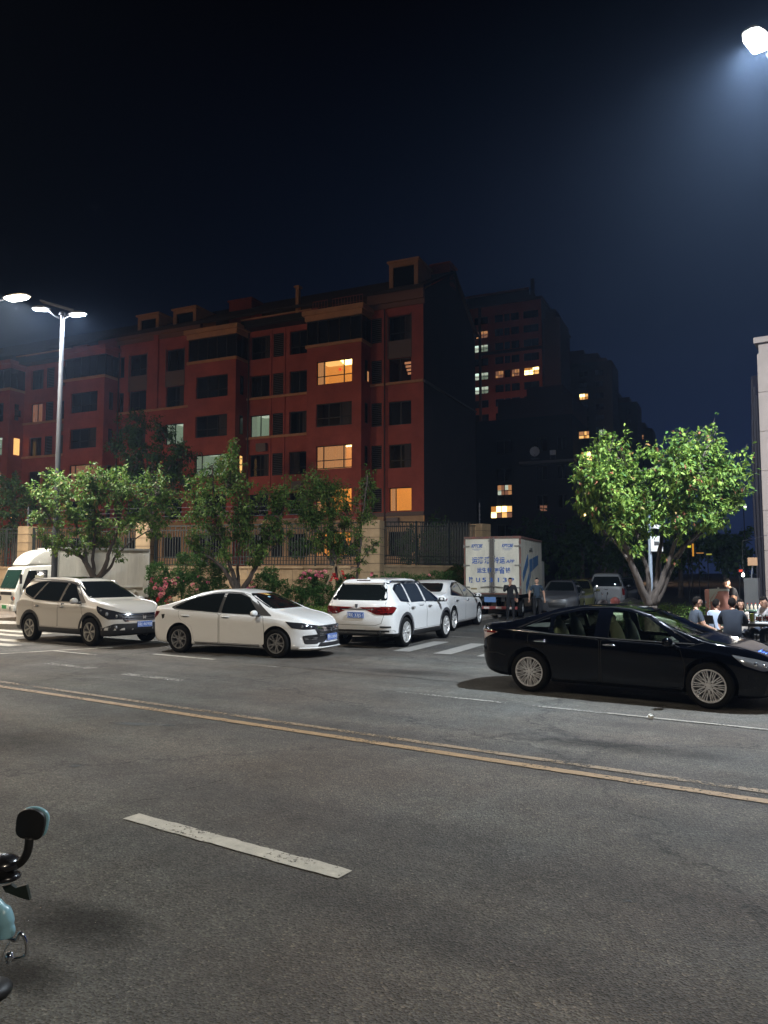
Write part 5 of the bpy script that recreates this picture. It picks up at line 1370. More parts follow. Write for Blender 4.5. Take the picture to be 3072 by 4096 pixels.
        me.normals_split_custom_set_from_vertices([tuple(n) for n in ns])
        return ob(name, me, parent or s.root)
    def both(s, name, poly, m_, off=.003, **k):
        return [s.patch(name, ax, poly, m_, off, **k) for ax in 'RL']
    def ribbon(s, name, ax, pts, wd, m_, off=.004, parent=None, thick=.012, sub=4):
        pts = [Vector(p) for p in pts]; Q = []
        for a, b in zip(pts[:-1], pts[1:]):
            k = max(1, int((b-a).length / .05)); Q += [a.lerp(b, j/k) for j in range(k)]
        Q.append(pts[-1]); vs = []; n_ = len(Q)
        for i, q in enumerate(Q):
            t = (Q[min(i+1, n_-1)] - Q[max(i-1, 0)]).normalized(); p_ = Vector((-t.y, t.x)) * wd / 2
            for e_ in (-1, 1):
                h, n = s.cast(ax, q.x + p_.x * e_, q.y + p_.y * e_); vs += [h + n * off, h - n * thick]
        fs = []
        for i in range(n_ - 1):
            a = 4*i; b = a + 4
            fs += [(a, b, b+2, a+2), (a+1, a, b, b+1)[::-1], (a+2, a+3, b+3, b+2)[::-1]]
        fs += [(0, 2, 3, 1), (4*n_-4, 4*n_-3, 4*n_-1, 4*n_-2)]
        m = MB(); m.add(vs, fs); me = m.mesh(name, m_); bm = bmesh.new(); bm.from_mesh(me); bmesh.ops.recalc_face_normals(bm, faces=bm.faces); bm.to_mesh(me); bm.free()
        return ob(name, me, parent or s.root)
    def wheel(s, x, y, style, me_cache={}):
        sp = s.sp; r, tw = sp['r'], sp.get('tw', .215); rr_ = r * sp.get('rim', .70); sg = 1 if y > 0 else -1
        key = (style, round(r, 3), round(tw, 3), round(rr_, 3))
        if key not in me_cache:
            h = tw / 2; t = MB()
            t.lathe([(rr_ - .02, -h*.55), (rr_ + .005, -h*.82), (rr_ + .02, -h*.95), (rr_ + (r-rr_)*.5, -h), (r - .02, -h*.88), (r - .004, -h*.7), (r, -h*.45), (r, h*.45), (r - .004, h*.7), (r - .02, h*.88), (rr_ + (r-rr_)*.5, h), (rr_ + .02, h*.95), (rr_ + .005, h*.82), (rr_ - .02, h*.55)], n=40, axis='y')
            for k in range(40):
                g = 2*math.pi*k/40; 
            tm = t.mesh('wheel', RUBBER, 50)
            b = MB(); am = 0
            b.lathe([(rr_ + .004, h*.80), (rr_ + .004, h*.88), (rr_ - .012, h*.90), (rr_ - .02, h*.8), (rr_ - .028, h*.2), (rr_ - .05, -h*.5)], n=40, axis='y', mi=0)
            b.lathe([(0, -h*.3), (rr_ - .04, -h*.3)], n=24, axis='y', mi=1)          # backing, dark
            b.lathe([(0, h*.05), (rr_*.62, h*.05), (rr_*.62, -h*.2)], n=28, axis='y', mi=2)   # brake disc
            hy = h * .62
            b.lathe([(0, hy + .012), (.028, hy + .012), (.034, hy), (.07, hy - .004), (.075, hy - .03), (.06, -h*.1)], n=20, axis='y', mi=0)
            def spoke(a0, a1, w0, w1, r0, r1, dpt=.03, mi=0, out=.0):
                p0 = Vector((math.cos(a0)*r0, math.sin(a0)*r0)); p1 = Vector((math.cos(a1)*r1, math.sin(a1)*r1)); t_ = (p1-p0).normalized(); q = Vector((-t_.y, t_.x))
                y0, y1 = hy + .002, h*.80 + out
                vs = []
                for p, wv, yy in ((p0, w0, y0), ((p0+p1)/2, (w0+w1)/2, (y0+y1)/2 + .008), (p1, w1, y1)):
                    for e_, dy, k_ in ((-1, 0, .7), (1, 0, .7), (1, -dpt, 1), (-1, -dpt, 1)): c = p + q * wv/2 * e_ * k_; vs.append((c.x, yy + dy, c.y))
                fs = [(i*4+k, i*4+(k+1) % 4, i*4+4+(k+1) % 4, i*4+4+k) for i in range(2) for k in range(4)] + [(3, 2, 1, 0), (8, 9, 10, 11)]
                b.add(vs, [tuple(reversed(f)) for f in fs], mi)
            pi = math.pi
            if style == 'lace':      # fine crossing spokes
                for k in range(10):
                    g = 2*pi*k/10
                    spoke(g, g + .16, .022, .016, .05, rr_ - .012); spoke(g, g - .16, .022, .016, .05, rr_ - .012)
                    spoke(g + .31, g + .31, .014, .012, .12, rr_ - .012)
            elif style == 'petal':   # five pairs of broad bright petals
                for k in range(5):
                    g = 2*pi*k/5 + pi/2
                    spoke(g + .17, g + .26, .045, .085, .05, rr_ - .012); spoke(g - .17, g - .26, .045, .085, .05, rr_ - .012)
            elif style == 'six':
                for k in range(6):
                    g = 2*pi*k/6 + .3
                    spoke(g + .1, g + .17, .05, .075, .04, rr_ - .012); spoke(g - .1, g - .17, .035, .04, .04, rr_ - .012, mi=1)
            elif style == 'slim':
                for k in range(5):
                    g = 2*pi*k/5 + .2
                    spoke(g + .10, g + .22, .03, .035, .05, rr_ - .012); spoke(g - .10, g - .22, .03, .035, .05, rr_ - .012); spoke(g + .22, g + .36, .012, .05, .16, rr_ - .012, mi=1)
            else:
                for k in range(7): g = 2*pi*k/7; spoke(g, g, .05, .06, .04, rr_ - .012)
            for k in range(5): g = 2*pi*k/5; b.lathe([(0, hy + .004), (.009, hy + .004), (.009, hy - .01)], (math.cos(g)*.052, 0, math.sin(g)*.052), 6, 'y', 1)
            am_ = s.sp.get('alloy', ALLOY)
            rm = b.mesh('rim', [am_, ALLOYD, mat('brake_disc', (.18, .17, .17), .4, .8)], 35)
            me_cache[key] = (tm, rm)
        tm, rm = me_cache[key]
        w_ = ob('wheel', tm, s.root, (x, y, r)); rim = ob('rim', rm, w_)
        if sg < 0: rim.scale = (1, -1, 1)
        if x > 0: rim.rotation_euler[1] = .35
        return w_
    def wheels(s, style):
        for x in (-s.sp['wb']/2, s.sp['wb']/2):
            for sg in (-1, 1): s.wheel(x, sg * (s.sp['yt'] - s.sp.get('tw', .215)/2 + .02), style)
    def side_glass(s, dlo, panes, m_=GLASSD, trim=None, front=None, rear=None, grow=.022):
        """black surround following the daylight opening, then each pane proud of it"""
        tm = trim or BLACKP
        for ax in 'RL':
            fr_ = s.patch('window_trim', ax, dlo, tm, .002, rad=.05)
            for p in panes: s.patch('side_window', ax, p, m_, .006, fr_, rad=.03, skirt=.008)
        if front: s.patch('windscreen', 'F', front, m_, .004, rad=.08)
        if rear: s.patch('rear_window', 'B', rear, m_, .004, rad=.07)
    def doors(s, polys, hz, hx, hm=CHROME):
        """door skins with a shadow gap; the handle is a child of its door"""
        for ax in 'RL':
            for poly, x in zip(polys, hx):
                c = sum((Vector(p) for p in poly), Vector((0, 0))) / len(poly)
                g = [tuple(c + (Vector(p) - c) * (1 + .011 / max(.3, (Vector(p) - c).length))) for p in poly]
                s.patch('door_gap', ax, g, DARK, .0012, rad=.05, skirt=.004)
                d_ = s.patch('door', ax, poly, s.paint, .0028, rad=.05, skirt=.004, rings=(0, .2, .4, .6, .8, .92, 1.0))
                h, n = s.cast(ax, x, hz); sg = -1 if ax == 'R' else 1
                s.patch('handle_recess', ax, [(x - .075, hz - .03), (x + .075, hz - .03), (x + .075, hz + .025), (x - .075, hz + .025)], mat('recess', (.25, .25, .25), .5) if s.paint != BLACKC else DARK, .0045, d_, rad=.03, skirt=.002)
                m = MB(); y = h.y + sg * .035
                m.tube([(x - .11, h.y + sg*.004, hz), (x - .085, y, hz + .004), (x, y + sg*.006, hz + .008), (x + .085, y, hz + .006), (x + .11, h.y + sg*.004, hz)], [.010, .014, .015, .014, .010], 8)
                m.build('handle', hm, d_, 180)
    def mirrors(s, x, z, m_=None, size=(.10, .11, .075), out=.12, lower=BLACKP):
        for ax in 'RL':
            h, n = s.cast(ax, x, z); sg = -1 if ax == 'R' else 1
            m = MB(); c = (x - .02, h.y + sg * (out + .05), z + .03)
            m.ball(c, (size[0]*.7, size[1], size[2]), 14); m.v = [(min(a, c[0] + size[0]) , b, max(c_, c[2] - size[2]*.72)) if True else 0 for a, b, c_ in m.v]
            mr = m.build('mirror', m_ or s.paint, s.root, 50)
            m = MB(); m.tube([(x + .02, h.y, z - .02), (x, h.y + sg * out, z - .015)], [.03, .022], 8); m.ball((c[0], c[1], c[2] - size[2]*.62), (size[0]*.72, size[1]*.95, .018), 12); m.build('mirror_arm', lower, mr, 50)
            m = MB(); m.add([(c[0] - size[0]*.62, c[1] - size[1]*.7, c[2] - size[2]*.5), (c[0] - size[0]*.62, c[1] + size[1]*.7, c[2] - size[2]*.5), (c[0] - size[0]*.62, c[1] + size[1]*.7, c[2] + size[2]*.55), (c[0] - size[0]*.62, c[1] - size[1]*.7, c[2] + size[2]*.55)], [(0, 1, 2, 3)]); m.build('mirror_glass', GLASSD, mr)
    def plate(s, ax, y, z, text, tilt=0, col=PLATEB, tcol=PLATET):
        h, n = s.cast(ax, y, z); sg = 1 if ax == 'F' else -1
        xs_ = [s.cast(ax, y + k, z + j)[0].x for k in (-.2, 0, .2) for j in (-.06, .06)]; X = (max(xs_) if sg > 0 else min(xs_)) + sg * .012
        m = MB(); m.box((X, y, z), (.012, .44, .14)); p = m.build('licence_plate', col, s.root)
        m = MB()
        for (a, b, c, d) in ((-.215, .215, .058, .062), (-.215, .215, -.062, -.058), (-.215, -.211, -.058, .058), (.211, .215, -.058, .058)): m.span((X + sg*.0055, y + a, z + c), (X + sg*.0085, y + b, z + d))
        m.build('plate_border', tcol, p)
        text_obj(text, .105, tcol, (X + sg * .0075, y, z - .037), (R(90), 0, R(90) if sg > 0 else R(-90)), p, 'lettering', .40)
        return p
def text_obj(txt, size, m_, loc_, rot, parent, name='lettering', width=None, extr=.0012, shear=0, bold=.0):
    cu = bpy.data.curves.new(name, 'FONT'); cu.body = txt; cu.size = size; cu.align_x = 'CENTER'; cu.extrude = extr; cu.offset = size * bold; cu.shear = shear; cu.resolution_u = 3
    o = bpy.data.objects.new(name, cu); COL.objects.link(o)
    dg = bpy.context.evaluated_depsgraph_get(); dg.update()
    me = bpy.data.meshes.new_from_object(o.evaluated_get(dg)); bpy.data.objects.remove(o)
    me.materials.clear(); me.materials.append(m_)
    n = ob(name, me, parent, loc_, rot)
    if width and len(me.vertices):
        xs_ = [v.co.x for v in me.vertices]; w_ = max(xs_) - min(xs_)
        if w_ > 0: n.scale = (width / w_, 1, 1)
    return n

# ---------------------------------------------------------------- crossover (left)
sp = dict(wb=2.62, W=1.82, xr=-2.30, xf=2.235, yt=.90, r=.345, rim=.66, tw=.225, Lf=.8, Lr=.55, ra=.405,
    top=[(-2.4, .98), (-2.28, 1.05), (-2.2, 1.24), (-1.98, 1.57), (-1.80, 1.645), (-1.2, 1.675), (-.5, 1.685), (.0, 1.655), (.30, 1.58), (1.12, 1.13), (1.6, 1.075), (2.0, .97), (2.16, .88), (2.235, .80)],
    bot=[(-2.3, .38), (-1.9, .26), (-1.2, .25), (1.2, .25), (1.9, .24), (2.235, .30)],
    belt=[(-2.3, .98), (-1.7, 1.10), (-1.0, 1.045), (.9, .98), (1.6, .93), (2.235, .74)],
    nose=[(.2, -.10), (.42, 0), (.62, .0), (.80, -.05), (1.0, -.14)], tail=[(.3, -.06), (.5, 0), (.95, -.04), (1.1, -.12), (1.6, -.25)], clad=.40, tumble=.50, alloy=mat('dull_alloy', (.38, .37, .34), .4, .5))
c = Car(sp, 'crossover', 'dusty white crossover with black lower body and roof rails, leftmost of the parked cars', 'car', gnd(115, 2563), gnd(355, 2585), paint=WHITEG)
c.wheels('six')
dlo = [(1.06, 1.045), (.36, 1.50), (.02, 1.565), (-.9, 1.585), (-1.38, 1.55), (-1.92, 1.36), (-1.74, 1.215), (-1.28, 1.09), (-.2, 1.035)]
c.side_glass(dlo, [[(.82, 1.075), (.30, 1.465), (.03, 1.53), (.00, 1.065)], [(-.09, 1.06), (-.07, 1.54), (-.90, 1.555), (-1.20, 1.10), (-1.1, 1.085)], [(-1.28, 1.13), (-.99, 1.55), (-1.38, 1.52), (-1.85, 1.36), (-1.70, 1.245)]],
    front=[(-.70, 1.16), (.70, 1.16), (.63, 1.36), (.52, 1.565), (-.52, 1.565), (-.63, 1.36)], rear=[(-.6, 1.2), (.6, 1.2), (.5, 1.52), (-.5, 1.52)])
c.doors([[(.98, .42), (1.02, .72), (.90, 1.02), (-.02, 1.025), (-.03, .42)], [(-.07, .42), (-.06, 1.02), (-1.22, 1.055), (-1.17, .86), (-.86, .62), (-.82, .42)]], .93, (.14, -.98))
c.mirrors(.82, 1.06)
for sg in (-1, 1):
    m = MB(); pts = []
    for k in range(13):
        x = -1.85 + 2.25 * k / 12; h, n = c.cast('T', x, sg * .58); pts.append(h + Vector((0, 0, .055 * min(1, 6 * math.sin(math.pi * min(.999, max(.001, k / 12)))))))
    m.tube(pts, .018, 8); m.build('roof_rail', mat('rail_silver', (.45, .45, .46), .3, .8), c.root, 180)
h, n = c.cast('T', -.2, 0); c.patch('sunroof', 'T', [(-.95, -.38), (.05, -.38), (.05, .38), (-.95, .38)], GLASSD, .004)
for sg in (1, -1):
    ax = 'R' if sg < 0 else 'L'
    hl = c.patch('headlight', ax, [(1.50, .99), (1.95, .87), (2.2, .76), (2.2, .66), (1.9, .66), (1.62, .83)], HEADD, .006, rad=.03)
    for (x, z, r_) in ((1.86, .79, .055), (2.03, .74, .045), (1.7, .87, .03)):
        h, n = c.cast(ax, x, z); m = MB(); m.ball(h + n * .006, (.02 + r_*.3, r_*.8, r_), 12); m.build('bulb_lens', HEADL, hl, 180)
    tl_ = c.patch('tail_light', ax, [(-2.28, .95), (-2.02, .95), (-2.02, 1.1), (-2.1, 1.38), (-2.2, 1.38)], TAILD, .008)
    c.ribbon('arch_cladding', ax, [(sp['wb']/2 + math.cos(g)*.435, .355 + math.sin(g)*.435) for g in [math.pi*k/16 for k in range(-1, 18)]], .075, BLACKP, .004)
    c.ribbon('arch_cladding', ax, [(-sp['wb']/2 + math.cos(g)*.435, .355 + math.sin(g)*.435) for g in [math.pi*k/16 for k in range(-1, 18)]], .075, BLACKP, .004)
g_ = c.patch('grille', 'F', [(-.60, .74), (-.50, .60), (.50, .60), (.60, .74), (.62, .80), (-.62, .80)], BLACKP, .006, rad=.03)
for z, w_ in ((.775, .56), (.715, .54), (.655, .50), (.615, .46)): c.ribbon('grille_bar', 'F', [(-w_, z), (0, z - .015), (w_, z)], .022, CHROME if z in (.775, .615) else mat('grey_bar', (.12, .12, .13), .3, .6), .014, g_)
em = MB(); X = c.cast('F', 0, .695)[0].x + .035   # emblem: a rounded frame with an H
for y in (-.028, .028): em.span((X, y - .008, .66), (X + .01, y + .008, .735))
em.span((X, -.02, .69), (X + .01, .02, .704)); em.tube([(X, -.05, .74), (X, .05, .74), (X, .042, .65), (X, -.042, .65), (X, -.05, .74)], .005, 6); em.build('emblem', CHROME, c.root)
c.patch('lower_bumper', 'F', [(-.86, .31), (.86, .31), (.86, .46), (.70, .56), (-.70, .56), (-.86, .46)], BLACKP, .006, rad=.05)
for y in (-.66, .66):
    h, n = c.cast('F', y, .48); m = MB(); m.lathe([(0, .018), (.035, .018), (.045, 0), (.045, -.02)], tuple(h), 14, 'x'); m.build('fog_lamp', HEADL, c.root)
c.plate('F', 0.02, .53, '陕E·RK95B')
# ---------------------------------------------------------------- white sedan (centre left)
sp = dict(wb=2.67, W=1.80, xr=-2.36, xf=2.25, yt=.89, r=.318, rim=.68, Lf=.85, Lr=.6,
    top=[(-2.4, 1.02), (-2.25, 1.065), (-1.95, 1.10), (-1.75, 1.13), (-1.0, 1.40), (-.55, 1.475), (-.1, 1.485), (.25, 1.44), (.5, 1.36), (1.2, 1.03), (1.55, .955), (2.0, .84), (2.18, .76), (2.25, .68)],
    bot=[(-2.36, .32), (-1.9, .22), (-1.2, .19), (1.2, .19), (1.8, .18), (2.25, .22)],
    belt=[(-2.36, .98), (-1.8, 1.02), (-1.0, .99), (.9, .89), (1.6, .83), (2.25, .64)],
    nose=[(.15, -.02), (.25, .03), (.4, -.02), (.6, -.02), (.75, -.08), (.9, -.14)], tail=[(.3, -.06), (.5, 0), (.9, 0), (1.05, -.03)], tumble=.60, alloy=mat('grey_alloy', (.30, .30, .30), .35, .6))
c = Car(sp, 'sedan', 'white sedan with a tea-green tinted windscreen facing right, behind the crossover nose', 'car', gnd(714, 2611), gnd(1102, 2633), paint=WHITEP)
c.wheels('slim')
dlo = [(1.20, .90), (.52, 1.325), (.2, 1.405), (-.2, 1.425), (-.6, 1.40), (-1.10, 1.29), (-1.62, 1.05), (-1.5, 1.0), (-.2, .94)]
c.side_glass(dlo, [[(.86, .935), (.44, 1.29), (.15, 1.37), (-.18, 1.385), (-.16, .955)], [(-.25, .96), (-.26, 1.385), (-.6, 1.365), (-1.08, 1.255), (-1.50, 1.05), (-1.42, 1.02)]],
    front=[(-.68, 1.055), (.68, 1.055), (.60, 1.2), (.50, 1.385), (-.50, 1.385), (-.60, 1.2)], rear=[(-.58, 1.15), (.58, 1.15), (.46, 1.37), (-.46, 1.37)])
c.doors([[(1.02, .27), (1.02, .62), (.98, .89), (-.18, .925), (-.18, .27)], [(-.22, .27), (-.22, .925), (-1.38, .975), (-1.32, .78), (-.98, .62), (-.90, .27)]], .86, (-.02, -1.16), WHITEP)
c.mirrors(.86, .93)
for ax in 'RL':
    hl = c.patch('headlight', ax, [(1.56, .80), (1.9, .765), (2.2, .68), (2.2, .625), (1.95, .625), (1.72, .66)], HEADD, .006, rad=.02)
    for x, z in ((1.92, .69), (2.05, .665)):
        h, n = c.cast(ax, x, z); m = MB(); m.ball(h + n * .004, (.03, .025, .032), 10); m.build('bulb_lens', HEADL, hl, 180)
    c.patch('tail_light', ax, [(-2.36, .93), (-2.1, .955), (-1.92, .945), (-2.0, .84), (-2.2, .74), (-2.36, .80)], TAILR, .008, rad=.02)
    c.ribbon('sill_trim', ax, [(-.88, .245), (.90, .245)], .02, BLACKP, .006); c.ribbon('sill_trim', ax, [(-.88, .275), (.90, .275)], .012, CHROME, .006)
    c.patch('bumper_intake', ax, [(1.98, .50), (2.22, .52), (2.22, .33), (2.05, .33)], BLACKP, .005, rad=.03)
c.patch('paint_damage', 'R', [(-1.86, .88), (-1.76, .89), (-1.78, .80), (-1.83, .77)], DARK, .004, rad=.01)
g_ = c.patch('grille', 'F', [(-.46, .70), (.46, .70), (.54, .64), (.44, .46), (-.44, .46), (-.54, .64)], BLACKP, .006, rad=.03)
for k in range(6): c.ribbon('grille_bar', 'F', [(-.42 + .0*k, .49 + .034*k), (.42, .49 + .034*k)], .008, CHROME, .012, g_)
c.ribbon('grille_chrome', 'F', [(-.50, .665), (0, .615), (.50, .665)], .02, CHROME, .016, g_)
X = c.cast('F', 0, .61)[0].x + .03; em = MB()
ring = [(X, .075 * math.cos(t), .615 + .045 * math.sin(t)) for t in [2*math.pi*k/20 for k in range(21)]]; em.tube(ring, .008, 6, cap=False); em.tube([(X, -.04, .585), (X, 0, .655), (X, .04, .585)], .008, 6); em.build('emblem', CHROME, c.root, 180)
c.plate('F', 0, .44, '陕E·D90N5')
for y in (-.60, .60):
    b_ = c.patch('bumper_intake', 'F', [(y - .16, .50), (y + .16, .50), (y + .13, .31), (y - .13, .31)], BLACKP, .005, rad=.04)
    c.ribbon('intake_bar', 'F', [(y - .13, .44), (y + .13, .44)], .012, CHROME, .012, b_); c.ribbon('intake_bar', 'F', [(y - .12, .41), (y + .12, .41)], .012, CHROME, .012, b_)
c.patch('lower_grille', 'F', [(-.42, .33), (.42, .33), (.5, .25), (-.5, .25)], BLACKP, .005, rad=.03)
c.ribbon('front_lip', 'F', [(-.78, .225), (.78, .225)], .025, WHITEP, .035); 
h, n = c.cast('T', .5, .2); m = MB(); m.ball((.62, -.1, 1.22), (.05, .12, .10), 8); m.build('dashboard_toy', mat('pale_blue_toy', (.3, .5, .6), .6), c.root)
# yellow box on hood? (a small yellow post-cap behind) is part of the verge: see below
# ---------------------------------------------------------------- white suv seen from behind
sp = dict(wb=2.70, W=1.85, xr=-2.27, xf=2.28, yt=.915, r=.355, rim=.70, tw=.235, Lf=.8, Lr=.5, ra=.405,
    top=[(-2.4, 1.05), (-2.26, 1.10), (-2.16, 1.20), (-1.98, 1.52), (-1.88, 1.60), (-1.2, 1.645), (-.4, 1.66), (.1, 1.63), (.4, 1.54), (1.15, 1.12), (1.6, 1.06), (2.05, .95), (2.2, .86), (2.28, .78)],
    bot=[(-2.27, .42), (-1.9, .27), (-1.2, .23), (1.2, .23), (1.9, .24), (2.28, .30)],
    belt=[(-2.27, 1.04), (-1.7, 1.05), (-1.0, 1.02), (.9, .97), (1.6, .92), (2.28, .72)],
    nose=[(.2, -.08), (.5, 0), (.8, -.04), (1.0, -.12)], tail=[(.3, -.10), (.45, -.03), (.6, .02), (.85, .0), (1.05, -.05), (1.2, -.12), (1.5, -.24), (1.65, -.28)], clad=.36, tumble=.52, pr=4.2)
c = Car(sp, 'suv', 'white suv seen from behind, wide red tail lights, standing at the zebra crossing', 'car', gnd(1627, 2587), gnd(1785, 2552), paint=WHITEP)
c.wheels('petal')
dlo = [(1.05, 1.01), (.42, 1.45), (.1, 1.53), (-.8, 1.55), (-1.45, 1.50), (-1.72, 1.40), (-1.60, 1.10), (-1.2, 1.065)]
c.side_glass(dlo, [[(.80, 1.045), (.36, 1.41), (.08, 1.495), (.04, 1.06)], [(-.10, 1.065), (-.08, 1.505), (-.86, 1.51), (-.96, 1.085)], [(-1.08, 1.09), (-1.0, 1.505), (-1.42, 1.465), (-1.62, 1.37), (-1.53, 1.13)]],
    front=[(-.70, 1.14), (.70, 1.14), (.54, 1.52), (-.54, 1.52)], trim=CHROME, m_=mat('grey_tinted_glass', (.03, .038, .05), .06, coat=1.0))
for xx in (-.03, -1.02):
    for ax in 'RL': c.patch('pillar', ax, [(xx - .045, 1.06), (xx + .045, 1.06), (xx + .035, 1.51), (xx - .035, 1.51)], WHITEP if xx < -1 else WHITEP, .0075, rad=.01, skirt=.004)
c.patch('rear_window', 'B', [(-.74, 1.13), (.74, 1.13), (.70, 1.3), (.62, 1.50), (-.62, 1.50), (-.70, 1.3)], GLASSD, .005, rad=.06)
c.patch('tailgate_spoiler', 'B', [(-.62, 1.525), (.62, 1.525), (.56, 1.60), (-.56, 1.60)], WHITEP, .03, rad=.03, skirt=.03)
c.patch('stop_lamp', 'B', [(-.18, 1.565), (.18, 1.565), (.18, 1.585), (-.18, 1.585)], TAILD, .034, rad=.005)
c.doors([[(.98, .40), (1.02, .70), (.95, 1.00), (-.02, 1.045), (-.03, .40)], [(-.07, .40), (-.06, 1.045), (-1.25, 1.06), (-1.17, .84), (-.90, .64), (-.86, .40)]], .93, (.14, -.98))
c.mirrors(.84, 1.05)
for sg in (-1, 1):
    m = MB(); pts = []
    for k in range(13):
        x = -1.75 + 2.1 * k / 12; h, n = c.cast('T', x, sg * .60); pts.append(h + Vector((0, 0, .06 * min(1, 5 * math.sin(math.pi * min(.999, max(.001, k / 12)))))))
    m.tube(pts, .02, 8); m.build('roof_rail', CHROME, c.root, 180)
    ax = 'R' if sg < 0 else 'L'
    ys = sg * .5
    tl_ = c.patch('tail_light', 'B', [(sg*.42, .955), (sg*.88, .99), (sg*.91, .90), (sg*.86, .80), (sg*.62, .80), (sg*.38, .885)], TAILD, .010, rad=.02)
    c.patch('tail_light', ax, [(-2.26, .985), (-2.02, .99), (-1.94, .96), (-2.06, .85), (-2.24, .80)], TAILR, .012, rad=.02)
    for z in (.93, .88, .84): c.ribbon('light_bar', 'B', [(sg*.46, z), (sg*.84, z + .015)], .01, TAILR, .018, tl_)
    for xx in (-1, 1): c.ribbon('arch_cladding', ax, [(xx*sp['wb']/2 + math.cos(g)*.44, .365 + math.sin(g)*.44) for g in [math.pi*k/16 for k in range(-1, 18)]], .075, mat('grey_cladding', (.05, .05, .055), .5), .004)
    c.ribbon('sill_strip', ax, [(-.85, .36), (.88, .36)], .03, CHROME, .008)
    c.patch('reflector', 'B', [(sg*.60, .50), (sg*.84, .50), (sg*.84, .535), (sg*.60, .535)], BLACKP, .008, rad=.005)
c.ribbon('tailgate_chrome', 'B', [(-.44, .925), (.44, .925)], .022, mat('dark_chrome', (.12, .12, .13), .2, .9), .014)
c.patch('lower_bumper', 'B', [(-.88, .30), (.88, .30), (.90, .44), (-.90, .44)], BLACKP, .006, rad=.03)
c.patch('skid_plate', 'B', [(-.60, .32), (.60, .32), (.72, .40), (-.72, .40)], mat('grey_skid', (.16, .16, .16), .4, .3), .016, rad=.03)
for y in (-.58, .58):
    h, n = c.cast('B', y, .37); m = MB(); m.lathe([(.045, -.03), (.05, .0), (.04, .02), (0, .03)], (h.x - .02, h.y, h.z), 16, 'x'); m.build('exhaust_tip', BLACKP, c.root, 60)
for pts in ([(-.72, 1.10), (-.70, .80), (-.64, .60), (-.5, .555), (.5, .555), (.64, .60), (.70, .80), (.72, 1.10)],): c.ribbon('tailgate_gap', 'B', pts, .008, DARK, .0015, thick=.004)
h, n = c.cast('B', 0, 1.0); m = MB(); m.prism([(-.035, .045), (.035, .045), (.03, -.03), (0, -.055), (-.03, -.03)], 0, .012); m.v = [(h.x - .004 - z, x, h.z + y) for x, y, z in m.v]; m.build('emblem', mat('dark_chrome', (.12, .12, .13), .2, .9), c.root)
c.plate('B', 0, .79, '陕E·33J51')
h, n = c.cast('T', -1.55, 0); m = MB(); m.prism([(-.09, 0), (.08, 0), (-.06, .055)], -.02, .02); m.v = [(h.x + x, z, h.z + y - .005) for x, y, z in m.v]; m.build('antenna_fin', WHITEP, c.root)
# ---------------------------------------------------------------- white sedan beyond
sp = dict(wb=2.78, W=1.84, xr=-2.40, xf=2.40, yt=.91, r=.335, rim=.74, Lf=.85, Lr=.6,
    top=[(-2.4, .98), (-2.25, 1.05), (-1.9, 1.10), (-1.7, 1.13), (-.95, 1.39), (-.5, 1.45), (0, 1.455), (.35, 1.40), (1.3, 1.0), (1.7, .93), (2.15, .80), (2.33, .70), (2.40, .62)],
    bot=[(-2.4, .32), (-1.9, .22), (-1.2, .19), (1.2, .19), (2.0, .18), (2.4, .24)],
    belt=[(-2.4, .96), (-1.7, .99), (-1.0, .96), (.9, .88), (1.6, .82), (2.4, .6)],
    nose=[(.15, -.05), (.3, 0), (.6, -.02), (.85, -.12)], tail=[(.3, -.06), (.5, 0), (.95, 0)], tumble=.58)
c = Car(sp, 'sedan', 'white sedan parked beyond the suv, in front of the refrigerated truck', 'car', gnd(1817, 2524), gnd(1917, 2499), paint=WHITEP)
c.wheels('slim')
dlo = [(1.25, .90), (.45, 1.33), (.1, 1.39), (-.5, 1.385), (-1.05, 1.27), (-1.55, 1.02), (-.2, .94)]
c.side_glass(dlo, [[(.9, .935), (.40, 1.29), (.1, 1.355), (-.14, 1.36), (-.14, .955)], [(-.22, .96), (-.22, 1.36), (-.5, 1.345), (-1.04, 1.235), (-1.42, 1.02)]],
    front=[(-.68, 1.04), (.68, 1.04), (.52, 1.36), (-.52, 1.36)], rear=[(-.62, 1.12), (.62, 1.12), (.48, 1.36), (-.48, 1.36)])
c.doors([[(1.08, .27), (1.08, .62), (1.0, .885), (-.16, .925), (-.16, .27)], [(-.20, .27), (-.20, .925), (-1.36, .955), (-1.34, .78), (-1.0, .60), (-.94, .27)]], .86, (.02, -1.12))
c.mirrors(.88, .93)
for ax in 'RL':
    c.patch('tail_light', ax, [(-2.36, .93), (-1.98, .94), (-2.1, .82), (-2.36, .80)], TAILR, .006, rad=.02); c.patch('headlight', ax, [(1.9, .78), (2.3, .68), (2.3, .60), (2.0, .64)], HEADL, .006, rad=.02)
# ---------------------------------------------------------------- black sedan (right foreground)
sp = dict(wb=2.825, W=1.84, xr=-2.50, xf=2.38, yt=.905, r=.334, rim=.715, tw=.22, Lf=.95, Lr=.65, ra=.40,
    top=[(-2.6, 1.02), (-2.44, 1.075), (-2.2, 1.105), (-1.9, 1.135), (-1.05, 1.385), (-.6, 1.445), (-.1, 1.455), (.25, 1.42), (.5, 1.345), (1.35, .985), (1.8, .915), (2.15, .81), (2.31, .71), (2.38, .62)],
    bot=[(-2.5, .36), (-2.0, .24), (-1.2, .19), (1.2, .19), (2.0, .17), (2.38, .22)],
    belt=[(-2.5, 1.0), (-1.8, 1.035), (-1.0, .985), (.9, .885), (1.6, .83), (2.38, .58)],
    nose=[(.15, -.05), (.3, 0), (.6, -.03), (.85, -.15)], tail=[(.3, -.10), (.5, -.02), (.65, 0), (.85, -.04), (1.05, 0)], tumble=.60,
    alloy=mat('champagne_alloy', (.70, .69, .70), .35, .5))
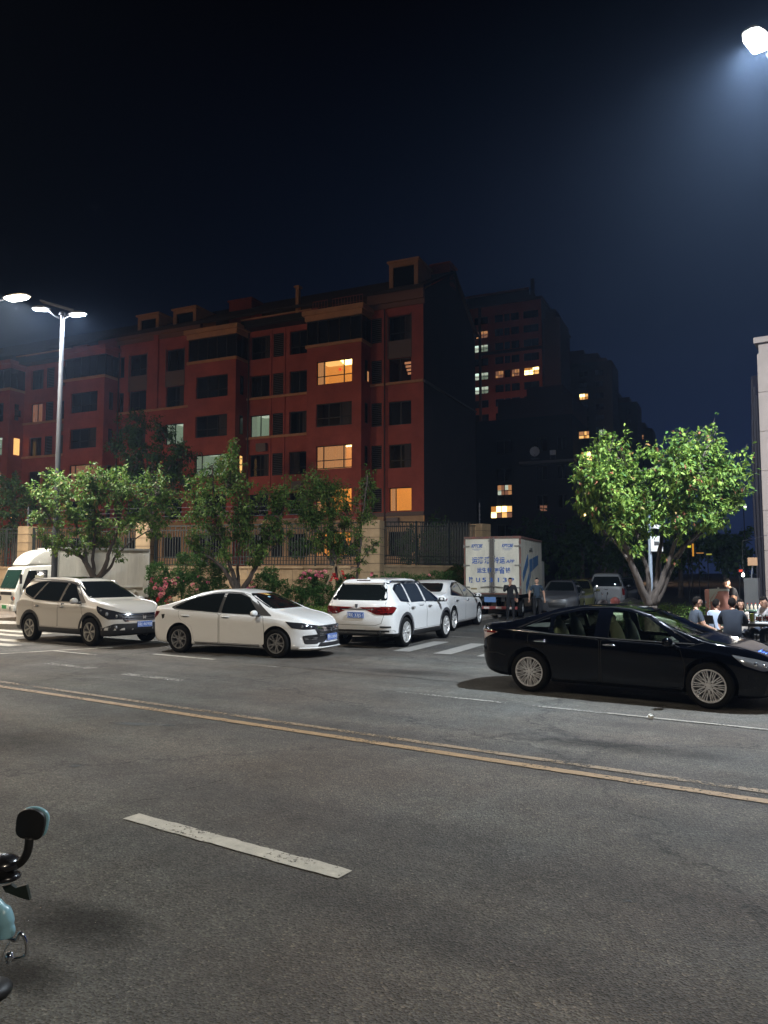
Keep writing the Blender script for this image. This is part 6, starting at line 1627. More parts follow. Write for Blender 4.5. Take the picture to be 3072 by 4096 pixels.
WR = [(1.02, .935), (.50, 1.275), (.2, 1.36), (-.08, 1.385), (-.08, .955)]
WB_ = [(-.30, .965), (-.30, 1.375), (-.6, 1.36), (-1.0, 1.265), (-1.0, .99)]
WQ = [(-1.07, .995), (-1.07, 1.245), (-1.52, 1.065), (-1.50, 1.035)]
FW = [(-.69, 1.035), (.69, 1.035), (.61, 1.2), (.50, 1.365), (-.50, 1.365), (-.61, 1.2)]
RW = [(-.62, 1.16), (.62, 1.16), (.48, 1.36), (-.48, 1.36)]
sp['hollow'] = [('side', WR), ('side', WB_), ('side', WQ), ('front', FW), ('rear', RW)]
c = Car(sp, 'sedan', 'glossy black sedan with champagne multi-spoke wheels, nearest and largest car', 'car', gnd(2117, 2768), gnd(2838, 2838), paint=BLACKC)
c.wheels('lace')
TINT = CLEAR.copy(); TINT.name = 'lightly_tinted_glass'; [setattr(n_.inputs[0], 'default_value', (.60, .66, .56, 1)) for n_ in TINT.node_tree.nodes if n_.type == 'BSDF_TRANSPARENT']
for ax in 'RL':
    for k, p in enumerate((WR, WB_, WQ)):
        g = [(Vector(q) - sum((Vector(v) for v in p), Vector((0, 0))) / len(p)) * 1.03 + sum((Vector(v) for v in p), Vector((0, 0))) / len(p) for q in p]
        c.patch('side_window', ax, [tuple(q) for q in g], TINT, -.012, rad=.03, skirt=.002)
    c.ribbon('window_chrome', ax, [(1.22, .925), (-.1, .945), (-1.05, .975), (-1.58, 1.025)], .014, CHROME if False else BLACKP, .006)
    c.ribbon('window_chrome', ax, [(1.16, .955), (.52, 1.305), (.2, 1.395), (-.1, 1.42), (-.6, 1.40), (-1.08, 1.285), (-1.62, 1.045)], .014, mat('dark_chrome', (.12, .12, .13), .2, .9), .006)
c.patch('windscreen', 'F', [(a * 1.02, 1.2 + (b - 1.2) * 1.04) for a, b in FW], CLEAR, -.010, rad=.06, skirt=.002)
c.patch('rear_window', 'B', RW, CLEAR, -.010, rad=.06, skirt=.002)
c.doors([[(1.05, .26), (1.08, .62), (1.0, .885), (-.18, .925), (-.18, .26)], [(-.22, .26), (-.22, .925), (-1.42, .965), (-1.42, .80), (-1.06, .62), (-.98, .26)]], .845, (-.04, -1.20))
c.mirrors(.90, .92)
LEA = mat('cream_leather', (.52, .55, .44), .6)
for x, y in ((-.02, -.37), (-.02, .37), (-.98, -.36), (-.98, .36)):
    m = MB(); rt = Matrix.Rotation(R(-14), 3, 'Y')
    m.ball((x - .05, y, .88), (.09, .25, .34), 12, 0, rt); m.ball((x + .2, y, .56), (.28, .25, .10), 12); st = m.build('seat', LEA, c.root, 180)
    m = MB(); m.ball((x - .15, y, 1.23), (.05, .13, .09), 10, 0, rt); m.tube([(x - .13, y - .04, 1.1), (x - .14, y - .04, 1.2)], .008, 5); m.tube([(x - .13, y + .04, 1.1), (x - .14, y + .04, 1.2)], .008, 5); m.build('headrest', LEA, st, 180)
m = MB(); m.span((.75, -.72, .62), (1.25, .72, .93)); m.ball((.80, 0, .93), (.14, .70, .05), 12); m.build('dashboard', mat('dark_leather', (.03, .03, .03), .7), c.root)
m = MB(); m.lathe([(.17, -.01), (.18, 0), (.17, .01), (.16, 0), (.17, -.01)], (0, 0, 0), 22, 'x'); m.tube([(0, -.17, 0), (0, .17, 0)], .012, 5); m.v = [(x + .62 + z * .35, y + .37, z + .93) for x, y, z in m.v]; m.build('steering_wheel', BLACKP, c.root, 180)
m = MB(); m.span((-1.9, -.6, 1.02), (-1.2, .6, 1.06)); m.span((-1.3, -.72, .3), (.8, .72, .34)); m.build('parcel_shelf', mat('dark_leather', (.03, .03, .03), .7), c.root)
for ax in 'RL':
    hl = c.patch('headlight', ax, [(1.72, .80), (2.0, .745), (2.28, .65), (2.3, .58), (2.1, .575), (1.88, .66)], HEADL, .006, rad=.02)
    for x, z in ((2.02, .67), (2.12, .645)):
        h, n = c.cast(ax, x, z); m = MB(); m.ball(h + n * .004, (.03, .025, .03), 10); m.build('bulb_lens', CHROME, hl, 180)
    tl_ = c.patch('tail_light', ax, [(-2.50, 1.0), (-2.30, 1.0), (-1.98, .97), (-2.2, .88), (-2.36, .80), (-2.50, .80)], TAILC, .008, rad=.02)
    c.ribbon('tail_light_band', ax, [(-2.48, .965), (-2.2, .965), (-2.02, .962)], .03, TAILR, .016, tl_)
    c.ribbon('bumper_crease', ax, [(-2.46, .60), (-2.0, .62), (-1.85, .58)], .01, DARK, .002)
c.ribbon('fender_gap', 'R', [(1.35, .95), (1.12, .88)], .006, DARK, .002)
for y in (-.35, .35):
    p, q = c.cast('T', 1.22, y)[0], c.cast('T', .98, y - .2)[0]; m = MB(); m.tube([p + Vector((0, 0, .02)), q + Vector((0, 0, .03))], .009, 6); m.build('wiper', BLACKP, c.root)
c.plate('F', 0, .40, '陕E·6K18Z')
c.patch('grille', 'F', [(-.62, .52), (.62, .52), (.7, .26), (-.7, .26)], BLACKP, .006)
# ---------------------------------------------------------------- cars in the dark parking row, its shade put into darker paints
spc = dict(wb=2.60, W=1.80, xr=-2.05, xf=2.15, yt=.89, r=.32, rim=.68, Lf=.7, Lr=.5,
    top=[(-2.1, 1.0), (-2.0, 1.12), (-1.75, 1.50), (-1.2, 1.60), (-.3, 1.62), (.3, 1.56), (1.05, 1.10), (1.5, 1.03), (2.0, .90), (2.15, .74)],
    bot=[(-2.05, .34), (-1.2, .2), (1.2, .2), (2.15, .24)], belt=[(-2.05, 1.0), (-1.0, 1.0), (.9, .94), (1.6, .9), (2.15, .70)],
    nose=[(.2, -.06), (.5, 0), (.8, -.05), (1, -.1)], tail=[(.3, -.05), (.6, 0), (1.0, -.03), (1.5, -.15)], tumble=.5)
def plain_car(name, label, px, ground_y, head, paint, style='seven', near='right', group='cars parked in the dark row', spd=spc):
    g = gnd(px, ground_y); d = Vector((math.cos(head), math.sin(head), 0)); wb = spd['wb']
    cc = Car(spd, name, label, 'car', g - d * wb / 2, g + d * wb / 2, near, paint, group)
    cc.wheels(style)
    dl = [(.98, 1.0), (.36, 1.42), (0, 1.5), (-1.0, 1.5), (-1.5, 1.42), (-1.66, 1.08)]
    cc.side_glass(dl, [[(.75, 1.02), (.30, 1.38), (0, 1.46), (-.05, 1.03)], [(-.13, 1.03), (-.1, 1.46), (-1.0, 1.46), (-1.4, 1.38), (-1.5, 1.08)]], front=[(-.66, 1.12), (.66, 1.12), (.52, 1.50), (-.52, 1.50)], rear=[(-.6, 1.12), (.6, 1.12), (.5, 1.46), (-.5, 1.46)])
    for ax in 'RL':
        cc.patch('headlight', ax, [(1.62, .90), (2.05, .80), (2.08, .68), (1.8, .72)], HEADL, .006, rad=.02); cc.patch('tail_light', ax, [(-2.04, .98), (-1.82, .98), (-1.86, .78), (-2.03, .78)], TAILR, .006, rad=.02)
    cc.patch('grille', 'F', [(-.4, .62), (.4, .62), (.35, .40), (-.35, .40)], BLACKP, .006); cc.mirrors(.76, 1.02)
    cc.doors([[(.9, .28), (.9, .98), (-.06, 1.0), (-.06, .28)], [(-.1, .28), (-.1, 1.0), (-1.3, 1.0), (-1.25, .8), (-.9, .6), (-.86, .28)]], .9, (.1, -1.1))
    return cc
hd = math.atan2(-sdir.y, -sdir.x)
plain_car('parked_car', 'pale grey car whose front shows beside the refrigerated truck', 2172, 2456, hd + .1, mat('shaded_grey_car_paint', (.07, .07, .075), .35, coat=1.), near='right')
plain_car('parked_car', 'yellow-green small car parked between the grey car and the red one', 2246, 2440, hd + .1, mat('shaded_lime_car_paint', (.11, .11, .04), .35, coat=1.), near='right')
plain_car('parked_car', 'dark red car parked right of the yellow-green one', 2322, 2424, hd + .1, mat('shaded_red_car_paint', (.12, .01, .012), .35, coat=1.), near='right')
plain_car('parked_car', 'black car parked right of the red one, barely visible in the dark', 2390, 2416, hd + .1, BLACKC, near='right')
plain_car('parked_car', 'dark grey car parked just left of the white van', 2440, 2410, hd + .1, mat('shaded_dark_grey_car', (.03, .03, .035), .35, coat=1.), near='right')
# white van seen from behind, its paint darkened to stand in for shade
spv = dict(wb=2.9, W=1.84, xr=-2.35, xf=2.3, yt=.9, r=.32, rim=.66, Lf=.7, Lr=.3, pr=5.5,
    top=[(-2.4, 1.2), (-2.33, 1.4), (-2.15, 1.80), (-1.95, 1.88), (-.5, 1.90), (.5, 1.86), (.9, 1.75), (1.6, 1.20), (2.1, 1.02), (2.3, .85)],
    bot=[(-2.35, .34), (-1.2, .22), (1.2, .22), (2.3, .26)], belt=[(-2.35, 1.1), (-1, 1.1), (.9, 1.05), (1.7, .98), (2.3, .8)],
    nose=[(.2, -.05), (.5, 0), (1.0, -.1)], tail=[(.3, -.04), (.6, 0), (1.1, -.01), (1.5, -.06), (1.9, -.14)], tumble=.28)
g = gnd(2506, 2434); d = Vector((math.cos(R(71)), math.sin(R(71)), 0))
cc = Car(spv, 'minivan', 'white minivan seen from behind, left of the big tree trunk', 'van', g - d * 1.45, g + d * 1.45, 'right', mat('shaded_van_white', (.20, .21, .225), .4, coat=.6))
cc.wheels('seven'); cc.patch('rear_window', 'B', [(-.78, 1.22), (.78, 1.22), (.70, 1.72), (-.70, 1.72)], GLASSD, .005, rad=.06)
cc.side_glass([(1.3, 1.12), (.8, 1.62), (-1.9, 1.68), (-2.0, 1.15)], [[(1.1, 1.16), (.72, 1.58), (.1, 1.6), (.1, 1.16)], [(0, 1.16), (0, 1.6), (-.9, 1.62), (-.9, 1.17)], [(-1., 1.17), (-1., 1.62), (-1.8, 1.62), (-1.9, 1.19)]], front=[(-.7, 1.28), (.7, 1.28), (.62, 1.72), (-.62, 1.72)])
for sg in (-1, 1): cc.patch('tail_light', 'B', [(sg*.76, 1.14), (sg*.89, 1.14), (sg*.90, .78), (sg*.78, .78)], TAILR, .008, rad=.02)
cc.ribbon('tailgate_gap', 'B', [(-.76, 1.15), (-.74, .62), (.74, .62), (.76, 1.15)], .01, DARK, .002, thick=.004)
em = MB(); h = cc.cast('B', 0, 1.06)[0]; em.tube([(h.x - .01, -.09, 1.10), (h.x - .012, -.03, 1.05), (h.x - .012, 0, 1.075), (h.x - .012, .03, 1.05), (h.x - .01, .09, 1.10)], .012, 6); em.build('emblem', mat('dark_chrome', (.1, .1, .1), .2), cc.root)
cc.patch('bumper', 'B', [(-.86, .36), (.86, .36), (.86, .56), (-.86, .56)], mat('van_bumper', (.12, .12, .13), .5), .012, rad=.03); cc.mirrors(1.2, 1.15)
cc.doors([[(1.1, .3), (1.15, 1.0), (.15, 1.08), (.15, .3)], [(.1, .3), (.1, 1.08), (-.9, 1.09), (-.9, .3)]], .95, (.3, -.05))
# ================================================================ trucks
def bev_build(mb, name, mats, parent, w_=.03, seg=2, ang=30, smooth=40):
    me = mb.mesh(name, mats); bm = bmesh.new(); bm.from_mesh(me); bmesh.ops.remove_doubles(bm, verts=bm.verts, dist=1e-5); bmesh.ops.recalc_face_normals(bm, faces=bm.faces)
    ed = [e for e in bm.edges if len(e.link_faces) == 2 and e.calc_face_angle(0) > R(ang)]
    bmesh.ops.bevel(bm, geom=ed, offset=w_, segments=seg, affect='EDGES', profile=.6, clamp_overlap=True)
    bm.to_mesh(me); bm.free(); me.shade_smooth(); me.set_sharp_from_angle(angle=R(smooth)); return ob(name, me, parent)
def side_prism(mb, poly, y0, y1, mi=0):
    mb.prism(poly, y0, y1, mi); n = len(poly) * 2; mb.v[-n:] = [(x, z, y) for x, y, z in mb.v[-n:]]
def truck_wheel(parent, x, y, r=.36, w_=.2, inner=False):
    t = MB(); h = w_/2
    t.lathe([(r*.55, -h*.7), (r*.6, -h), (r*.93, -h), (r, -h*.6), (r, h*.6), (r*.93, h), (r*.6, h), (r*.55, h*.7)], n=28, axis='y'); wh = t.build('wheel', RUBBER, parent, 50, (x, y, r))
    b = MB(); b.lathe([(0, -h*.1), (r*.25, -h*.1), (r*.3, h*.5), (r*.42, h*.1), (r*.56, h*.75)], n=24, axis='y'); b.lathe([(0, -h*.5), (r*.56, -h*.5)], n=20, axis='y')
    rm = b.build('rim', mat('steel_rim', (.3, .3, .3), .5, .6), wh, 40)
    if y < 0: rm.scale = (1, -1, 1)
BOXW = mat('dirty_white_truck_panel', (.62, .60, .54), .6, var=.22, vscale=1.4, bump=.1, bscale=6, stretch=(1.6, 1.6, .35))
CABW = mat('white_cab_paint', (.70, .69, .64), .4, coat=.6)
GREENG = mat('green_tinted_glass', (.015, .05, .035), .06, coat=1.0)
# white box truck at the left
hd = Vector((-.695, -.719, 0)).normalized(); rgt = Vector((hd.y, -hd.x, 0))
Qr = at(597, 2300, 33.4); Wb = 1.95
org = Vector((Qr.x, Qr.y, 0)) + rgt * (Wb / 2); T1_ = empty('box_truck', (org.x, org.y, .1), math.atan2(hd.y, hd.x), 'small white box truck facing left with a wind deflector over its cab, behind the crossover', 'truck')
BL = 4.0; z0, z1 = .80, 2.84
m = MB(); m.span((0, -Wb/2, z0), (BL, Wb/2, z1)); bev_build(m, 'cargo_box', BOXW, T1_, .02, 1)
m = MB()
for y in (-1, 1):
    m.span((-.01, y * Wb/2 - .02, z1 - .06), (BL + .01, y * Wb/2 + .02, z1 + .02)); m.span((-.01, y * Wb/2 - .02, z0 - .02), (BL + .01, y * Wb/2 + .02, z0 + .07))
    for x in (0.01, BL - .03): m.span((x - .02, y * Wb/2 - .021, z0), (x + .04, y * Wb/2 + .021, z1))
m.build('box_edge_trim', mat('light_aluminium', (.55, .55, .53), .4, .5), T1_)
rb = MB(); rb.span((-.012, 0, z0 + .09), (.012, .004, z1 - .08)); rme = rb.mesh('rib', BOXW)
for i in range(15): ob('rib', rme, T1_, (.25 + i * .25, Wb/2, 0)); 
m = MB(); m.span((.35, Wb/2, 1.22), (1.5, Wb/2 + .02, 1.26)); m.span((.6, Wb/2, 1.0), (.7, Wb/2 + .03, 1.1)); m.build('repair_plate', BOXW, T1_)
m = MB(); m.span((-.1, -.45, .5), (5.3, -.3, .72)); m.span((-.1, .3, .5), (5.3, .45, .72)); m.span((-.05, -.9, .42), (.02, .9, .52)); m.build('chassis', BLACKP, T1_)
for x in (.95, 4.55):
    for y in (-.72, .72): truck_wheel(T1_, x, y)
cx0 = BL + .12
K = .80
prof = [(cx0, .62), (cx0 + .35 * K, .62), (cx0 + .42 * K, .85), (cx0 + 1.05 * K, .85), (cx0 + 1.12 * K, .60), (cx0 + 1.62 * K, .42), (cx0 + 1.75 * K, .48), (cx0 + 1.78 * K, 1.1), (cx0 + 1.72 * K, 1.2), (cx0 + 1.35 * K, 2.02), (cx0 + 1.15 * K, 2.1), (cx0, 2.14)]
m = MB(); side_prism(m, prof, -.85, .85); cab = bev_build(m, 'cab', CABW, T1_, .05, 3, 20)
m = MB(); side_prism(m, [(cx0 + .25 * K, 1.22), (cx0 + 1.44 * K, 1.22), (cx0 + 1.16 * K, 1.92), (cx0 + .25 * K, 1.95)], .852, .862); bev_build(m, 'side_window', GLASSD, cab, .003, 1)
m = MB(); side_prism(m, [(cx0 + .25 * K, 1.22), (cx0 + 1.44 * K, 1.22), (cx0 + 1.16 * K, 1.92), (cx0 + .25 * K, 1.95)], -.862, -.852); m.build('side_window', GLASSD, cab)
def slab(pa, pb, ya, yb, off, th, nm, m_, par):  # slanted slab between two profile points
    a, b = Vector(pa), Vector(pb); n = Vector((b.y - a.y, -(b.x - a.x))).normalized()
    q = []
    for o in (off, off + th): 
        for p, yy in ((a, ya), (a, -ya), (b, -yb), (b, yb)): q.append((p.x + n.x * o, yy, p.y + n.y * o))
    m = MB(); m.add(q, [(0,1,2,3), (7,6,5,4), (0,4,5,1), (1,5,6,2), (2,6,7,3), (3,7,4,0)]); return bev_build(m, nm, m_, par, .004, 1)
slab((cx0 + 1.705 * K, 1.23), (cx0 + 1.385 * K, 1.95), .78, .72, .004, .015, 'windscreen', GREENG, cab)
m = MB(); m.span((cx0 + 1.775 * K, -.55, .98), (cx0 + 1.80 * K, .55, 1.10)); m.build('grille', BLACKP, cab)
for y in (-.62, .62):
    m = MB(); m.ball((cx0 + 1.74 * K, y, .86), (.06, .17, .12), 14); m.build('headlight', HEADL, cab, 180)
    m = MB(); m.ball((cx0 + 1.70 * K, y * 1.27, .86), (.08, .06, .12), 12); m.build('indicator', mat('orange_red_lamp', (.55, .12, .05), .2, coat=1.), cab, 180)
m = MB(); m.span((cx0 + 1.66 * K, -.85, .36), (cx0 + 1.84 * K, .85, .62)); bev_build(m, 'bumper', CABW, cab, .04, 2)
for y in (-.6, .6): m = MB(); m.lathe([(0, .03), (.05, .03), (.06, 0)], (cx0 + 1.83 * K, y, .5), 14, 'x'); m.build('fog_lamp', HEADL, cab)
m = MB(); m.box((cx0 + 1.85 * K, 0, .52), (.012, .44, .14)); m.build('licence_plate', mat('green_plate', (.03, .30, .10), .4), cab)
m = MB()
side_prism(m, [(cx0 + .02 * K, 2.12), (cx0 + 1.22 * K, 2.12), (cx0 + 1.0 * K, 2.42), (cx0 + .70 * K, 2.62), (cx0 + .35 * K, 2.74), (cx0 + .02 * K, 2.78)], -.78, .78); bev_build(m, 'wind_deflector', CABW, cab, .09, 4, 15)
m = MB(); m.tube([(cx0 + .25 * K, .866, 1.2), (cx0 + .25 * K, .866, .75)], .008, 5); m.tube([(cx0 + 1.5 * K, .866, 1.2), (cx0 + 1.42 * K, .866, .85)], .008, 5); m.build('door_gap', DARK, cab)
m = MB(); m.tube([(cx0 + 1.5 * K, .87, 1.75), (cx0 + 1.62 * K, 1.02, 1.78), (cx0 + 1.62 * K, 1.02, 1.55)], .015, 6); m.span((cx0 + 1.56 * K, .93, 1.42), (cx0 + 1.61 * K, 1.10, 1.78)); m.build('mirror', BLACKP, cab)
for y in (-.3, .25): m = MB(); m.tube([(cx0 + 1.74 * K, y, 1.2), (cx0 + 1.60 * K, y + .35, 1.52)], .008, 5); m.build('wiper', BLACKP, cab)
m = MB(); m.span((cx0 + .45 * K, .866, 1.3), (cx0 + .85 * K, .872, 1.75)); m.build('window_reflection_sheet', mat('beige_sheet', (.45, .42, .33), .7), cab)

# refrigerated truck seen from behind
hd = Vector((.35, .937, 0)).normalized(); lf = Vector((-hd.y, hd.x, 0)); Wt = 2.45
A = at(1857, 2300, 33.2); A.z = 0; org = A - lf * Wt / 2
T2_ = empty('refrigerated_truck', (org.x, org.y, 0), math.atan2(hd.y, hd.x), 'dirty white refrigerated truck seen from behind with blue lettering on its two rear doors', 'truck')
z0, z1, TL = 1.02, 3.48, 5.6
RUST = mat('rusty_red_frame', (.16, .05, .035), .8, var=.6, vscale=6, col2=(.10, .085, .07))
DOORW = mat('stained_white_door', (.60, .57, .48), .55, var=.25, vscale=2.2, stretch=(1, 1, .5))
BLUT = mat('blue_lettering', (.02, .09, .34), .6)
m = MB(); m.span((0.02, -Wt/2 + .02, z0), (TL, Wt/2 - .02, z1 - .02)); m.build('cargo_box', DOORW, T2_)
m = MB()
for y in (-1, 1): m.span((-.02, y * Wt/2 - (.06 if y > 0 else -.0), z0), (.06, y * Wt/2 + (0 if y > 0 else .06), z1)); m.span((.06, y * Wt/2 - .015, z1 - .09), (TL, y * Wt/2 + .01, z1))
m.span((-.021, -Wt/2 + .06, z1 - .10), (.06, Wt/2 - .06, z1)); m.span((-.021, -Wt/2 + .06, z0), (.06, Wt/2 - .06, z0 + .05)); m.build('rear_frame', RUST, T2_)
for sg in (1, -1):
    d_ = MB(); y0, y1 = (0.012, Wt/2 - .075) if sg > 0 else (-Wt/2 + .075, -.012)
    d_.span((-.045, y0, z0 + .06), (.02, y1, z1 - .115)); dr = bev_build(d_, 'rear_door', DOORW, T2_, .01, 1)
    for z in (z0 + .3, (z0 + z1) / 2, z1 - .42):
        m = MB(); yo = sg * (Wt/2 - .13); m.box((-.065, yo, z), (.03, .26, .05)); m.tube([(-.07, sg * (Wt/2 - .01), z - .07), (-.07, sg * (Wt/2 - .01), z + .07)], .022, 8); m.build('hinge', mat('grey_hinge', (.22, .21, .19), .6, .4), dr)
    m = MB(); yl = sg * .10; m.tube([(-.075, yl, z0 + .02), (-.075, yl, z1 - .05)], .018, 8)
    for z in (z0 + .12, z0 + .9, z0 + 1.6, z1 - .2): m.box((-.06, yl, z), (.035, .09, .05))
    m.build('lock_rod', mat('worn_steel_rod', (.24, .23, .21), .5, .5), dr, 60)
    m = MB(); m.tube([(-.10, yl, z0 + .34), (-.11, yl + sg * .38, z0 + .30)], .018, 6); m.ball((-.10, yl, z0 + .34), .045, 8); m.build('door_handle', mat('grey_hinge', (.2, .2, .2)), dr)
    m = MB(); m.span((-.052, sg * .04 - .035, z0 + .06), (-.046, sg * .04 + .035, z1 - .12)); m.build('door_seal', mat('grime_seal', (.10, .09, .08), .8), dr)
    text_obj('KPTCBE', .20, BLUT, (-.05, sg * .66, z1 - .47), (R(90), 0, R(-90)), dr, 'logo_lettering', .50, .003, .35, .03)
    m = MB(); m.span((-.05, sg * .66 - .20, z1 - .545), (-.046, sg * .66 + .20, z1 - .530)); m.span((-.05, sg * .66 - .12, z1 - .59), (-.046, sg * .66 + .12, z1 - .578)); m.build('logo_underline', BLUT, dr)
    if sg > 0: DL = dr
    else: DRR = dr
def ttext(t, size, y, z, width, par, m_=BLUT, sh=0): return text_obj(t, size, m_, (-.052, y, z), (R(90), 0, R(-90)), par, 'lettering', width, .004, sh, .018)
ttext('运满', .30, .62, z0 + 1.33, .50, DL); ttext('满', .30, .20, z0 + 1.33, .25, DL); ttext('冷运', .30, -.32, z0 + 1.33, .48, DRR); ttext('APP', .19, -.77, z0 + 1.33, .36, DRR, sh=.2)
ttext('运生', .24, .44, z0 + .93, .42, DL); ttext('鲜', .24, .115, z0 + .93, .18, DL); ttext('更', .22, -.20, z0 + .93, .18, DRR); ttext('省', .32, -.42, z0 + .90, .26, DRR); ttext('钱', .24, -.68, z0 + .93, .20, DRR)
for ch, y, par in (('陕', .92, DL), ('U', .61, DL), ('5', .34, DL), ('3', .05, DL), ('1', -.27, DRR), ('3', -.55, DRR), ('P', -.84, DRR)): ttext(ch, .26, y, z0 + .52, .17 if ch != '1' else .06, par)
m = MB(); m.span((-.05, .66, z0 + .20), (-.046, .92, z0 + .27)); m.build('small_sticker', mat('brown_sticker', (.25, .2, .1), .7), DL)
# side graphics and side door
sdp = MB(); Y_ = -Wt/2 + .014
for pl in ([(.45, 1.55), (1.7, 2.25), (1.7, 2.75), (.45, 1.95)], [(1.2, 1.05), (2.3, 1.75), (2.3, 2.2), (1.2, 1.45)], [(2.0, 1.9), (4.4, 2.3), (4.4, 2.75), (2.0, 2.5)]):
    side_prism(sdp, pl, Y_ - .02, Y_ - .004)
sdp.build('blue_side_graphic', mat('faded_blue_print', (.05, .14, .30), .7, var=.5, vscale=7), T2_)
m = MB(); 
for (a, b, c_, d) in ((1.9, 2.9, 2.90, 2.93), (1.9, 2.9, 1.3, 1.33), (1.9, 1.93, 1.33, 2.9), (2.87, 2.9, 1.33, 2.9)): m.span((a, Y_ - .03, c_), (b, Y_ - .004, d))
m.span((2.2, Y_ - .04, 2.95), (2.7, Y_ - .004, 3.05)); m.build('side_door_frame', mat('grey_hinge', (.2, .2, .2)), T2_)
# underside
m = MB(); m.span((.0, -Wt/2 + .1, z0 - .12), (.12, Wt/2 - .1, z0)); m.span((.1, -.5, .72), (TL + 1.6, -.35, .95)); m.span((.1, .35, .72), (TL + 1.6, .5, .95)); m.build('chassis', BLACKP, T2_)
m = MB(); m.span((-.02, -1.05, .40), (.06, 1.05, .52)); ub = m.build('underrun_bar', mat('dull_red', (.20, .03, .03), .6), T2_)
sm_ = MB(); sm_.box((-.024, 0, .46), (.006, .24, .09)); sme = sm_.mesh('reflective_strip', mat('pale_strip', (.5, .45, .42), .5))
for k in range(4): ob('reflective_strip', sme, ub, (0, -.78 + k * .52, 0))
for y in (-.85, .85):
    m = MB(); m.box((-.02, y, .82), (.04, .28, .12)); m.build('tail_light', mat('brownish_lamp', (.30, .12, .08), .3), T2_)
m = MB(); m.box((-.03, .1, .80), (.02, .50, .22)); m.build('licence_plate', mat('faded_blue_plate', (.10, .20, .42), .6), T2_)
for y in (-.95, -.68, .68, .95): truck_wheel(T2_, 1.35, y, .42)
for y in (-.85, .85): truck_wheel(T2_, 5.6, y, .42)
m = MB(); m.span((TL + .15, -1.05, .7), (TL + 1.9, 1.05, 2.5)); bev_build(m, 'cab', CABW, T2_, .08, 3)
# ================================================================ pole with box behind the big tree
Y = 24.0; p_ = at(2603, 2300, Y); root = empty('camera_pole', (p_.x, Y, .12), R(-20), 'thin steel pole with a white switch box and twin cameras behind the big tree', 'pole')
ztp = at(2603, 2040, Y).z - .12
m = MB(); m.tube([(0, 0, 0), (0, 0, ztp)], [.075, .05], 12); m.build('pole', mat('bluish_steel', (.35, .42, .5), .4, .5), root, 60)
zb = at(2620, 2177, Y).z - .12; m = MB(); m.box((.2, -.02, zb), (.36, .22, .48)); bx = bev_build(m, 'switch_box', mat('white_box', (.68, .68, .66), .5), root, .02, 2)
m = MB(); m.box((.2, -.135, zb + .02), (.14, .01, .12)); m.build('box_label', mat('grey_cabinet', (.2, .2, .2)), bx); m = MB(); m.span((.03, -.134, zb - .235), (.37, -.13, zb - .225)); m.build('door_gap', DARK, bx)
for sg in (-1, 1):
    m = MB(); zc = at(2600, 2115, Y).z - .12; m.tube([(0, 0, zc), (sg * .22, -.06, zc + .05)], .02, 6); m.box((sg * .28, -.1, zc + .04), (.30, .12, .11), Matrix.Rotation(R(12 * sg), 3, 'Y')); m.build('camera', mat('white_box', (1, 1, 1)), root)
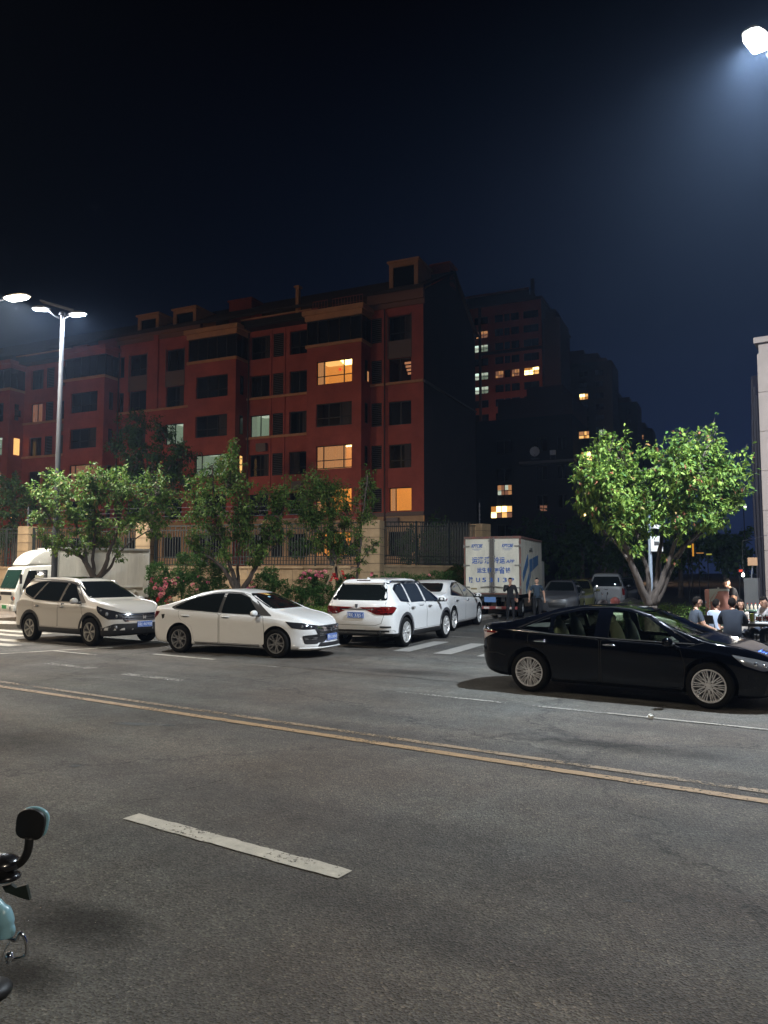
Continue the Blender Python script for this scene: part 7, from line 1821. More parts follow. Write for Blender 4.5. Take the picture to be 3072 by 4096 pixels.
# ================================================================ people
SEGS = {}
def person(label, P, rz, J, shirt, trousers, sleeve='short', scale=1.0, hair='short', glasses=False, group=None, shoe=None, headrot=(0, 0), jacket=False, hairmat=None, slim=1.0, skin=None):
    root = empty('person', P, rz, label, 'person', group, scale)
    skin = skin or SKIN
    names = list(J); idx = {n: i for i, n in enumerate(names)}
    E_ = [('pelvis', 'spine', 0), ('spine', 'chest', 0), ('chest', 'neck', 0), ('neck', 'headb', 3)]
    for s_ in 'lr': E_ += [('chest', 'sh' + s_, 0), ('sh' + s_, 'el' + s_, 1), ('el' + s_, 'wr' + s_, 2), ('pelvis', 'hip' + s_, 4), ('hip' + s_, 'kn' + s_, 4), ('kn' + s_, 'an' + s_, 5), ('an' + s_, 'to' + s_, 6)]
    rad = dict(pelvis=.155, spine=.14, chest=.155, neck=.06, headb=.055, sh=.075, el=.050, wr=.030, hip=.105, kn=.072, an=.045, to=.04)
    vs, rs_ = [], []
    for n in names:
        vs.append(Vector(J[n])); k = n[:-1] if n[-1] in 'lr' and n[:-1] in rad else n
        r_ = rad.get(k, .04) * (slim if k in ('pelvis', 'spine', 'chest') else 1)
        if k == 'el' and sleeve == 'long': r_ = .06
        if k == 'wr' and sleeve == 'long': r_ = .042
        rs_.append((r_, r_ * (.72 if k in ('pelvis', 'spine', 'chest') else 1)))
    edges = [(idx[a], idx[b]) for a, b, _ in E_]; segs = [(Vector(J[a]), Vector(J[b]), z) for a, b, z in E_]
    for s_ in 'lr':   # hand: palm and five fingers, slightly curled
        w_, e_ = Vector(J['wr' + s_]), Vector(J['el' + s_]); d = (w_ - e_).normalized(); sd = d.cross(Vector((0, 0, 1)) if abs(d.z) < .9 else Vector((1, 0, 0))).normalized(); dn = d.cross(sd)
        if dn.z > 0: dn = -dn
        pi_ = len(vs); vs.append(w_ + d * .06); rs_.append((.036, .022)); edges.append((idx['wr' + s_], pi_)); segs.append((w_, w_ + d * .1, 3))
        for k, (o, ln) in enumerate(((-.030, .062), (-.010, .075), (.010, .070), (.028, .055))):
            a = len(vs); vs += [w_ + d * .098 + sd * o, w_ + d * (.098 + ln * .5) + sd * o * 1.1 + dn * .012, w_ + d * (.098 + ln * .85) + sd * o * 1.1 + dn * .034]; rs_ += [(.0095, .0095), (.009, .009), (.0075, .0075)]
            edges += [(pi_, a), (a, a + 1), (a + 1, a + 2)]
        a = len(vs); vs += [w_ + d * .05 - sd * .042 + dn * .01, w_ + d * .085 - sd * .055 + dn * .022]; rs_ += [(.011, .011), (.009, .009)]; edges += [(pi_, a), (a, a + 1)]
        segs.append((w_ + d * .03, w_ + d * .18, 3))
    me = bpy.data.meshes.new('body'); me.from_pydata(vs, edges, []); o = bpy.data.objects.new('tmpb', me); COL.objects.link(o)
    sk = o.modifiers.new('s', 'SKIN'); sk.use_smooth_shade = True
    for i, r_ in enumerate(rs_): me.skin_vertices[0].data[i].radius = r_
    for v in me.skin_vertices[0].data: v.use_root = False
    me.skin_vertices[0].data[idx['pelvis']].use_root = True
    sb_ = o.modifiers.new('u', 'SUBSURF'); sb_.levels = 2; sb_.render_levels = 2
    dg = bpy.context.evaluated_depsgraph_get(); bm_me = bpy.data.meshes.new_from_object(o.evaluated_get(dg)); bpy.data.objects.remove(o)
    bm = bmesh.new(); bm.from_mesh(bm_me)
    DK = mat('eye_dark', (.01, .008, .008), .3); LIP = mat('lip', (.35, .12, .10), .5)
    cols = [shirt, skin, trousers, shoe or mat('dark_shoe', (.02, .02, .02), .6), DK, LIP]
    for f in bm.faces:
        c = f.calc_center_median(); best = None
        for a, b, z in segs:
            ab = b - a; t = max(0, min(1, (c - a).dot(ab) / ab.length_squared)); dd = (a + ab * t - c).length
            if best is None or dd < best[0]: best = (dd, z, t)
        z, t = best[1], best[2]
        f.material_index = {0: 0, 1: 0 if (sleeve == 'long' or t < .62) else 1, 2: 0 if sleeve == 'long' else 1, 3: 1, 4: 2, 5: 2, 6: 3}[z]; f.smooth = True
        if z == 0 and (c - Vector(J['neck'])).length < .055: f.material_index = 1
    # head joined into the same mesh
    hb, hc = Vector(J['headb']), Vector(J['headb']) + Vector((.022, 0, .10)); HR = Matrix.Rotation(R(headrot[1]), 3, 'Y') ; HZ = Matrix.Rotation(R(headrot[0]), 3, 'Z')
    def hp(p): return hb + HZ @ (HR @ (Vector(p) + Vector((.018, 0, .095))))
    hm = MB()
    def hball(c, r_, n, mi): 
        k = len(hm.v); hm.ball(c, r_, n, mi); hm.v[k:] = [tuple(hp(v)) for v in hm.v[k:]]
    hball((0, 0, .015), (.096, .076, .105), 18, 1); hball((.022, 0, -.06), (.066, .056, .055), 14, 1); hball((.092, 0, -.008), (.020, .013, .026), 10, 1); hball((.098, 0, -.016), (.014, .016, .012), 8, 1)
    for sg in (-1, 1): hball((.0, sg * .077, -.005), (.020, .010, .032), 8, 1); hball((.080, sg * .030, .018), (.010, .013, .007), 8, 4); hball((.086, sg * .030, .036), (.006, .018, .004), 6, 4)
    hball((.082, 0, -.052), (.010, .022, .007), 8, 5)
    hme = hm.mesh('h', cols); bm2 = bmesh.new(); bm2.from_mesh(hme)
    for f in bm2.faces: f.smooth = True
    bm2.to_mesh(hme); bm2.free(); k0 = len(bm.verts); bm.from_mesh(hme)
    fin = bpy.data.meshes.new('body'); bm.to_mesh(fin); bm.free()
    for m_ in cols: fin.materials.append(m_)
    # keep the head's own material indices
    body = ob('body', fin, root)
    hr = MB(); n = 20
    hr.ball((-.002, 0, .02), (.100, .081, .108), n); keep = []
    V = hr.v
    F2 = []
    for f in hr.f:
        c = sum((Vector(V[i]) for i in f), Vector((0, 0, 0))) / len(f)
        lim = .055 if hair != 'bald' else .1
        if hair == 'long': ok = not (c.x > .045 and c.z < .07)
        elif hair == 'cap': ok = c.z > .045
        else: ok = (c.z > lim) or (c.x < .0 and c.z > -.03) or (c.x < -.05 and c.z > -.07)
        if ok: F2.append(f)
    hr.f = F2; hr.m = [0] * len(F2); hr.v = [tuple(hp(v)) for v in hr.v]
    ho = hr.build('cap' if hair == 'cap' else 'hair', hairmat or HAIR, root, 180)
    sm2 = ho.modifiers.new('t', 'SOLIDIFY'); sm2.thickness = .006; sm2.offset = 0
    if hair == 'cap':
        mb_ = MB(); mb_.ball((.10, 0, .05), (.07, .06, .008), 12); mb_.v = [tuple(hp(v)) for v in mb_.v]; mb_.build('cap_peak', hairmat or HAIR, root, 180)
    if hair == 'long':
        mb_ = MB(); mb_.ball((-.04, 0, -.08), (.07, .085, .13), 12); mb_.v = [tuple(hp(v)) for v in mb_.v]; mb_.build('hair', HAIR, root, 180)
    if glasses:
        mb_ = MB()
        for sg in (-1, 1): mb_.tube([tuple(hp((.100, sg * .032 + .022 * math.cos(t), .018 + .016 * math.sin(t)))) for t in [2*math.pi*k/12 for k in range(13)]], .0035, 5, cap=False); mb_.tube([hp((.10, sg * .054, .02)), hp((.0, sg * .08, .015))], .003, 4)
        mb_.tube([hp((.102, -.01, .02)), hp((.102, .01, .02))], .003, 4); mb_.build('glasses', CHROME, root)
    # collar / hem: a thin cloth ring where the shirt ends
    mb_ = MB(); p0 = Vector(J['pelvis']); ax = (Vector(J['spine']) - p0).normalized(); a_ = Vector((0, 1, 0)); b_ = ax.cross(a_)
    r1 = .165 * slim; ring = [p0 + ax * (-.02) + a_ * r1 * 1.06 * math.cos(t) + b_ * r1 * .82 * math.sin(t) for t in [2*math.pi*k/18 for k in range(19)]]
    mb_.tube(ring, .014, 6, cap=False); mb_.build('shirt_hem', shirt, root, 180)
    return root
def stand(**k):
    J = dict(pelvis=(0, 0, .95), spine=(0, 0, 1.12), chest=(0, 0, 1.30), neck=(0, 0, 1.445), headb=(.01, 0, 1.51), shl=(0, .175, 1.38), shr=(0, -.175, 1.38), ell=(-.02, .25, 1.11), elr=(-.02, -.25, 1.11),
             wrl=(.04, .27, .87), wrr=(.04, -.27, .87), hipl=(0, .09, .88), hipr=(0, -.09, .88), knl=(.02, .11, .50), knr=(.02, -.11, .50), anl=(-.01, .12, .09), anr=(-.01, -.12, .09), tol=(.15, .14, .045), tor=(.15, -.14, .045)); J.update(k); return J
def sit(**k):
    J = dict(pelvis=(0, 0, .50), spine=(-.03, 0, .68), chest=(-.01, 0, .88), neck=(.02, 0, 1.03), headb=(.035, 0, 1.09), shl=(0, .18, .96), shr=(0, -.18, .96), ell=(.08, .23, .70), elr=(.08, -.23, .70),
             wrl=(.32, .16, .62), wrr=(.32, -.16, .62), hipl=(.04, .10, .47), hipr=(.04, -.10, .47), knl=(.44, .14, .48), knr=(.44, -.14, .48), anl=(.42, .13, .09), anr=(.42, -.13, .09), tol=(.58, .14, .045), tor=(.58, -.14, .045)); J.update(k); return J
NAVY = mat('navy_cloth', (.008, .012, .022), .9); BLKC = mat('black_cloth', (.006, .006, .008), .9); SLATE = mat('slate_polo', (.022, .038, .06), .9); GREYT = mat('grey_tshirt', (.05, .062, .085), .9, var=.3, vscale=9)
JEAN = mat('dark_jeans', (.025, .032, .05), .9); KHAKI = mat('khaki_cloth', (.30, .25, .19), .9, var=.2, vscale=8); PALEB = mat('pale_blue_shirt', (.45, .52, .66), .85); BEIGE = mat('beige_jacket', (.42, .36, .31), .85, var=.2, vscale=9); WHT = mat('white_tshirt', (.7, .7, .7), .85)
g = at(2040, 2300, 31.0); person('man in a black jacket raising one hand to his mouth', (g.x, 31.0, .01), R(-95), stand(wrr=(.19, -.06, 1.40), elr=(.10, -.26, 1.18), ell=(.0, .27, 1.12), wrl=(.05, .26, .90), knr=(.02, -.1, .5)), BLKC, BLKC, 'long', 1.0, group='two men standing behind the truck')
g = at(2146, 2300, 31.2); person('man in a dark blue-grey polo shirt with both arms hanging, standing at the truck side', (g.x, 31.2, .01), R(-92), stand(ell=(-.02, .29, 1.12), elr=(-.02, -.29, 1.12), wrl=(.0, .31, .88), wrr=(.0, -.31, .88)), SLATE, BLKC, 'short', .995, group='two men standing behind the truck', slim=1.08)
def seat_at(px, Y_): p = at(px, 2300, Y_); return (p.x, Y_, .13)
CH = {}
def stool(P, rz, label, back=True, group='dining chairs', m_=BLACKP):
    root = empty('chair', P, rz, label, 'chair', group)
    m = MB(); m.box((0.03, 0, .43), (.40, .38, .03)); bev_build(m, 'seat', m_, root, .01, 1)
    for x in (-.14, .2):
        for y in (-.16, .16): m = MB(); m.tube([(x, y, .42), (x + (.02 if x > 0 else -.03), y * 1.08, 0)], .013, 6); m.build('leg', m_, root)
    if back:
        m = MB(); 
        for y in (-.17, .17): m.tube([(-.15, y, .43), (-.24, y, .82)], .013, 6)
        m.box((-.235, 0, .74), (.03, .36, .20), Matrix.Rotation(R(-12), 3, 'Y')); m.build('backrest', m_, root)
    return root
P = seat_at(2778, 17.9); person('heavy man with glasses in a grey t-shirt, leftmost of the seated diners', (P[0], P[1], .02), R(0), sit(spine=(-.06, 0, .68), chest=(-.04, 0, .90), neck=(.0, 0, 1.04), headb=(.02, 0, 1.10)), GREYT, JEAN, 'short', 1.06, glasses=True, group='diners seated at the roadside', slim=1.25)
stool((P[0] - .02, P[1], .12), R(0), 'chair under the heavy man in the grey t-shirt', False)
P = seat_at(2855, 18.5); person('diner in a pale blue shirt and khaki trousers, between the grey and navy clad men', (P[0], P[1], .03), R(20), sit(knr=(.46, -.16, .52), anr=(.66, -.22, .28), tor=(.80, -.24, .30), knl=(.45, .1, .48)), PALEB, KHAKI, 'short', 1.0, group='diners seated at the roadside', headrot=(10, 0), shoe=mat('grey_shoe', (.3, .3, .28), .8))
stool((P[0], P[1], .12), R(20), 'chair under the diner in the pale blue shirt')
P = seat_at(2922, 17.1); person('big man in a navy jacket, back to the street, leaning on the table', (P[0], P[1], .04), R(62), sit(spine=(.02, 0, .70), chest=(.08, 0, .92), neck=(.13, 0, 1.05), headb=(.16, 0, 1.10), shl=(.10, .19, .98), shr=(.10, -.19, .98), ell=(.26, .27, .78), elr=(.26, -.27, .78), wrl=(.48, .18, .76), wrr=(.48, -.12, .76)), NAVY, NAVY, 'long', 1.04, group='diners seated at the roadside', slim=1.25)
stool((P[0], P[1], .12), R(62), 'chair under the big man in the navy jacket', False)
P = seat_at(2958, 18.6); person('long-haired woman in a beige jacket facing the street across the table', (P[0], P[1], .06), R(-110), sit(ell=(.12, .22, .74), elr=(.12, -.22, .74), wrl=(.34, .1, .76), wrr=(.34, -.1, .76)), BEIGE, NAVY, 'long', .97, 'long', group='diners seated at the roadside', slim=.9)
stool((P[0], P[1], .12), R(-110), 'chair under the woman in the beige jacket')
P = seat_at(3064, 18.3); person('man with a flushed face at the right edge, looking down over the glasses', P, R(-150), sit(spine=(0, 0, .68), headb=(.06, 0, 1.07)), mat('grey_print_shirt', (.30, .28, .28), .85, var=.6, vscale=14), JEAN, 'short', 1.0, group='diners seated at the roadside', headrot=(-10, 20))
stool((P[0], P[1], .12), R(-150), 'chair under the flushed man at the right edge')
P = seat_at(2946, 21.2); person('standing cook in a black t-shirt and cap, bent over the grill counter, facing left', P, R(168), stand(spine=(.03, 0, 1.12), chest=(.10, 0, 1.28), neck=(.18, 0, 1.41), headb=(.22, 0, 1.46), shl=(.11, .17, 1.36), shr=(.11, -.17, 1.36), ell=(.16, .22, 1.12), elr=(.16, -.22, 1.12), wrl=(.38, .12, 1.02), wrr=(.38, -.12, 1.02)), BLKC, BLKC, 'short', 1.0, 'cap', headrot=(0, 15), slim=.9)
# tables
def table(P, rz, sx, sy, h, label, top_m, group='folding tables', lower=True):
    root = empty('table', P, rz, label, 'table', group)
    m = MB(); m.box((0, 0, h - .02), (sx, sy, .04)); bev_build(m, 'tabletop', top_m, root, .008, 1)
    for x in (-1, 1):
        for y in (-1, 1): m = MB(); m.box((x * (sx/2 - .05), y * (sy/2 - .05), (h - .04)/2), (.04, .04, h - .04)); m.build('leg', BLACKP, root)
    m = MB(); m.box((0, 0, h - .07), (sx - .06, sy - .06, .06)); m.build('apron', BLACKP, root)
    if lower: m = MB(); m.box((0, 0, .25), (sx - .1, sy - .1, .02)); m.build('shelf', BLACKP, root)
    return root
tx = at(3030, 2300, 17.75); table((tx.x + .12, 17.75, .12), R(-20), 1.35, .70, .73, 'black-framed table crowded with jugs and glasses at the right edge', mat('pale_table_top', (.45, .44, .44), .4))
TZ = .855
def jug(px, Yj, h, r_, colr, name, label, cat, group=None, fill=.8, glass=True):
    p = at(px, 2300, Yj); root = empty(name, (p.x, Yj, TZ), 0, label, cat, group)
    m = MB(); m.lathe([(0, .004), (r_ * .9, .004), (r_, h * .5), (r_ * 1.02, h), (r_ * .95, h), (r_ * .93, h * .5), (r_ * .85, .012), (0, .012)], n=16); m.build('glass_wall', CLEAR, root, 60)
    m = MB(); m.lathe([(0, .013), (r_ * .84, .013), (r_ * .92, h * fill), (0, h * fill)], n=16); m.build('drink', colr, root, 60)
    if r_ > .045: m = MB(); m.tube([(r_, 0, h * .8), (r_ + .05, 0, h * .75), (r_ + .05, 0, h * .35), (r_, 0, h * .25)], .007, 6); m.build('handle', CLEAR, root)
    return root
BEER = mat('yellow_green_drink', (.62, .66, .06), .2, emit=None); REDD = mat('red_drink', (.45, .04, .02), .25)
jug(3002, 17.50, .24, .06, BEER, 'jug', 'tall glass jug of yellow-green beer, left end of the table', 'jug')
for k, (px_, yy) in enumerate(((3022, 17.65), (3034, 17.5), (3049, 17.62), (3062, 17.5))):
    jug(px_, yy, .15 + .02 * (k % 2), .035, REDD, 'drinking_glass', ['red drink in a glass just right of the yellow jug', 'second red glass from the yellow jug', 'third red glass from the yellow jug', 'red glass at the very edge of the picture'][k], 'glass', 'glasses of red drink on the table', .75)
p_ = at(3018, 2300, 17.9); t_ = empty('tissue_box', (p_.x, 17.9, TZ), R(15), 'white tissue box standing behind the glasses on the table', 'tissue box'); m = MB(); m.box((0, 0, .06), (.22, .12, .12)); bev_build(m, 'carton', WHT, t_, .01, 1); m = MB(); m.prism([(-.04, -.01), (.04, -.01), (.03, .01), (-.03, .01)], .12, .17); m.build('tissue', WHT, t_)
for k, (px_, yy) in enumerate(((2988, 17.75), (3008, 17.72), (3045, 17.8))):
    p_ = at(px_, 2300, yy); t_ = empty('plate', (p_.x, yy, TZ), 0, ['white plate of food left of the yellow jug', 'white plate of food right behind the yellow jug', 'white plate of food among the red glasses'][k], 'plate', 'plates of food on the table'); m = MB(); m.lathe([(0, .004), (.06, .004), (.10, .022), (.095, .026), (.055, .010), (0, .010)], n=18); m.build('dish', WHT, t_, 60); m = MB(); [m.ball((random.uniform(-.04, .04), random.uniform(-.04, .04), .025), .022, 6) for _ in range(6)]; m.build('food', mat('brown_food', (.28, .10, .04), .6), t_)
# grill counter and cart behind the diners
p_ = at(2998, 2300, 20.6); table((p_.x, 20.6, .12), R(-10), 1.0, .6, .86, 'green-topped grill counter behind the diners', mat('green_counter', (.12, .20, .15), .6))
for k in range(5):
    p_ = at(2970 + 16 * k, 2300, 20.5); t_ = empty('sauce_bottle', (p_.x, 20.5, .985), 0, ['leftmost small seasoning bottle on the green grill counter', 'second seasoning bottle from the left on the grill counter', 'middle seasoning bottle of five on the grill counter', 'fourth seasoning bottle from the left on the grill counter', 'rightmost small seasoning bottle on the green grill counter'][k], 'bottle', 'seasoning bottles on the grill counter')
    m = MB(); m.lathe([(0, 0), (.03, 0), (.03, .09), (.012, .12), (.012, .15), (0, .15)], n=10); m.build('bottle_body', mat('cream_bottle', (.6, .5, .38), .5), t_, 50); m = MB(); m.lathe([(0, .15), (.014, .15), (.014, .175), (0, .175)], n=8); m.build('cap', REDD, t_)
p_ = at(2864, 2300, 20.4); t_ = empty('food_cart', (p_.x, 20.4, .12), R(-8), 'food cart with a salmon pink panel and white rim, behind the seated diners', 'food cart')
m = MB(); m.span((-.24, -.25, .55), (.24, .25, 1.40)); bev_build(m, 'panel_body', mat('salmon_panel', (.55, .24, .18), .5), t_, .015, 1)
m = MB(); m.span((-.25, -.262, 1.36), (.25, -.25, 1.42)); m.span((-.255, -.262, .55), (-.235, -.25, 1.36)); [m.box((-.20 + .025*k, -.258, 1.12 + .03*k + .002*k*k), (.045, .012, .06)) for k in range(8)]; m.prism([(-.25, 1.12), (-.25, 1.36), (-.08, 1.36)], -.262, -.251, 0, Matrix(((1,0,0,0),(0,0,1,0),(0,1,0,0),(0,0,0,1)))); m.build('white_rim', mat('pale_rim', (.62, .64, .58), .5), t_)
m = MB(); m.span((-.30, -.30, .47), (.30, .30, .54)); m.span((-.30, -.30, .30), (.30, .30, .36)); m.build('shelf', mat('green_counter', (.1, .2, .1)), t_)
for x in (-.27, .27):
    for y in (-.27, .27): m = MB(); m.tube([(x, y, 0), (x, y, .5)], .018, 6); m.build('leg', STEEL, t_)
m = MB(); m.tube([(.0, -.1, 1.40), (.22, -.1, 1.45), (.26, -.1, 1.42)], .02, 6); m.tube([(-.02, .0, 1.44), (.24, .0, 1.44)], .012, 6); m.build('lid_handle', STEEL, t_)
p_ = at(2818, 2300, 18.9); t_ = empty('microphone_stand', (p_.x, 18.9, .12), 0, 'thin black stand with a small head, left of the food cart', 'stand'); m = MB(); m.tube([(0, 0, .02), (.01, 0, 1.1)], .008, 6); m.lathe([(0, 0), (.14, 0), (.14, .02), (0, .03)], n=14); m.build('stem', BLACKP, t_); m = MB(); m.ball((.01, 0, 1.13), (.02, .02, .035), 8); m.build('head', CHROME, t_, 180)
p_ = at(2852, 2300, 17.6); t_ = empty('shoulder_bag', (p_.x + .05, 17.55, .56), R(10), 'sand-coloured bag with black straps on the lap between two diners', 'bag'); m = MB(); m.ball((0, 0, .0), (.19, .12, .13), 14); m.build('bag_body', KHAKI, t_, 180); m = MB(); m.tube([(-.1, -.1, .08), (-.02, -.13, .02), (.05, -.125, -.04)], .012, 6); m.tube([(-.1, -.1, .08), (-.12, -.1, -.06)], .008, 6); m.build('strap', BLACKP, t_)
# parked scooter under the big tree
Y = 21.3; p_ = at(2475, 2300, Y); t_ = empty('parked_scooter', (p_.x, Y, .02), R(150), 'motor scooter under a dark cover with a pinkish cloth, beside the big tree trunk', 'scooter')
COV = mat('grey_cover', (.05, .055, .065), .45, var=.4, vscale=5)
m = MB(); m.ball((-.35, 0, .95), (.42, .22, .30), 16); m.v = [(x, y, z + .03 * math.sin(x * 17) * math.cos(y * 19)) for x, y, z in m.v]; m.build('seat_cover', COV, t_, 180)
m = MB(); m.ball((.45, 0, .98), (.16, .30, .22), 14); m.build('front_cover', mat('pale_cover', (.20, .20, .22), .5), t_, 180)
m = MB(); m.ball((.12, -.02, 1.10), (.14, .16, .16), 12); m.v = [(x + random.uniform(-.015, .015), y + random.uniform(-.015, .015), z + random.uniform(-.02, .02)) for x, y, z in m.v]; m.build('cloth', mat('pink_red_cloth', (.40, .13, .12), .8), t_, 180)
m = MB(); m.tube([(.42, -.33, 1.12), (.40, -.1, 1.15), (.40, .1, 1.15), (.42, .33, 1.12)], .016, 8); m.build('handlebar', BLACKP, t_)
for sg in (-1, 1): m = MB(); m.tube([(.42, sg * .22, 1.13), (.40, sg * .28, 1.32)], .007, 5); m.ball((.39, sg * .29, 1.36), (.015, .06, .045), 10); m.build('mirror', CHROME if sg > 0 else BLACKP, t_, 180)
m = MB(); m.ball((0, 0, .55), (.72, .17, .22), 14); m.tube([(.45, 0, .98), (.62, 0, .26)], .04, 8); m.build('chassis', BLACKP, t_, 180)
for x in (-.58, .64): m = MB(); m.lathe([(.15, -.05), (.25, -.05), (.27, 0), (.25, .05), (.15, .05)], (0, 0, 0), 24, 'y'); m.lathe([(0, .02), (.15, .02)], n=16, axis='y'); m.lathe([(0, -.02), (.15, -.02)], n=16, axis='y'); m.build('wheel', RUBBER, t_, 40, (x, 0, .27))
m = MB(); m.ball((.58, .0, .80), (.05, .08, .07), 10); m.build('headlight', HEADL, t_, 180)
# ================================================================ electric scooter at the lower left edge
TEAL = mat('pale_turquoise_paint', (.26, .50, .60), .3, coat=.7)
Y = 3.3
b0 = Vector((at(0, 3600, Y).x - .22, Y, 0)); S_ = empty('electric_scooter', b0, R(90), 'turquoise electric scooter cut off by the left edge, with a black round-cornered mirror', 'scooter')
def sc(px, py, Yd=Y): # into the scooter frame (rotated by 90 degrees)
    p = at(px, py, Yd) - b0; return Vector((p.y, -p.x, p.z))
mc = sc(118, 3302)
pr_ = round_poly([(-.062, -.050), (.050, -.066), (.068, .036), (.012, .070), (-.056, .056)], .038, 5)
def mirror_shell(mb, sc_, x0, x1, mi): mb.prism([(p[0] * sc_, p[1] * sc_) for p in pr_], x0, x1, mi)
m = MB(); mirror_shell(m, 1.0, 0, .022, 0); m.v = [(mc.x + z, mc.y - x, mc.z + y) for x, y, z in m.v]; mir = bev_build(m, 'mirror', BLACKP, S_, .006, 2)
m = MB(); mirror_shell(m, 1.0, .022, .04, 0); m.v = [(mc.x + z, mc.y - x - .007, mc.z + y + .004) for x, y, z in m.v]; bev_build(m, 'mirror_shell', TEAL, mir, .012, 2)
a1, a2, a3, a4 = sc(118, 3350), sc(112, 3400), sc(92, 3440), sc(52, 3468)
m = MB(); m.tube(crspline([a1, a2, a3, a4], 5), .0175, 10); m.build('mirror_arm', BLACKP, mir, 180)
g0 = sc(-60, 3470); m = MB(); m.ball(sc(0, 3455), (.075, .085, .040), 18); m.build('control_housing', mat('black_gloss', (.012, .012, .015), .25, coat=.5), S_, 180)
m = MB(); m.ball(sc(20, 3505), (.06, .065, .022), 16); m.build('housing_lower', mat('black_gloss', (0, 0, 0)), S_, 180)
m = MB(); m.tube([sc(30, 3500, Y - .02), sc(-60, 3500, Y - .14)], .018, 12); m.build('grip', RUBBER, S_, 60)
m = MB(); q = [sc(8, 3545), sc(40, 3538), sc(62, 3552), sc(104, 3540), sc(118, 3602), sc(82, 3592), sc(20, 3568)]
m.add([(p.x, p.y, p.z) for p in q] + [(p.x + .02, p.y, p.z) for p in q], [tuple(range(7)), tuple(reversed(range(7, 14)))] + [(i, i + 7, (i+1) % 7 + 7, (i+1) % 7) for i in range(7)]); m.build('brake_lever', mat('dark_green_plastic', (.02, .03, .025), .4), S_)
m = MB(); m.tube([sc(-70, 3500), sc(-120, 3640), sc(-160, 3800)], .05, 10); m.build('steering_column', BLACKP, S_)
m = MB(); m.tube(crspline([sc(-40, 3600), sc(6, 3650), sc(22, 3700), sc(22, 3745)], 5), [.03] * 5 + [.038] * 5 + [.034] * 6, 14); m.ball(sc(44, 3722), (.02, .018, .028), 10); m.build('front_apron', TEAL, S_, 180)
m = MB(); m.tube(crspline([sc(30, 3748), sc(62, 3762), sc(72, 3748), sc(80, 3732), sc(98, 3748), sc(108, 3790), sc(98, 3825), sc(50, 3838), sc(28, 3850)], 5), .0075, 8); m.build('chrome_guard', CHROME, S_, 180)
m = MB(); m.ball(sc(38, 3828), (.018, .018, .022), 10); m.tube(crspline([sc(40, 3766), sc(15, 3810), sc(5, 3860)], 4), .003, 5); m.build('cable_joint', CHROME, S_, 180)
m = MB(); m.ball(sc(-35, 3965), (.09, .08, .04), 14); m.build('front_mudguard', BLACKP, S_, 180)
m = MB(); m.ball((-.25, .42, .42), (.75, .14, .13), 14); m.ball((-.7, .42, .68), (.35, .13, .10), 14); m.build('body_shell', TEAL, S_, 180)
m = MB(); m.ball((-.68, .42, .78), (.36, .13, .06), 14); m.build('saddle', BLACKP, S_, 180)
for x in (-.85, .22):
    m = MB(); m.lathe([(.14, -.045), (.2, -.05), (.225, 0), (.2, .05), (.14, .045)], n=26, axis='y'); m.lathe([(0, .02), (.14, .02)], n=16, axis='y'); m.build('wheel', RUBBER, S_, 50, (x, .42, .225))
# ================================================================ small far lights
def far_light(name, px, py, Yd, w_, h_, col, s_, label, cat='light'):
    p = at(px, py, Yd); t = empty(name, p, 0, label, cat); m = MB(); m.box((0, 0, 0), (w_, .12, h_)); m.build('lamp_face', glow('far_glow', col, s_), t)
    m = MB(); m.box((0, .1, 0), (w_ + .1, .08, h_ + .1)); m.build('housing', BLACKP, t); m = MB(); m.tube([(0, .2, -p.z), (0, .2, .1)], .03, 6); m.build('post', DARK, t)
p_ = at(2972, 2297, 20.9); t_ = empty('hanging_bulb', p_, 0, 'bare white bulb hanging in the dark over the grill counter', 'light bulb')
m = MB(); m.lathe([(0, -.07), (.03, -.055), (.04, -.03), (.03, .0), (.015, .03), (0, .03)], n=14); m.build('bulb_glass', glow('bulb_glow', (1, .98, .9), 12), t_, 180)
m = MB(); m.tube([(0, 0, .03), (0, 0, .09)], .018, 8); m.tube([(0, 0, .09), (.02, .02, .9)], .005, 5); m.tube([(.02, .02, .9), (2.2, 1.6, 1.3)], .006, 5); m.build('cord', BLACKP, t_)
ld = bpy.data.lights.new('bulb_light', 'POINT'); ld.energy = 70; ld.color = (1, .93, .82); ld.shadow_soft_size = .05; lo = bpy.data.objects.new('bulb_light', ld); COL.objects.link(lo); lo.parent = t_; lo.location = (0, -.12, -.14)
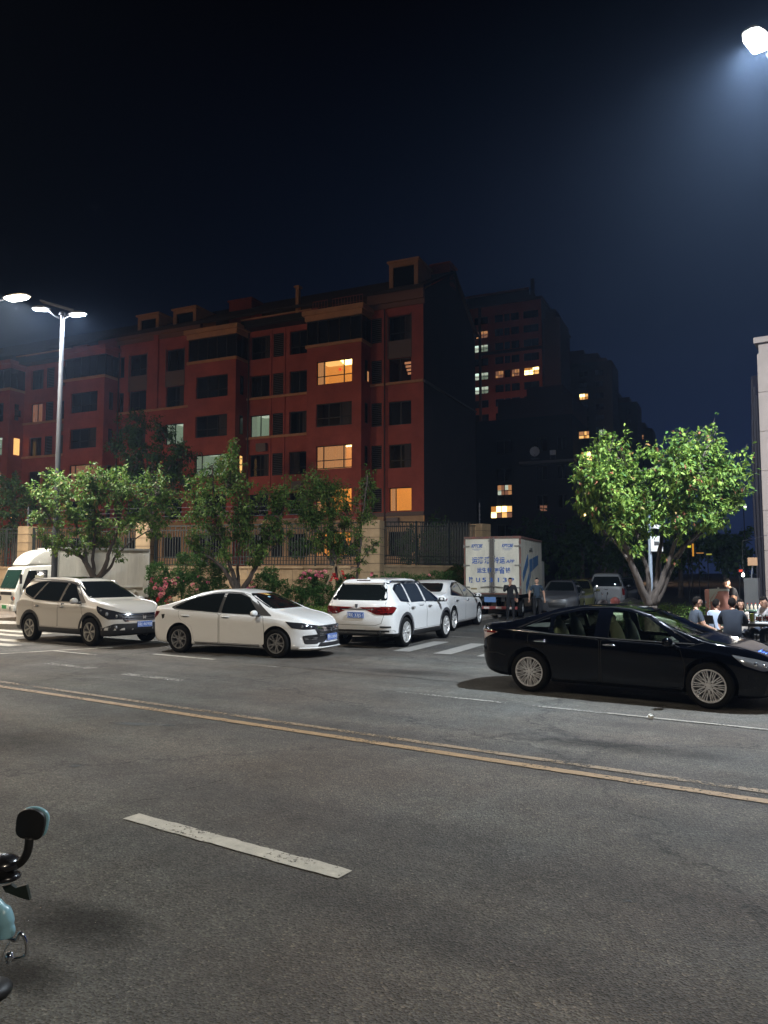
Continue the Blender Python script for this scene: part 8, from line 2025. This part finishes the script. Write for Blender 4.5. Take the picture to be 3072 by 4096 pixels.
# blue neon lettering board on the shop front (beyond the right edge; it tints the wall and the car bonnet)
q_ = S.location + DD * 3.2 - NN * .35; t_ = empty('neon_board', (q_.x, q_.y, 4.2), R(-33.8), 'blue neon board on the shop front, beyond the right edge', 'neon sign')
m = MB(); m.box((0, .06, 0), (3.4, .12, .9)); m.build('board', BLACKP, t_)
for k in range(5): m = MB(); m.tube([(-1.5 + .66*k, -.04, -.3), (-1.3 + .66*k, -.04, .3), (-1.05 + .66*k, -.04, -.28)], .035, 8); gm = glow('blue_neon', (.10, .25, 1.0), 30); m.build('neon_tube', gm, t_)
ld = bpy.data.lights.new('neon_light', 'AREA'); ld.shape = 'RECTANGLE'; ld.size = 3.2; ld.size_y = .6; ld.energy = 260; ld.color = (.15, .32, 1.0); lo = bpy.data.objects.new('neon_light', ld); COL.objects.link(lo); lo.parent = t_; lo.location = (0, -.12, 0); lo.rotation_euler = (R(90), 0, 0)
far_light('bulb', 2980, 2028, 50, .12, .12, (1, 1, .95), 3, 'tiny white light under the right edge of the cherry crown')
far_light('neon_sign', 2772, 2200, 46, .06, .75, (1, .42, .04), .5, 'tall orange neon stroke glowing behind the big tree')
far_light('neon_sign', 2757, 2186, 46, .16, .12, (.9, .9, .05), .8, 'small yellow neon spot behind the big tree')
far_light('neon_sign', 2800, 2212, 46, .40, .04, (1, .42, .06), .5, 'thin horizontal orange neon line behind the big tree')
far_light('neon_sign', 2836, 2217, 46, .28, .08, (.7, .7, .1), .35, 'short yellow-green neon word far behind the big tree')
far_light('neon_sign', 2964, 2283, 34, .12, .10, (1, .1, .05), .8, 'tiny red light above the white bulb')
# ================================================================ thin haze volume, added to give the lamps their glow
hz = MB(); hz.span((-130, -45, -1.0), (150, 330, 95.0))
vm_ = bpy.data.materials.new('haze'); vm_.use_nodes = True
_t = vm_.node_tree; _t.nodes.clear(); _o = _t.nodes.new('ShaderNodeOutputMaterial'); _v = _t.nodes.new('ShaderNodeVolumePrincipled')
_v.inputs['Color'].default_value = (.48, .66, 1.0, 1); _v.inputs['Density'].default_value = .0007; _v.inputs['Anisotropy'].default_value = .62
_t.links.new(_v.outputs[0], _o.inputs['Volume'])
h_ = hz.build('haze', vm_); h_['kind'] = 'stuff'
